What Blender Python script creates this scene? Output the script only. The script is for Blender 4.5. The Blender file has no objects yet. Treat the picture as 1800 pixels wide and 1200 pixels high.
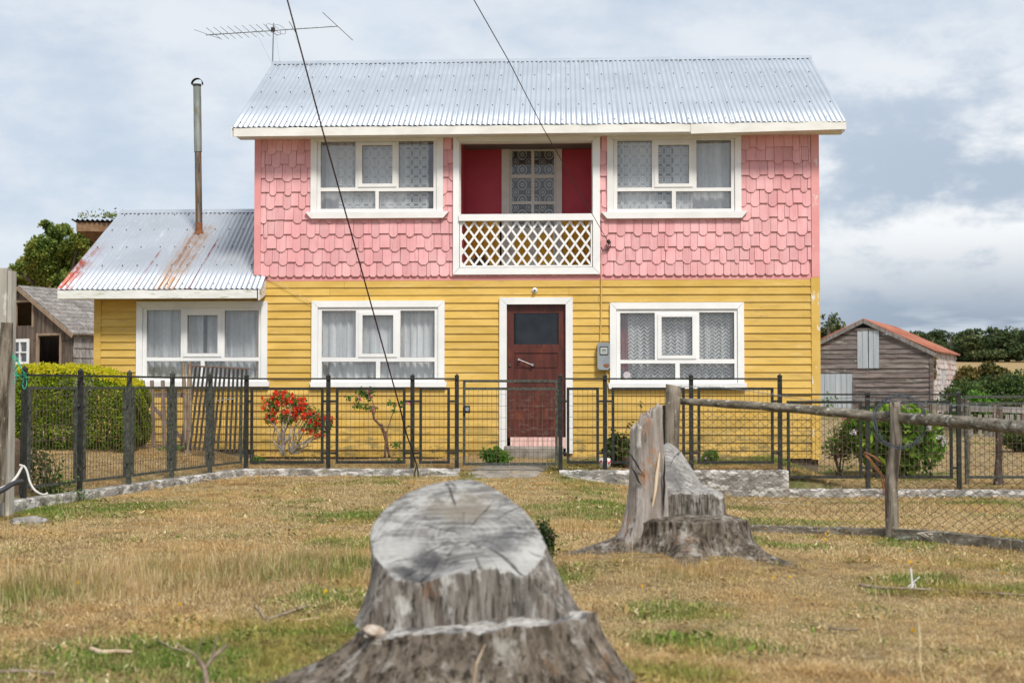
import bpy, math, random
import numpy as np
from mathutils import Vector, Matrix
from mathutils import noise as mnoise
random.seed(7); rng = np.random.default_rng(7)
S = bpy.context.scene
COL = S.collection
# ---------------------------------------------------------------- camera, sky, sun, exposure
CAMZ, FPX, CX, CY = 1.22, 2500.0, 900.0, 600.0
PITCH = math.atan(78/FPX)
cam = bpy.data.cameras.new('camera'); camo = bpy.data.objects.new('camera', cam); COL.objects.link(camo)
camo.location = (0, 0, CAMZ); camo.rotation_euler = (math.pi/2 + PITCH, 0, 0)
cam.sensor_width = 36; cam.lens = 50; cam.clip_start = .1; cam.clip_end = 5000
cam.dof.use_dof = True; cam.dof.focus_distance = 19.8; cam.dof.aperture_fstop = 3.0
S.camera = camo
SUN_EL, SUN_AZ = math.radians(51), math.radians(22)     # azimuth from the camera's back, towards the right
SUN_STRENGTH, SUN_ANGLE = 3.6, 12
S.view_settings.view_transform = 'Standard'; S.view_settings.look = 'None'
S.view_settings.exposure = 0.12; S.view_settings.gamma = 1.0; S.view_settings.use_curve_mapping = False
S.render.engine = 'CYCLES'
S.cycles.use_denoising = True
S.cycles.max_bounces = 8; S.cycles.transparent_max_bounces = 16; S.cycles.sample_clamp_indirect = 6
S.cycles.caustics_reflective = False; S.cycles.caustics_refractive = False

W = bpy.data.worlds.new('World'); S.world = W; W.use_nodes = True
def make_world():
    nt = W.node_tree; n = nt.nodes; L = nt.links; n.clear()
    out = n.new('ShaderNodeOutputWorld'); bg = n.new('ShaderNodeBackground'); L.new(bg.outputs[0], out.inputs[0])
    bg.inputs[1].default_value = .95
    tc = n.new('ShaderNodeTexCoord')
    sep = n.new('ShaderNodeSeparateXYZ'); L.new(tc.outputs['Generated'], sep.inputs[0])
    def M(op, a, b=None, c=None):
        m = n.new('ShaderNodeMath'); m.operation = op
        for i, v in enumerate((a, b, c)):
            if v is None: continue
            if isinstance(v, (int, float)): m.inputs[i].default_value = v
            else: L.new(v, m.inputs[i])
        return m.outputs[0]
    def NZ(vec, sc, det, rough=.55, dist=0):
        t = n.new('ShaderNodeTexNoise'); t.inputs['Scale'].default_value = sc; t.inputs['Detail'].default_value = det
        t.inputs['Roughness'].default_value = rough; t.inputs['Distortion'].default_value = dist
        L.new(vec, t.inputs['Vector']); return t.outputs['Fac']
    def MR(v, a, b, c=0, d=1, smooth=True):
        t = n.new('ShaderNodeMapRange'); t.interpolation_type = 'SMOOTHSTEP' if smooth else 'LINEAR'
        L.new(v, t.inputs[0])
        for i, q in enumerate((a, b, c, d)): t.inputs[i+1].default_value = q
        return t.outputs[0]
    def MIX(f, a, b):
        m = n.new('ShaderNodeMix'); m.data_type = 'RGBA'; L.new(f, m.inputs[0])
        for k, v in ((6, a), (7, b)):
            if isinstance(v, tuple): m.inputs[k].default_value = (*v, 1)
            else: L.new(v, m.inputs[k])
        return m.outputs[2]
    z = M('MAXIMUM', sep.outputs[2], 0.0)
    den = M('ADD', z, .16)
    comb = n.new('ShaderNodeCombineXYZ')
    L.new(M('DIVIDE', sep.outputs[0], den), comb.inputs[0]); L.new(M('DIVIDE', sep.outputs[1], den), comb.inputs[1])
    P = comb.outputs[0]
    flat = n.new('ShaderNodeCombineXYZ')     # low clouds seen edge on: long flat banks
    L.new(sep.outputs[0], flat.inputs[0]); L.new(sep.outputs[1], flat.inputs[1]); L.new(M('MULTIPLY', sep.outputs[2], 2.6), flat.inputs[2])
    sky = n.new('ShaderNodeTexSky'); sky.sky_type = 'NISHITA'; sky.sun_disc = False
    sky.sun_elevation = SUN_EL; sky.sun_rotation = math.pi - SUN_AZ
    skm = n.new('ShaderNodeVectorMath'); skm.operation = 'SCALE'; L.new(sky.outputs[0], skm.inputs[0]); skm.inputs['Scale'].default_value = .12
    big = NZ(flat.outputs[0], 3.3, 4, .5, .1)
    puff = NZ(flat.outputs[0], 8.5, 9, .58, .15)
    # azimuth: clouds heap up brighter and darker towards the right of the house
    az = MR(sep.outputs[0], .02, .3)
    fl2 = n.new('ShaderNodeCombineXYZ'); L.new(sep.outputs[0], fl2.inputs[0]); L.new(sep.outputs[1], fl2.inputs[1]); L.new(M('MULTIPLY', sep.outputs[2], 1.5), fl2.inputs[2])
    lump = NZ(fl2.outputs[0], 15.0, 8, .6, .1)
    body = M('ADD', M('ADD', M('MULTIPLY', big, .40), M('MULTIPLY', puff, .38)), M('MULTIPLY', lump, .24))
    soft = MIX(MR(body, .40, .60), (.58, .67, .79), (.82, .86, .905))       # thin high veil
    heap = MIX(MR(body, .45, .555), (.46, .54, .65), (.98, .985, .99))       # heaped cumulus
    base = MIX(MR(sep.outputs[2], .035, .115), (.29, .365, .485), heap)         # grey-blue bank over the horizon
    streak = NZ(P, 3.0, 3)
    base = MIX(M('MULTIPLY', MR(sep.outputs[2], .06, .03), MR(streak, .42, .6)), base, (.62, .69, .78))
    cloud = MIX(M('MULTIPLY', az, MR(sep.outputs[2], .26, .13)), soft, base)
    hole = M('MULTIPLY', MR(NZ(flat.outputs[0], 5.0, 5, .5, .2), .50, .66), MR(sep.outputs[0], .0, -.25))
    blue = MIX(M('MULTIPLY', hole, .75), cloud, (.44, .60, .82))
    mixs = MIX(MR(sep.outputs[2], -2, -1), blue, skm.outputs[0])
    a = n.new('ShaderNodeMix'); a.data_type = 'RGBA'; a.inputs[0].default_value = .10
    L.new(blue, a.inputs[6]); L.new(skm.outputs[0], a.inputs[7])
    L.new(a.outputs[2], bg.inputs[0])
make_world()
sun = bpy.data.lights.new('sun', 'SUN'); suno = bpy.data.objects.new('sun', sun); COL.objects.link(suno)
sun.energy = SUN_STRENGTH; sun.angle = math.radians(SUN_ANGLE); sun.color = (1, .95, .87)
sd = Vector((math.sin(SUN_AZ)*math.cos(SUN_EL), -math.cos(SUN_AZ)*math.cos(SUN_EL), math.sin(SUN_EL)))
suno.rotation_euler = (-sd).to_track_quat('-Z', 'Y').to_euler(); suno.location = sd*40

# ---------------------------------------------------------------- surveying helpers: a reading becomes a point on a known plane
def ray(px, py):
    a, b = (px-CX)/FPX, (CY-py)/FPX
    c, s = math.cos(PITCH), math.sin(PITCH)
    return Vector((a, c - b*s, s + b*c))
def at(px, py, Y):
    d = ray(px, py); t = Y/d.y
    return Vector((d.x*t, Y, CAMZ + d.z*t))
TH = math.atan(.05); CT, ST = math.cos(TH), math.sin(TH); HY = 21.0
def HP(px, py, v=0.0):                       # point on the house's own plane at depth v, in house coordinates
    d = ray(px, py); n = Vector((ST, CT, 0)); o = Vector((0, HY, CAMZ))
    t = (HY*CT + v)/(d.x*ST + d.y*CT)
    p = Vector((d.x*t, d.y*t - HY, CAMZ + d.z*t))
    return Vector((p.x*CT - p.y*ST, v, p.z))
def HW(u, v, z): return Vector((u*CT + v*ST, HY - u*ST + v*CT, z))
def ss(a, b, x):
    t = np.clip((np.asarray(x, float)-a)/(b-a), 0, 1); return t*t*(3-2*t)
def vnoise(x, y, seed=0):
    x = np.asarray(x, float); y = np.asarray(y, float)
    xi = np.floor(x).astype(np.int64); yi = np.floor(y).astype(np.int64); fx = x-xi; fy = y-yi
    def h(i, j):
        n = (i*374761393 + j*668265263 + seed*1442695) & 0x7fffffff
        n = ((n ^ (n >> 13))*1274126177) & 0x7fffffff
        return ((n ^ (n >> 16)) & 0xffff)/65535.0
    u = fx*fx*(3-2*fx); v = fy*fy*(3-2*fy)
    return (h(xi, yi)*(1-u)+h(xi+1, yi)*u)*(1-v) + (h(xi, yi+1)*(1-u)+h(xi+1, yi+1)*u)*v
def fbm(x, y, seed=0, o=4):
    s = 0; a = .5; t = 0
    for i in range(o):
        s = s + a*vnoise(x, y, seed+i*17); t += a; a *= .5; x = x*2.03+5.1; y = y*2.03+1.7
    return s/t
FX0, FY0 = -3.63, 19.3                        # fence corner
FX1, FY1 = -4.83, 14.1                        # far end of the left run
def inside_left(X, Y):
    return (X-FX0)*(-.975) + (Y-FY0)*(.224)
def hgt(X, Y):
    X = np.asarray(X, float); Y = np.asarray(Y, float)
    out = -.28*ss(.3, 3.3, X)*ss(11, 18, Y)
    s = inside_left(X, Y)
    dfront = np.where(X > FX0-.4, Y-FY0, -9)
    din = np.maximum(np.where(X < FX0+.6, s, -9), dfront)
    hi_main = .08 + (.11-.055*ss(-.5, -1.2, X))*ss(19.6, 20.9, Y)
    hi_left = .07 + .29*ss(0, 1.9, s)
    w = ss(-3.4, -4.6, X)
    hi = hi_main*(1-w) + hi_left*w
    lo = -.16 + .16*ss(20, 30, Y)
    wr = ss(3.7, 4.7, X)
    hi = hi*(1-wr) + lo*wr
    hi = hi*(1-ss(24, 34, Y)) + 0.0*ss(24, 34, Y)
    m = ss(-.08, .08, din)
    gate = ss(-.75, -.6, X)*(1-ss(.62, .78, X))
    m = m*(1-gate) + ss(-.55, .15, din)*gate
    h = out*(1-m) + hi*m
    h = h + .13*np.exp(-(((X-1.2)/.95)**2 + ((Y-9.7)/.75)**2))
    h = h + .06*np.exp(-(((X+.2)/1.0)**2 + ((Y-5.6)/.8)**2))
    h = h + 4.3*ss(45, 185, Y) + 2.2*ss(165, 235, Y)
    h = h + .05*(fbm(X*.7, Y*.7, 3)-.5)*ss(3, 6, Y) + .02*(fbm(X*3, Y*3, 9)-.5)
    return h
def gz(x, y): return float(hgt(x, y))
def G(px, py):
    d = ray(px, py); t = 1.0
    for k in range(6000):
        t = t + .01*max(1, t*.05)
        if CAMZ + d.z*t <= gz(d.x*t, d.y*t): break
    return Vector((d.x*t, d.y*t, CAMZ + d.z*t))

# ---------------------------------------------------------------- materials
class NT:
    def __init__(s, name):
        s.m = bpy.data.materials.new(name); s.m.use_nodes = True; s.nt = s.m.node_tree
        s.n = s.nt.nodes; s.L = s.nt.links; s.n.clear()
        s.out = s.n.new('ShaderNodeOutputMaterial')
        s.geo = s.n.new('ShaderNodeNewGeometry'); s.pos = s.geo.outputs['Position']
        s.sep = s.n.new('ShaderNodeSeparateXYZ'); s.L.new(s.pos, s.sep.inputs[0])
    def put(s, v, sock):
        if v is None: return
        if isinstance(v, tuple): sock.default_value = (*v, 1) if (len(v) == 3 and sock.type == 'RGBA') else v
        elif isinstance(v, (int, float)): sock.default_value = v
        else: s.L.new(v, sock)
    def scale(s, vec, sc, off=(0, 0, 0)):
        m = s.n.new('ShaderNodeMapping'); m.inputs['Scale'].default_value = sc; m.inputs['Location'].default_value = off
        s.L.new(vec, m.inputs[0]); return m.outputs[0]
    def noise(s, sc=(1, 1, 1), det=4, rough=.6, dist=0, vec=None, off=(0, 0, 0)):
        if isinstance(sc, (int, float)): sc = (sc, sc, sc)
        t = s.n.new('ShaderNodeTexNoise'); t.inputs['Scale'].default_value = 1; t.inputs['Detail'].default_value = det
        t.inputs['Roughness'].default_value = rough; t.inputs['Distortion'].default_value = dist
        s.L.new(s.scale(vec or s.pos, sc, off), t.inputs['Vector']); return t.outputs['Fac']
    def mr(s, v, a, b, c=0., d=1., smooth=True):
        t = s.n.new('ShaderNodeMapRange'); t.interpolation_type = 'SMOOTHSTEP' if smooth else 'LINEAR'
        s.put(v, t.inputs[0])
        for i, q in enumerate((a, b, c, d)): t.inputs[i+1].default_value = q
        return t.outputs[0]
    def mix(s, f, a, b, mode='MIX'):
        m = s.n.new('ShaderNodeMix'); m.data_type = 'RGBA'; m.blend_type = mode
        s.put(f, m.inputs[0]); s.put(a, m.inputs[6]); s.put(b, m.inputs[7]); return m.outputs[2]
    def math(s, op, a, b=None, c=None):
        m = s.n.new('ShaderNodeMath'); m.operation = op
        for i, v in enumerate((a, b, c)): s.put(v, m.inputs[i])
        return m.outputs[0]
    def attr(s, name, typ='GEOMETRY'):
        a = s.n.new('ShaderNodeAttribute'); a.attribute_name = name; a.attribute_type = typ; return a.outputs['Fac']
    def rnd(s): return s.n.new('ShaderNodeObjectInfo').outputs['Random']
    def coord(s, k='Object'): return s.n.new('ShaderNodeTexCoord').outputs[k]
    def hsv(s, c, v=1., h=.5, sat=1.):
        m = s.n.new('ShaderNodeHueSaturation'); s.put(h, m.inputs['Hue']); s.put(sat, m.inputs['Saturation']); s.put(v, m.inputs['Value'])
        s.put(c, m.inputs['Color']); return m.outputs[0]
    def bump(s, h, strength=.4, dist=.01):
        b = s.n.new('ShaderNodeBump'); b.inputs['Strength'].default_value = strength; b.inputs['Distance'].default_value = dist
        s.L.new(h, b.inputs['Height']); return b.outputs[0]
    def bsdf(s, col, rough=.8, metal=0., spec=.3, normal=None, link=True):
        b = s.n.new('ShaderNodeBsdfPrincipled'); s.put(col, b.inputs['Base Color']); s.put(rough, b.inputs['Roughness'])
        s.put(metal, b.inputs['Metallic']); s.put(spec, b.inputs['Specular IOR Level'])
        if normal is not None: s.L.new(normal, b.inputs['Normal'])
        if link: s.L.new(b.outputs[0], s.out.inputs[0])
        return b
def surf(name, c1, c2, sc=4., rough=.8, metal=0., spec=.3, bump=.3, bsc=30., bdist=.004, stains=(), jitter=.0, lo=.35, hi=.65, det=5):
    """two tones by noise in world space, stains ((colour, scale, lo, hi, amount, mask fn))"""
    t = NT(name)
    c = t.mix(t.mr(t.noise(sc, det), lo, hi), c1, c2)
    for st in stains:
        col, ssc, a, b, amt = st[:5]
        f = t.math('MULTIPLY', t.mr(t.noise(ssc, 6, .65, off=(3.1, 7.7, 1.3)), a, b), amt)
        if len(st) > 5 and st[5]: f = t.math('MULTIPLY', f, st[5](t))
        c = t.mix(f, c, col)
    if jitter: c = t.hsv(c, t.mr(t.rnd(), 0, 1, 1-jitter, 1+jitter, False))
    nrm = t.bump(t.noise(bsc, 6, .65), bump, bdist) if bump else None
    t.bsdf(c, rough, metal, spec, nrm); return t.m
def leafmat(name, cols, trans=.35, rough=.55, spec=.25):
    t = NT(name); v = t.attr('var')
    r = t.n.new('ShaderNodeValToRGB'); t.L.new(v, r.inputs[0]); e = r.color_ramp.elements
    while len(e) < len(cols): e.new(.5)
    for i, c in enumerate(cols): e[i].position = i/(len(cols)-1); e[i].color = (*c, 1)
    c = r.outputs[0]
    b = t.bsdf(c, rough, 0, spec, link=False)
    tr = t.n.new('ShaderNodeBsdfTranslucent'); t.L.new(c, tr.inputs[0])
    mx = t.n.new('ShaderNodeMixShader'); mx.inputs[0].default_value = trans
    t.L.new(b.outputs[0], mx.inputs[1]); t.L.new(tr.outputs[0], mx.inputs[2]); t.L.new(mx.outputs[0], t.out.inputs[0])
    return t.m

# ---------------------------------------------------------------- mesh helpers
def fast_mesh(name, V, F, mi=None, smooth=False, attrs=None):
    """V (n,3); F list of faces of any size, or an (m,k) array"""
    me = bpy.data.meshes.new(name); V = np.asarray(V, np.float32)
    if isinstance(F, np.ndarray):
        m, k = F.shape; loops = F.astype(np.int32).ravel(); starts = np.arange(m, dtype=np.int32)*k
    else:
        ln = np.array([len(f) for f in F], np.int32); loops = np.fromiter((i for f in F for i in f), np.int32)
        starts = np.concatenate(([0], np.cumsum(ln)[:-1])).astype(np.int32); m = len(F)
    me.vertices.add(len(V)); me.vertices.foreach_set('co', V.ravel())
    me.loops.add(len(loops)); me.loops.foreach_set('vertex_index', loops)
    me.polygons.add(m); me.polygons.foreach_set('loop_start', starts)
    if mi is not None: me.polygons.foreach_set('material_index', np.asarray(mi, np.int32))
    me.polygons.foreach_set('use_smooth', np.full(m, smooth, bool))
    me.update(calc_edges=True)
    if not attrs: me.validate()
    for k, (dom, arr) in (attrs or {}).items():
        a = me.attributes.new(k, 'FLOAT', dom); a.data.foreach_set('value', np.asarray(arr, np.float32))
    return me
def wloc(o):
    p = Vector((0, 0, 0))
    while o is not None: p += o.location; o = o.parent
    return p
def link(name, me, mats, parent=None, kind=None, world=True, label=None):
    o = bpy.data.objects.new(name, me); COL.objects.link(o)
    for m in (mats if isinstance(mats, (list, tuple)) else [mats]):
        if len(me.materials) < (len(mats) if isinstance(mats, (list, tuple)) else 1): me.materials.append(m)
    if parent is not None:
        o.parent = parent
        if world: me.transform(Matrix.Translation(-wloc(parent)))
    if kind: o['kind'] = kind
    if label: o['label'] = label
    return o
def thing(name, label, cat, loc=(0, 0, 0), group=None):
    o = bpy.data.objects.new(name, None); COL.objects.link(o); o.location = loc; o.empty_display_size = .2
    o['label'] = label; o['category'] = cat
    if group: o['group'] = group
    return o
def tag(o, label, cat, group=None, kind=None):
    o['label'] = label; o['category'] = cat
    if group: o['group'] = group
    if kind: o['kind'] = kind
    return o
class MB:
    def __init__(s): s.V = []; s.F = []; s.mi = []
    def add(s, V, F, mi=0):
        n = len(s.V); s.V += [tuple(v) for v in V]; s.F += [tuple(i+n for i in f) for f in F]; s.mi += [mi]*len(F); return s
    def box(s, a, b, mi=0):
        x0, y0, z0 = a; x1, y1, z1 = b
        return s.hexa([(x0, y0, z0), (x1, y0, z0), (x1, y1, z0), (x0, y1, z0), (x0, y0, z1), (x1, y0, z1), (x1, y1, z1), (x0, y1, z1)], mi)
    def hexa(s, V, mi=0):
        return s.add(V, [(0, 3, 2, 1), (4, 5, 6, 7), (0, 1, 5, 4), (1, 2, 6, 5), (2, 3, 7, 6), (3, 0, 4, 7)], mi)
    def bar(s, p, q, w, h, up=(0, 0, 1), mi=0, w1=None, h1=None):
        p = Vector(p); q = Vector(q); d = (q-p).normalized(); up = Vector(up)
        if abs(d.dot(up)) > .98: up = Vector((0, 1, 0))
        r = d.cross(up).normalized(); u = r.cross(d)
        w1 = w if w1 is None else w1; h1 = h if h1 is None else h1
        V = [p-r*w/2-u*h/2, p+r*w/2-u*h/2, p+r*w/2+u*h/2, p-r*w/2+u*h/2, q-r*w1/2-u*h1/2, q+r*w1/2-u*h1/2, q+r*w1/2+u*h1/2, q-r*w1/2+u*h1/2]
        return s.hexa(V, mi)
    def prism(s, poly, axis, a, b, mi=0):
        """poly of 2-d points in the two other axes, extruded along axis from a to b"""
        def P(t, c):
            return {'x': (c, t[0], t[1]), 'y': (t[0], c, t[1]), 'z': (t[0], t[1], c)}[axis]
        n = len(poly); V = [P(t, a) for t in poly]+[P(t, b) for t in poly]
        F = [tuple(range(n-1, -1, -1)), tuple(range(n, 2*n))]+[(i, (i+1) % n, n+(i+1) % n, n+i) for i in range(n)]
        return s.add(V, F, mi)
    def tube(s, path, r, n=8, mi=0, cap=True, amp=0, fr=6, seed=0):
        path = [Vector(p) for p in path]; m = len(path); V = []; F = []
        R = r if isinstance(r, (list, tuple)) else [r]*m
        ref = None
        for i, p in enumerate(path):
            d = (path[min(i+1, m-1)]-path[max(i-1, 0)]).normalized()
            if ref is None: ref = Vector((0, 0, 1)) if abs(d.z) < .9 else Vector((1, 0, 0))
            a = d.cross(ref).normalized(); b = a.cross(d); ref = b
            for k in range(n):
                t = 2*math.pi*k/n; dirv = a*math.cos(t)+b*math.sin(t)
                rr = R[i]
                if amp: rr *= 1+amp*mnoise.noise(Vector((math.cos(t)*1.7+seed, math.sin(t)*1.7, (path[i]-path[0]).length*fr)))
                V.append(p+dirv*rr)
        for i in range(m-1):
            for k in range(n):
                F.append((i*n+k, i*n+(k+1) % n, (i+1)*n+(k+1) % n, (i+1)*n+k))
        if cap: F += [tuple(range(n-1, -1, -1)), tuple(range((m-1)*n, m*n))]
        return s.add(V, F, mi)
    def mesh(s, name, smooth=False): return fast_mesh(name, s.V, s.F, s.mi, smooth)
    def build(s, name, mats, parent=None, kind=None, world=True, smooth=False, label=None):
        return link(name, s.mesh(name, smooth), mats, parent, kind, world, label)
def cells(us, zs, holes):
    us = sorted(set(round(u, 4) for u in us)); zs = sorted(set(round(z, 4) for z in zs)); out = []
    for i in range(len(us)-1):
        run = None
        for j in range(len(zs)-1):
            cu, cz = (us[i]+us[i+1])/2, (zs[j]+zs[j+1])/2
            solid = not any(h[0] < cu < h[1] and h[2] < cz < h[3] for h in holes)
            if solid:
                if run is None: run = [zs[j], zs[j+1]]
                else: run[1] = zs[j+1]
            if (not solid or j == len(zs)-2) and run is not None: out.append((us[i], us[i+1], run[0], run[1])); run = None
    return out
def holed(mb, u0, u1, z0, z1, holes, v0, v1, mi=0):
    us = [u0, u1]+[x for h in holes for x in h[:2] if u0 < x < u1]; zs = [z0, z1]+[x for h in holes for x in h[2:4] if z0 < x < z1]
    for a, b, c, d in cells(us, zs, holes): mb.box((a, v0, c), (b, v1, d), mi)
def leaves(P, size, var, up=.0, aspect=.55, seed=0, nrm=None, jit=.35):
    """small rhombic leaves at points P, random attitude"""
    g = np.random.default_rng(seed); n = len(P)
    d = g.normal(size=(n, 3)); d[:, 2] += up; d /= np.linalg.norm(d, axis=1)[:, None]+1e-9
    q = g.normal(size=(n, 3))
    if nrm is not None: q = nrm + q*jit
    w = np.cross(d, q); w /= np.linalg.norm(w, axis=1)[:, None]+1e-9
    s = (size*(.7+.6*g.random(n)))[:, None] if np.ndim(size) == 0 else (np.asarray(size)*(.7+.6*g.random(n)))[:, None]
    P = np.asarray(P, float)
    b = np.cross(d, w)
    V = np.stack([P-d*s*.5, P+w*s*aspect*.5-b*s*.08, P+d*s*.5, P-w*s*aspect*.5-b*s*.08], 1).reshape(-1, 3)
    F = np.arange(n*4).reshape(n, 4)
    return V, F, np.asarray(var, float)
def leaf_obj(name, sets, mats, parent, kind='stuff', label=None):
    V = []; F = []; A = []; MI = []; o = 0
    for i, (v, f, a, mi) in enumerate(sets):
        V.append(v); F.append(f+o); A.append(a); MI.append(np.full(len(f), mi)); o += len(v)
    me = fast_mesh(name, np.concatenate(V), np.concatenate(F), np.concatenate(MI), False, {'var': ('FACE', np.concatenate(A))})
    return link(name, me, mats, parent, kind, True, label)
def blob_points(blobs, n, shell=.55, seed=0, gaps=.0, fr=1.5):
    """points through ellipsoid volumes, denser near their skins; blobs (x,y,z,rx,ry,rz)"""
    g = np.random.default_rng(seed); B = np.array(blobs, float)
    w = B[:, 3]*B[:, 5]; w = w/w.sum(); out = []
    idx = g.choice(len(B), n, p=w); d = g.normal(size=(n, 3)); d /= np.linalg.norm(d, axis=1)[:, None]
    r = shell + (1-shell)*g.random(n)**.6; r = r*(1+.18*(g.random(n)-.5))
    P = B[idx, :3]+d*B[idx, 3:6]*r[:, None]
    if gaps:
        k = fbm(P[:, 0]*fr+P[:, 1]*.7*fr, P[:, 2]*fr+P[:, 1]*.4*fr, seed+3, 3); P = P[k > gaps]
    return P

# ---------------------------------------------------------------- materials of the place
def zmask(a, b):  # mask on height: 1 below a, 0 above b
    return lambda t: t.mr(t.sep.outputs[2], b, a)
M = {}
M['yellow'] = surf('yellow_paint', (.565, .357, .072), (.65, .43, .112), (1.6, 2, 7), .62, bump=.3, bsc=(4, 40, 60), jitter=.08,
    stains=[((.34, .26, .12), (3.5, 2, 34), .56, .70, .6), ((.75, .60, .33), (1.8, 2, 20), .60, .72, .5), ((.16, .12, .07), (9, 5, 60), .68, .74, .8), ((.33, .22, .05), (1.2, 1, 4), .42, .70, .65, zmask(.45, 1.4)), ((.15, .13, .05), (4, 2, 12), .46, .64, .75, zmask(.30, .85)), ((.05, .05, .03), (7, 2, 16), .54, .66, .8, zmask(.24, .5)), ((.78, .55, .25), (3, 3, 30), .64, .75, .5)])
M['pink'] = surf('pink_paint', (.68, .33, .34), (.75, .415, .42), (3, 3, 1.5), .7, bump=.45, bsc=(70, 30, 5), jitter=.10,
    stains=[((.56, .20, .205), (44, 10, 3), .54, .68, .6), ((.60, .36, .34), (3, 3, 1), .56, .72, .45), ((.84, .52, .50), (9, 9, 4), .64, .78, .45)])
M['pinktrim'] = surf('pink_trim_paint', (.70, .29, .295), (.76, .35, .345), 3, .65, bump=.2, bsc=(60, 30, 4), stains=[((.75, .66, .62), (12, 12, 7), .66, .72, .8)])
M['crimson'] = surf('crimson_panel', (.50, .055, .085), (.54, .07, .10), 2, .55, bump=.1, bsc=40)
M['orange'] = surf('ochre_paint', (.80, .42, .03), (.84, .47, .05), (12, 12, 1), .5, bump=.2, bsc=(50, 50, 4))
M['white'] = surf('white_paint', (.76, .76, .755), (.82, .82, .81), 3, .55, bump=.2, bsc=(25, 25, 25), jitter=.03,
    stains=[((.50, .47, .42), (14, 14, 14), .68, .76, .6), ((.42, .26, .15), (9, 9, 9), .73, .78, .7)])
M['whitedirty'] = surf('mossy_white_paint', (.66, .66, .62), (.76, .76, .74), (3, 3, 8), .7, bump=.3, bsc=(20, 20, 50), jitter=.03,
    stains=[((.30, .33, .20), (3.5, 3.5, 24), .53, .68, .8), ((.12, .12, .08), (5, 5, 15), .68, .76, .7)])
M['cream'] = surf('weathered_cream_trim', (.70, .68, .63), (.78, .77, .73), (3, 3, 6), .6, bump=.2, bsc=(20, 20, 50), stains=[((.34, .22, .13), (5, 5, 9), .72, .78, .8)])
M['door'] = surf('dark_red_varnish', (.065, .017, .013), (.11, .026, .018), (14, 10, 2), .42, spec=.4, bump=.3, bsc=(60, 30, 4),
    stains=[((.20, .14, .12), (9, 9, 22), .5, .7, .55, zmask(.9, 1.35)), ((.20, .05, .02), (7, 7, 3), .55, .7, .6)])
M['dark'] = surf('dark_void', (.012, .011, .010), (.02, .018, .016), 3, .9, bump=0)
M['room'] = surf('dim_room_plaster', (.16, .15, .14), (.2, .19, .18), 2, .9, bump=0)
M['footing'] = surf('rotted_sill_timber', (.07, .055, .04), (.15, .12, .09), (3, 3, 14), .95, bump=.6, bsc=(10, 10, 50), bdist=.02)
M['soffit'] = surf('bare_soffit_timber', (.19, .11, .06), (.27, .17, .10), (14, 2, 14), .85, bump=.3, bsc=(60, 4, 60))
def roofmat(name, rust, tone=(.50, .545, .605), chim=None):
    t = NT(name)
    c = t.mix(t.mr(t.noise((.9, .9, 2), 5), .3, .7), tuple(x*.86 for x in tone), tone)
    c = t.mix(t.mr(t.noise((12, 2, 2), 5), .55, .8, 0, .5), c, (.76, .78, .80))
    if rust:
        def band(a, b, c2, d):      # a streak along the fall of the roof in house coordinates
            x = t.coord('Object'); s = t.n.new('ShaderNodeSeparateXYZ'); t.L.new(x, s.inputs[0])
            return s
        s = band(0, 0, 0, 0)
        u, v = s.outputs[0], s.outputs[1]
        def streak(u0, w, vtop, amt, wob=.03, sc=18):
            d = t.math('ABSOLUTE', t.math('SUBTRACT', u, u0))
            m = t.math('MULTIPLY', t.mr(d, w, w*.25), t.mr(v, vtop+.12, vtop-.1))
            n = t.mr(t.noise((sc, sc*.25, sc*.25), 6, .7), .32, .62)
            return t.math('MULTIPLY', t.math('MULTIPLY', m, n), amt)
        for u0, w, vt, am, col in chim: c = t.mix(streak(u0, w, vt, am), c, col)
        edge = t.math('MULTIPLY', t.mr(u, rust+.32, rust+.06), t.mr(t.noise((8, 3, 3), 5, .7), .38, .56))
        c = t.mix(t.math('MULTIPLY', edge, t.mr(v, 1.4, .4)), c, (.36, .08, .05))
    t.bsdf(c, .48, .5, .5, t.bump(t.noise((30, 6, 6), 4), .12, .003)); return t.m
M['galv_dark'] = surf('old_black_iron', (.03, .028, .026), (.06, .05, .045), 9, .8, bump=.4)
M['iron'] = surf('dark_iron_paint', (.018, .02, .019), (.035, .038, .035), 20, .5, metal=.15, bump=.3, bsc=60, stains=[((.17, .18, .14), (30, 30, 9), .60, .72, .7), ((.16, .07, .03), 22, .70, .76, .6)])
M['iron_lichen'] = surf('lichen_spotted_iron', (.03, .034, .03), (.075, .08, .065), 26, .7, bump=.4, bsc=70, stains=[((.19, .20, .155), (55, 55, 30), .52, .68, .7)])
M['wire'] = surf('rusty_mesh_wire', (.09, .065, .045), (.16, .115, .08), 20, .7, metal=.2, bump=0)
M['galvwire'] = surf('galvanised_wire', (.30, .32, .35), (.40, .42, .44), 20, .5, metal=.6, bump=0)
M['conc'] = surf('weathered_concrete', (.19, .18, .16), (.33, .31, .285), 7, .95, bump=1., bsc=26, bdist=.03, stains=[((.66, .63, .60), (6, 6, 16), .50, .60, .9), ((.05, .048, .04), (8, 8, 16), .57, .68, .75), ((.16, .15, .06), (3, 3, 6), .58, .7, .5)])
M['conc_plain'] = surf('grey_concrete', (.20, .18, .155), (.30, .27, .235), 5, .95, bump=.6, bsc=25, bdist=.012, stains=[((.09, .085, .05), 6, .5, .7, .7)])
M['oldwood'] = surf('weathered_grey_wood', (.11, .088, .062), (.29, .25, .20), (14, 14, 2.5), .92, bump=.9, bsc=(45, 45, 6), bdist=.015, stains=[((.42, .43, .37), (26, 26, 16), .60, .68, .85), ((.04, .03, .022), (30, 30, 2.2), .50, .62, .85)])
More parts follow.
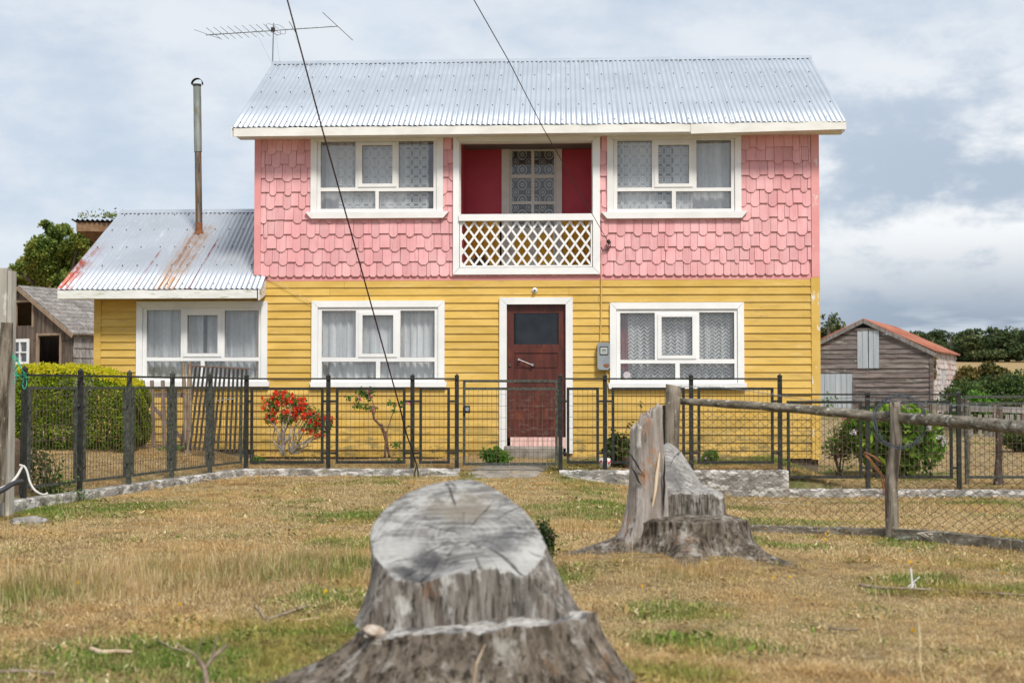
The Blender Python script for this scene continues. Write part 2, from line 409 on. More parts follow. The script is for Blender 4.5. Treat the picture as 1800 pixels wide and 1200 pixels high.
M['railwood'] = surf('lichened_rail_wood', (.11, .092, .068), (.25, .22, .175), (3, 14, 18), .92, bump=.9, bsc=(7, 45, 45), bdist=.015, stains=[((.50, .52, .46), (20, 20, 26), .57, .64, .85), ((.04, .03, .025), (3, 30, 36), .56, .7, .8)])
M['barnwood'] = surf('grey_barn_board', (.12, .10, .092), (.23, .195, .18), (1.2, 1.2, 9), .92, bump=.6, bsc=(3, 3, 40), jitter=.16, bdist=.02, stains=[((.36, .36, .30), (1.6, 1.6, 5), .60, .68, .8), ((.15, .055, .045), (1, 1, 7), .56, .68, .7), ((.06, .05, .045), (1.4, 1.4, 14), .52, .66, .7)])
M['shedwood'] = surf('brown_shed_plank', (.075, .056, .045), (.15, .115, .09), (9, 9, 1), .92, bump=.6, bsc=(40, 40, 3), jitter=.18, bdist=.02)
M['shakes'] = surf('grey_wood_shake', (.17, .155, .145), (.29, .265, .25), (14, 14, 3), .92, bump=.6, bsc=(50, 50, 6), jitter=.22, bdist=.02)
M['barnshake'] = surf('pink_grey_flaking_shake', (.42, .37, .35), (.54, .49, .47), 3, .9, bump=.5, bsc=12, jitter=.14, stains=[((.42, .20, .17), 1.6, .5, .64, .7)])
M['redroof'] = surf('rusted_red_iron', (.27, .085, .05), (.40, .16, .10), (1, .4, 1), .7, metal=.1, bump=.3, bsc=6, stains=[((.55, .40, .33), (3, .6, 1), .6, .72, .6)])
M['zincdoor'] = surf('pale_zinc_sheet', (.42, .46, .50), (.52, .55, .58), (6, 6, .5), .5, metal=.3, bump=.2, bsc=8, jitter=.07)
M['purple'] = surf('purple_black_cable', (.045, .016, .03), (.06, .022, .04), 5, .45, bump=0)
M['blackcable'] = surf('black_cable', (.015, .015, .017), (.025, .025, .025), 5, .5, bump=0)
M['ycable'] = surf('painted_conduit', (.62, .40, .12), (.68, .45, .15), 8, .6, bump=0)
M['pcable'] = surf('pink_painted_conduit', (.66, .30, .28), (.7, .34, .30), 8, .6, bump=0)
M['meter'] = surf('grey_meter_enamel', (.26, .29, .31), (.32, .35, .37), 9, .5, metal=.2, bump=.1, stains=[((.15, .07, .03), (26, 26, 26), .66, .73, .8)])
M['rust'] = surf('brown_rust', (.17, .065, .03), (.26, .11, .05), 14, .85, bump=.5, bsc=60)
M['chrome'] = surf('bright_metal', (.62, .62, .62), (.7, .7, .7), 9, .25, metal=.9, bump=0)
M['mat'] = surf('pink_cloth', (.60, .36, .32), (.72, .50, .46), (16, 10, 3), .95, bump=.5, bsc=(30, 20, 8), bdist=.02)
M['red'] = surf('red_enamel', (.6, .03, .03), (.7, .06, .05), 5, .4, bump=0)
M['whiteobj'] = surf('white_enamel', (.75, .75, .77), (.8, .8, .8), 5, .4, bump=0)
M['curtain'] = None
def cloth(name, kind):
    t = NT(name); x = t.coord('Object'); s = t.n.new('ShaderNodeSeparateXYZ'); t.L.new(x, s.inputs[0]); u, z = s.outputs[0], s.outputs[2]
    def frac(v, p, o=0.): return t.math('FRACT', t.math('ADD', t.math('DIVIDE', v, p), 100+o))
    col = (.84, .85, .87); alpha = .9
    if kind == 'sheer': fac = t.mr(t.noise((7, 3, .5), 4), .3, .7, .60, .99)
    elif kind == 'swirl' or kind == 'ring':
        p = .125 if kind == 'swirl' else .21
        def ringset(ou, oz, n, w, rr):
            a = t.math('SUBTRACT', frac(u, p, ou), .5); b = t.math('SUBTRACT', frac(z, p*1.12, oz), .5)
            d = t.math('SQRT', t.math('ADD', t.math('MULTIPLY', a, a), t.math('MULTIPLY', b, b)))
            r = t.math('ABSOLUTE', t.math('SINE', t.math('MULTIPLY', d, n)))
            ring = t.mr(r, 1-w, 1-w*.5)
            return t.math('MULTIPLY', ring, t.mr(d, rr, rr-.03))
        a = ringset(0, 0, 15, .35, .44); b = ringset(.5, .5, 21, .3, .27)
        mesh_ = t.math('MULTIPLY', t.mr(frac(u, .012), .5, .6, 0, 1), .12)
        pat = t.math('MAXIMUM', a, b)
        base = t.mr(t.noise((7, 3, .5), 3), .38, .62, .06, .16 if kind == 'ring' else .34)
        fac = t.math('MAXIMUM', t.math('MULTIPLY', pat, .97), t.math('ADD', base, mesh_))
    elif kind == 'zigzag':
        tri = t.math('ABSOLUTE', t.math('SUBTRACT', frac(u, .10), .5))
        ch = frac(t.math('ADD', z, t.math('MULTIPLY', tri, .10)), .055)
        ln = t.mr(t.math('ABSOLUTE', t.math('SUBTRACT', ch, .5)), .20, .12)
        base = t.mr(t.noise((12, 3, .6), 3), .36, .62, .18, .5)
        fac = t.math('MAXIMUM', t.math('MULTIPLY', ln, .95), base)
    else: fac = 1.0
    if kind == 'red': col = (.28, .02, .035)
    if kind == 'ring': col = (.55, .56, .58)
    d = t.n.new('ShaderNodeBsdfDiffuse'); t.put(col, d.inputs[0])
    tr = t.n.new('ShaderNodeBsdfTransparent'); tl = t.n.new('ShaderNodeBsdfTranslucent'); t.put(col, tl.inputs[0])
    m1 = t.n.new('ShaderNodeMixShader'); m1.inputs[0].default_value = .2; t.L.new(d.outputs[0], m1.inputs[1]); t.L.new(tl.outputs[0], m1.inputs[2])
    m2 = t.n.new('ShaderNodeMixShader'); t.put(fac, m2.inputs[0]); t.L.new(tr.outputs[0], m2.inputs[1]); t.L.new(m1.outputs[0], m2.inputs[2])
    t.L.new(m2.outputs[0], t.out.inputs[0]); return t.m
for k in ('sheer', 'swirl', 'ring', 'zigzag', 'red'): M['c_'+k] = cloth('curtain_'+k, k)
def glass(name, refl=.10, dust=.05, tint=(.97, .98, .98)):
    t = NT(name); tr = t.n.new('ShaderNodeBsdfTransparent'); t.put(tint, tr.inputs[0])
    gl = t.n.new('ShaderNodeBsdfGlossy'); gl.inputs['Roughness'].default_value = .03; gl.inputs['Color'].default_value = (.95, .97, 1, 1)
    t.L.new(t.bump(t.noise(2.2, 2), .05, .02), gl.inputs['Normal'])
    fr = t.n.new('ShaderNodeLayerWeight'); fr.inputs[0].default_value = .5; fq = t.math('MULTIPLY', t.math('POWER', fr.outputs['Facing'], 4), .5)
    m = t.n.new('ShaderNodeMixShader'); t.put(t.math('ADD', fq, refl*.5), m.inputs[0]); t.L.new(tr.outputs[0], m.inputs[1]); t.L.new(gl.outputs[0], m.inputs[2])
    d = t.n.new('ShaderNodeBsdfDiffuse'); t.put((.55, .56, .58), d.inputs[0])
    m2 = t.n.new('ShaderNodeMixShader'); t.put(t.mr(t.noise(6, 6, .7), .3, .7, dust*.5, dust*1.6), m2.inputs[0]); t.L.new(m.outputs[0], m2.inputs[1]); t.L.new(d.outputs[0], m2.inputs[2])
    t.L.new(m2.outputs[0], t.out.inputs[0]); return t.m
M['glass'] = glass('window_glass', .12, .05); M['glassdoor'] = glass('ribbed_door_glass', .10, .02, (.25, .30, .34)); M['glassbal'] = glass('balcony_door_glass', .06, .02)

# ---------------------------------------------------------------- ground: one sheet from underfoot to the horizon
GREENS = []
for px, py, sx, sy, a in [(1720, 1040, .55, .16, 1.5), (1600, 1020, .35, .22, .7), (560, 1110, .5, .35, .9), (330, 1130, .8, .3, .55), (40, 905, 1.2, .5, .45),
    (1180, 1110, .5, .5, .2), (600, 1000, .35, .5, .55), (60, 860, .7, .4, .5), (820, 832, .25, .12, .8), (1400, 872, .9, .2, .7), (1650, 885, 1.2, .3, .6), (1120, 1190, .4, .3, .8), (1790, 1000, .5, .5, .5),
    (1300, 812, 1.2, .35, .8), (1100, 812, .8, .3, .9), (1460, 830, .9, .5, .8), (760, 800, 1.6, .4, .45), (500, 900, 1.5, .5, .2), (1290, 900, .6, .3, .5), (470, 1190, .5, .3, .8), (120, 1165, .7, .3, .35), (250, 1190, .6, .25, .45), (420, 1150, .5, .25, .5), (560, 1060, .3, .4, .6), (1230, 1140, .5, .3, .35)]:
    p = G(px, py); GREENS.append((p.x, p.y, sx, sy, a))
def green(X, Y):
    X = np.asarray(X, float); Y = np.asarray(Y, float)
    g = .55*ss(.52, .74, fbm(X*1.1+3, Y*.9, 21, 4)) + .30*ss(.50, .7, fbm(X*4, Y*4, 31, 3))
    for x, y, sx, sy, a in GREENS: g = g + a*np.exp(-(((X-x)/sx)**2+((Y-y)/sy)**2))*(.35+1.1*fbm(X*5, Y*5, 41, 3))
    straw = ((X < -3.9) & (inside_left(X, Y) > .3)) | (Y > 60)
    return np.clip(np.where(straw, g*.12, g), 0, 1.3)
def axis(a, b, step, far, growth=1.18):
    x = list(np.arange(a, b, step)); s = step
    lo = [a]; 
    while lo[-1] > -far: s *= growth; lo.append(lo[-1]-s)
    s = step; hi = [x[-1]]
    while hi[-1] < far: s *= growth; hi.append(hi[-1]+s)
    return np.array(lo[:0:-1]+x+hi[1:])
xs = axis(-8.5, 9, .075, 1500); ys = np.array([y for y in axis(4, 22.5, .075, 1800) if y > -40])
XX, YY = np.meshgrid(xs, ys); ZZ = hgt(XX, YY)
nx, ny = len(xs), len(ys); I = np.arange(nx*ny).reshape(ny, nx)
F = np.stack([I[:-1, :-1], I[:-1, 1:], I[1:, 1:], I[1:, :-1]], -1).reshape(-1, 4)
gme = fast_mesh('ground', np.stack([XX, YY, ZZ], -1).reshape(-1, 3), F, None, True, {'green': ('POINT', green(XX, YY).ravel())})
t = NT('dry_turf')
gr = t.attr('green')
c = t.mix(t.mr(t.noise(3, 6, .7), .35, .65), (.22, .155, .075), (.33, .245, .125))
c = t.mix(t.mr(t.noise(24, 5, .7), .40, .66), c, (.44, .34, .19))
c = t.mix(t.mr(t.noise(11, 5, .7), .55, .70, 0, .7), c, (.13, .085, .045))
c = t.mix(t.math('MULTIPLY', t.mr(gr, .1, .9), .85), c, (.085, .12, .03))
far = t.mr(t.sep.outputs[1], 38, 70)
c = t.mix(far, c, (.33, .235, .115))
t.bsdf(c, .95, 0, .1, t.bump(t.noise(45, 6, .75), 1.0, .03))
ground = link('ground', gme, t.m, kind='structure')

# ---------------------------------------------------------------- the house
house = thing('house', 'two storey wooden house, pink shingles above yellow boards, with balcony and low left annex', 'house', (0, HY, 0))
house.rotation_euler = (0, 0, -TH)
def hb(mb, name, mat, parent=house, **k):
    return mb.build(name, mat, parent, world=False, **k)
UL, UR = HP(448, 600).x, HP(1440, 600).x                 # main block corners
UA = HP(166, 600).x                                      # annex corner
ZM = HP(900, 489).z                                      # pink meets yellow
DEP = 5.0
def rect(x0, x1, y0, y1, v=-.02):
    a = HP(x0, y0, v); b = HP(x1, y1, v); return [a.x, b.x, b.z, a.z]     # u0,u1,z0,z1
ZE = HP(900, 234, -.40).z                                 # underside of the fascia
ZT = ZE + .10
WINS = {  # casing outer, panes (left, middle, right, low left, low right), sill
 'ul': ((547, 779, 239, 375), [(564, 625, 248, 330), (637, 690, 256, 323), (701, 762, 248, 330), (564, 660, 336.7, 367), (666, 762, 336.7, 367)], (537, 789, 373, 383)),
 'ur': ((1067, 1303, 235, 375), [(1085, 1146, 248, 330), (1157, 1211, 255.5, 323), (1224, 1285, 247, 330), (1085, 1181, 336.7, 367), (1188, 1285, 336.7, 367)], (1057, 1314, 373, 383)),
 'll': ((241, 470, 530, 673), [(258.7, 318, 545, 628), (330, 383, 554, 621), (395.5, 454.7, 546, 628), (258.7, 353, 634.5, 664), (360, 454.7, 634.5, 664)], (238, 474, 670, 679)),
 'lm': ((548.5, 781.5, 529, 673), [(566, 625.5, 546, 628), (637.5, 691.5, 554, 621.5), (704, 764, 546, 628), (566, 661, 635.5, 665), (668.5, 764, 635.5, 665)], (545, 785.5, 671, 680)),
 'lr': ((1072, 1308, 532, 675), [(1090, 1151, 550, 632.5), (1162.7, 1217, 557, 624.5), (1229, 1290.7, 549, 631), (1090.7, 1187, 638.7, 667.5), (1194.7, 1291, 638.7, 667.5)], (1069, 1313, 673, 683))}
BAL = rect(797, 1055, 237, 482); BIN = rect(808, 1042, 250, 470)
DOOR = rect(878, 1007, 523, 786); DIN = rect(891, 994.5, 535, 769)
holes_block = []; holes_cut = []
for k, (o, p, s) in WINS.items():
    r = rect(*o); rs = rect(*s)
    holes_block.append([r[0]+.05, r[1]-.05, rs[2]+.02 if True else 0, r[3]-.05]); holes_cut.append([r[0]+.06, r[1]-.06, r[2]+.03, r[3]-.06])
holes_block.append([BAL[0]+.03, BAL[1]-.03, BAL[2]+.03, BAL[3]+.5]); holes_cut.append([BIN[0], BIN[1], BIN[2], BIN[3]])
holes_block.append([DOOR[0]+.05, DOOR[1]-.05, -.5, DOOR[3]-.05]); holes_cut.append([DIN[0], DIN[1], .05, DIN[3]])
ZB = .17
# wall cores: real walls with real openings
mb = MB(); holed(mb, UL+.002, UR-.002, ZM, ZE+.12, holes_cut, 0, .11); hb(mb, 'upper_wall', M['pink'])
mb = MB(); holed(mb, UL, UR-.002, ZB, ZM-.002, holes_cut, 0, .11); hb(mb, 'lower_wall', M['yellow'])
mb = MB(); 
mb.box((UR-.11, .112, ZB), (UR-.003, DEP, ZT)); mb.box((UL, .112, ZB), (UL+.11, DEP, ZT)); mb.box((UL+.112, DEP-.11, ZB), (UR-.112, DEP, ZT))
hb(mb, 'side_wall', surf('weathered_side_paint', (.60, .45, .35), (.68, .55, .42), 3, .8, stains=[((.66, .42, .1), 4, .45, .6, .6)]))
mb = MB()
for a, b in ((UR-.115, UR), (UL, UL+.115)): mb = MB(); mb.prism([(.0, ZT+.002), (DEP, ZT+.002), (DEP/2, ZT+1.36)], 'x', a, b); hb(mb, 'gable', M['pink'])
mb = MB(); mb.box((UL+.112, .112, ZM-.08), (UR-.112, DEP-.112, ZM+.02)); mb.box((UL+.112, .112, .1), (UR-.112, DEP-.112, .16)); mb.box((UL+.112, .112, ZE+.0), (UR-.112, DEP-.112, ZE+.04)); hb(mb, 'floor', M['room'])
mb = MB(); mb.box((UL+.3, 2.2, .17), (UR-.2, 2.3, ZM-.1)); mb.box((UL+.3, 2.2, ZM+.03), (UR-.2, 2.3, ZE-.01)); hb(mb, 'inner_wall', M['room'])
mb = MB(); mb.box((UL+.01, .02, -.1), (DOOR[0], .3, .325)); mb.box((UA, .02, .1), (UL+.008, .3, .33)); mb.box((DOOR[1], .03, -.3), (UR-.02, .3, ZB-.003)); hb(mb, 'footing', M['footing'])
# clapboards: each board an object, wedge section, lapped over the one below
def board(mb_u0, u1, z0, z1, pitch_z0, pitch, mat):
    f = lambda z: -.006 - .017*(1-(z-pitch_z0)/pitch)
    mb = MB(); jz = random.uniform(-.0015, .0015); jz2 = random.uniform(-.0025, .0025); o = random.uniform(-.002, .002)
    z0 = z0 - .004
    V = [(mb_u0, -.001, z0+jz), (u1, -.001, z0+jz2), (u1, f(z0)+o, z0+jz2), (mb_u0, f(z0)+o, z0+jz), (mb_u0, -.001, z1), (u1, -.001, z1), (u1, f(z1), z1), (mb_u0, f(z1), z1)]
    mb.hexa([V[3], V[2], V[1], V[0], V[7], V[6], V[5], V[4]])
    hb(mb, 'board', mat)
    if z1-z0 > .08:
        x = mb_u0 + (-mb_u0 % .61)
        while x < u1-.02:
            if x > mb_u0+.02: zz = z0+.022+random.uniform(-.003, .003); NAILS.box((x-.003, f(zz)-.0025, zz-.003), (x+.003, f(zz)+.002, zz+.003))
            x += .61
NAILS = MB()
NC = 23; PZ = (ZM-.012-ZB)/NC
for i in range(NC):
    z0 = ZB+i*PZ; z1 = z0+PZ*.985
    u0, u1 = UA+.10, UR-.115
    joints = {NC-1: [605], NC-2: [580, 1000], NC-3: [640, 1052], NC-6: [], 1: [612, 1100], 2: [560], 4: [640]}.get(i, [])
    segs = [(u0, u1)]
    if i == 0: segs = [(DOOR[1]-.04, u1)]
    if i == 0: pass
    if z1 > HP(448, 520).z: segs = [(UL+.02, u1)]
    if i in (0,): segs = [(DOOR[1]-.04, u1)]
    for j in joints:
        x = HP(j, 600).x; segs = [q for s in segs for q in (((s[0], x-.002), (x+.002, s[1])) if s[0] < x < s[1] else (s,))]
    for h in holes_block:
        if h[3] <= z0 or h[2] >= z1: continue
        nw = []
        for a, b in segs:
            if b <= h[0] or a >= h[1]: nw.append((a, b)); continue
            if a < h[0]-.02: nw.append((a, h[0]))
            if b > h[1]+.02: nw.append((h[1], b))
            ma, mc = max(a, h[0]), min(b, h[1])
            if h[3] < z1-.01: board(ma, mc, h[3], z1, z0, PZ, M['yellow'])
            if h[2] > z0+.01: board(ma, mc, z0, h[2], z0, PZ, M['yellow'])
        segs = nw
    for a, b in segs:
        if i == 1 and b < DOOR[0]+.2: pass
        board(a, b, z0, z1, z0, PZ, M['yellow'])
hb(NAILS, 'nail_heads', M['rust'], kind='stuff')
mb = MB(); mb.box((UL+.02, -.012, ZM-.03), (UR-.11, -.002, ZM+.055)); hb(mb, 'flashing', M['pinktrim'])
# corner boards
mb = MB(); mb.box((UR-.115, -.032, ZB-.02), (UR+.012, .0, ZM-.004)); mb.box((UR+.0, .001, ZB-.02), (UR+.012, .13, ZM-.004)); hb(mb, 'corner_board', surf('flaking_yellow_corner', (.58, .37, .08), (.66, .43, .11), 3, .7, stains=[((.72, .70, .66), (14, 14, 5), .58, .64, .95)]))
mb = MB(); mb.box((UR-.105, -.034, ZM-.002), (UR+.010, .0, ZE+.03)); hb(mb, 'corner_board', surf('flaking_pink_corner', (.70, .29, .29), (.75, .35, .34), 3, .7, stains=[((.74, .66, .63), (10, 10, 6), .62, .67, .95)]))
mb = MB(); mb.box((UL-.012, -.034, HP(448, 484).z), (UL+.085, .0, ZE+.03)); hb(mb, 'corner_board', M['pinktrim'])
mb = MB(); mb.box((UA, -.03, .33), (UA+.105, .0, HP(166, 523).z)); hb(mb, 'corner_board', M['yellow'])
# pink shingles: alternate long eight-sided tips and short square ends
def shingle_mesh(w, h, kind):
    c = w*.28; t = .011
    if kind == 'tip': poly = [(0, h), (0, c), (c, 0), (w-c, 0), (w, c), (w, h)]
    elif kind == 'low': poly = [(0, h), (0, c*.75), (c*.75, 0), (w-c*.75, 0), (w, c*.75), (w, h)]
    else: poly = [(0, h), (0, 0), (w, 0), (w, h)]
    def vy(z): return -.005-.021*(1-z/h)
    n = len(poly); V = [(x, vy(z)-t, z) for x, z in poly]+[(x, vy(z), z) for x, z in poly]
    F = [tuple(range(n)), tuple(range(2*n-1, n-1, -1))]+[((i+1) % n, i, n+i, n+(i+1) % n) for i in range(n)]
    return V, F
SH = {}
rows = [HP(900, y).z for y in (244.5, 268.5, 292.5, 317, 341.5, 366, 390.5, 416, 441, 465, 485.5)]
pitch_u = .1268
sh_off = 0
hpink = [h for h in holes_block]
for ri, zt in enumerate(rows):
    last = ri == len(rows)-1
    u = UL+.085 - random.uniform(0, .12); k = ri % 2; zrow_top = (rows[ri-1] if ri else zt+.2)+.012
    while u < UR-.10:
        w = pitch_u*random.choice([.8, .93, 1, 1, 1.04, 1.1, 1.18])*(.5 if random.random() < .035 else 1)
        kind = 'low' if last else ('tip' if k % 2 == 0 else 'flat'); k += 1
        if not last and random.random() < .03: kind = 'flat'
        a, b = max(u, UL+.087), min(u+w, UR-.107)
        if b-a < .03: u += w; continue
        cu = (a+b)/2; zbot = zt + (0 if kind != 'flat' else .052) + random.uniform(-.004, .004)
        ztop = zrow_top+.05; ok = True
        if b-a < w*.8: kind = 'flat' if b-a < w*.5 else kind
        for h in hpink:
            if h[0] < cu < h[1]:
                if zbot < h[2] < ztop: ztop = h[2]
                elif zbot < h[3] <= ztop and zbot > h[2]:
                    if h[3]-zbot > .12: ok = False
                    else: zbot = h[3]; kind = 'flat'
                elif h[2] <= zbot and ztop <= h[3]: ok = False
                elif zbot >= h[2] and zbot < h[3]: ok = False
        ztop = min(ztop, ZE+.05)
        if not ok or ztop-zbot < .04: u += w; continue
        V, F = shingle_mesh(b-a-random.uniform(.003, .007), ztop-zbot, kind)
        me = fast_mesh('shingle', V, F); o = link('shingle', me, M['pink'], house, None, False)
        o.location = (a, random.uniform(-.003, .001), zbot); o.rotation_euler = (0, random.uniform(-.010, .010), 0)
        u += w
# ---- roofs
def corr(mb, A, B, C, D, pitch=.0765, amp=.0095, ph=0, u0=None, nseg=3, wob=0):
    """A,B along the eave, D,C along the ridge (D above A)"""
    A, B, C, D = map(Vector, (A, B, C, D)); Lu = (B-A).length; nu = max(4, int(Lu/pitch*8))
    nrm = (B-A).cross(D-A).normalized()
    if nrm.z < 0: nrm = -nrm
    n0 = len(mb.V); V = []
    for lay in (0, 1):
        for j in range(nseg+1):
            s = j/nseg
            for i in range(nu+1):
                r = i/nu; p = (A*(1-r)+B*r)*(1-s)+(D*(1-r)+C*r)*s
                hgt_ = amp*math.sin(2*math.pi*(r*Lu)/pitch+ph)
                if j == 0: p = p + (A-D).normalized()*.006*math.sin(r*9+ph)
                V.append(p+nrm*(hgt_-lay*.0025))
    F = []; K = (nseg+1)*(nu+1)
    for j in range(nseg):
        for i in range(nu):
            a = j*(nu+1)+i; F.append((a, a+1, a+nu+2, a+nu+1)); F.append((K+a, K+a+nu+1, K+a+nu+2, K+a+1))
    for i in range(nu): F.append((i, K+i, K+i+1, i+1))
    mb.add(V, F)
def roof(name, uE0, uE1, uR0, uR1, ve, vr, ze, zr, mat, sheet=.80, fascia=None, front_only=False):
    ridge = MB()
    r = MB(); r.prism([(ve+.04, ze-.028), (vr, zr-.028), (vr, zr-.07), (ve+.04, ze-.07)], 'x', min(uE0, uR0)+.06, max(uE1, uR1)-.06)
    if not front_only: r.prism([(2*vr-ve-.04, ze-.028), (vr+.002, zr-.028), (vr+.002, zr-.07), (2*vr-ve-.04, ze-.07)], 'x', min(uE0, uR0)+.06, max(uE1, uR1)-.06)
    ro = hb(r, name, M['soffit'])
    n = max(1, round((uE1-uE0)/sheet))
    for k in range(n):
        a0 = uE0+(uE1-uE0)*k/n; a1 = uE0+(uE1-uE0)*(k+1)/n+(.03 if k < n-1 else 0); b0 = uR0+(uR1-uR0)*k/n; b1 = uR0+(uR1-uR0)*(k+1)/n+(.03 if k < n-1 else 0)
        mb = MB(); lift = .003*(k % 2)
        dz = random.uniform(-.004, .004)
        corr(mb, (a0, ve, ze+lift+dz), (a1, ve, ze+lift+dz), (b1, vr-.03, zr+lift-.012), (b0, vr-.03, zr+lift-.012), ph=2*math.pi*((a0-uE0)/.0765 % 1))
        hb(mb, 'roof_sheet', mat, ro, smooth=True)
    if not front_only:
        mb = MB(); w = 2*vr-ve
        corr(mb, (uE0, w, ze), (uE1, w, ze), (uR1, vr+.03, zr-.012), (uR0, vr+.03, zr-.012)); hb(mb, 'rear_roof_sheet', mat, ro, smooth=True)
    mb = MB(); sl = (zr-ze)/(vr-ve)
    mb.prism([(vr-.11, zr-.11*sl+.016), (vr, zr+.028), (vr+.11, zr-.11*sl+.016), (vr+.11, zr-.11*sl+.012), (vr, zr+.022), (vr-.11, zr-.11*sl+.012)], 'x', uR0-.01, uR1+.01)
    hb(mb, 'ridge_cap', mat, ro)
    # roofing screws in rows
    mb = MB()
    d = Vector((0, vr-ve, zr-ze)).normalized(); nn = Vector((0, -d.z, d.y))
    for f in (.05, .27, .5, .73, .94):
        a = uE0*(1-f)+uR0*f; b = uE1*(1-f)+uR1*f; x = a+.12
        while x < b-.05:
            xx = uE0 + round((x-uE0)/.0765-.25)*.0765+.019 if f < .1 else x
            p = Vector((xx, ve+(vr-ve)*f+random.uniform(-.01, .01), ze+(zr-ze)*f))+nn*.012
            mb.bar(p-nn*.006, p+nn*.008, .014, .014); x += .2295+random.choice([0, 0, 0, .0765])
    hb(mb, 'roof_screws', M['galv_dark'], ro, kind='stuff')
    return ro
eL, eR = HP(408, 222, -.45), HP(1489, 213, -.45); rL, rR = HP(480, 112, 2.5), HP(1425, 99, 2.5)
ze = HP(900, 219, -.45).z; zr = HP(900, 106, 2.5).z
M['roof'] = roofmat('galvanised_iron', None)
mroof = roof('main_roof', eL.x, eR.x, rL.x, rR.x, -.45, 2.5, ze, zr, M['roof'])
aeL, aeR = HP(98, 508, -.45), HP(462, 508, -.45); arL, arR = HP(213, 370, 2.4), HP(447.5, 370, 2.4)
aze = HP(300, 508, -.45).z; azr = HP(320, 371, 2.4).z
# where the stove pipe leaves the annex roof
def on_annex_roof(px, py):
    a, b = -.45, 2.4
    for _ in range(40):
        m = (a+b)/2; p = HP(px, py, m)
        if p.z < aze+(azr-aze)*(m+.45)/2.85: a = m
        else: b = m
    # p.z grows with distance along the ray; the roof plane grows faster below the crossing
    return HP(px, py, (a+b)/2)
def cross_annex(px, py):
    best = None
    for i in range(400):
        v = -.45+2.85*i/400; p = HP(px, py, v); e = abs(p.z-(aze+(azr-aze)*(v+.45)/2.85))
        if best is None or e < best[0]: best = (e, p)
    return best[1]
pc = cross_annex(350, 409)
M['annexroof'] = roofmat('rust_streaked_iron', aeL.x, (.49, .53, .585), [
    (pc.x+.02, .30, pc.y+.25, .55, (.36, .20, .09)), (pc.x-.05, .045, pc.y+.05, .9, (.30, .13, .05)), (pc.x+.055, .03, pc.y+.05, .9, (.33, .15, .06)), (pc.x+.16, .03, pc.y-.1, .6, (.33, .15, .06)),
    (cross_annex(372, 440).x, .022, 1.3, .95, (.22, .05, .06)), (cross_annex(265, 465).x, .016, .9, .8, (.30, .08, .08)), (cross_annex(205, 450).x, .014, 1.1, .5, (.35, .12, .1))])
aroof = roof('annex_roof', aeL.x, aeR.x-.02, arL.x, UL-.005, -.45, 2.4, aze, azr, M['annexroof'])
# eave boards and barge boards
def fascia(u0, u1, z0, z1, mat, drop=0, v=-.42, par=house):
    mb = MB(); mb.hexa([(u0, v-.022, z0), (u1, v-.022, z0+drop), (u1, v, z0+drop), (u0, v, z0), (u0, v-.022, z1), (u1, v-.022, z1+drop*.5), (u1, v, z1+drop*.5), (u0, v, z1)])
    return hb(mb, 'fascia_board', mat, par)
uj = HP(1214, 230, -.42).x
fascia(HP(411, 230, -.42).x, uj-.002, HP(700, 238, -.42).z, ze-.012, M['cream'], .012, par=mroof)
fascia(uj+.002, HP(1487, 230, -.42).x, HP(1214, 235, -.42).z-.005, ze-.012, M['cream'], .045, v=-.425, par=mroof)
fascia(HP(102, 517, -.42).x, HP(452, 517, -.42).x, HP(300, 524.5, -.42).z, aze-.010, M['whitedirty'], 0, par=aroof)
def barge(u, ve, vr, ze_, zr_, mat, par, w=.13):
    mb = MB(); mb.prism([(ve+.03, ze_-.015), (vr, zr_-.015), (vr, zr_-.015-w), (ve+.03, ze_-.015-w)], 'x', u, u+.022); hb(mb, 'barge_board', mat, par)
    mb = MB(); mb.prism([(2*vr-ve-.03, ze_-.015), (vr+.002, zr_-.015), (vr+.002, zr_-.015-w), (2*vr-ve-.03, ze_-.015-w)], 'x', u, u+.022); hb(mb, 'barge_board', mat, par)
barge(rL.x+.03, -.45, 2.5, ze, zr, M['cream'], mroof); barge(rR.x-.03, -.45, 2.5, ze, zr, M['cream'], mroof)
barge(arL.x+.02, -.45, 2.4, aze, azr, M['whitedirty'], aroof)
mb = MB(); p0 = HP(454, 508, -.44); p1 = HP(455, 528, -.44); mb.prism([(-.455, aze-.01), (-.02, aze+.14), (-.02, aze-.06), (-.45, p1.z)], 'x', p0.x, p0.x+.02); hb(mb, 'barge_board', M['whitedirty'], aroof)
mb = MB(); mb.box((HP(411, 230, -.42).x, -.395, ZE+.002), (HP(1487, 230, -.42).x, -.0, ZE+.02)); hb(mb, 'soffit', M['cream'], mroof)
mb = MB(); mb.box((HP(104, 517, -.42).x, -.395, HP(300, 523, -.42).z), (UL-.02, -.0, HP(300, 523, -.42).z+.018)); hb(mb, 'soffit', M['whitedirty'], aroof)
# annex walls
za = HP(300, 523, -.0).z+.02
mb = MB(); holed(mb, UA, UL-.002, .3, za, holes_cut, 0, .11); hb(mb, 'annex_wall', M['yellow'])
mb = MB(); mb.box((UA, .112, .2), (UA+.11, 4.8, za+.05)); mb.box((UA+.112, 4.69, .2), (UL-.002, 4.8, za+.05)); mb.prism([(0, za+.052), (4.8, za+.052), (2.4, za+1.26)], 'x', UA, UA+.11); hb(mb, 'annex_side_wall', M['yellow'])
mb = MB(); mb.box((UA+.112, .112, .2), (UL-.002, 4.68, .3)); mb.box((UA+.112, .112, za-.02), (UL-.002, 4.68, za)); mb.box((UA+.112, 2.3, .3), (UL-.01, 2.36, za-.03)); hb(mb, 'annex_floor', M['room'])

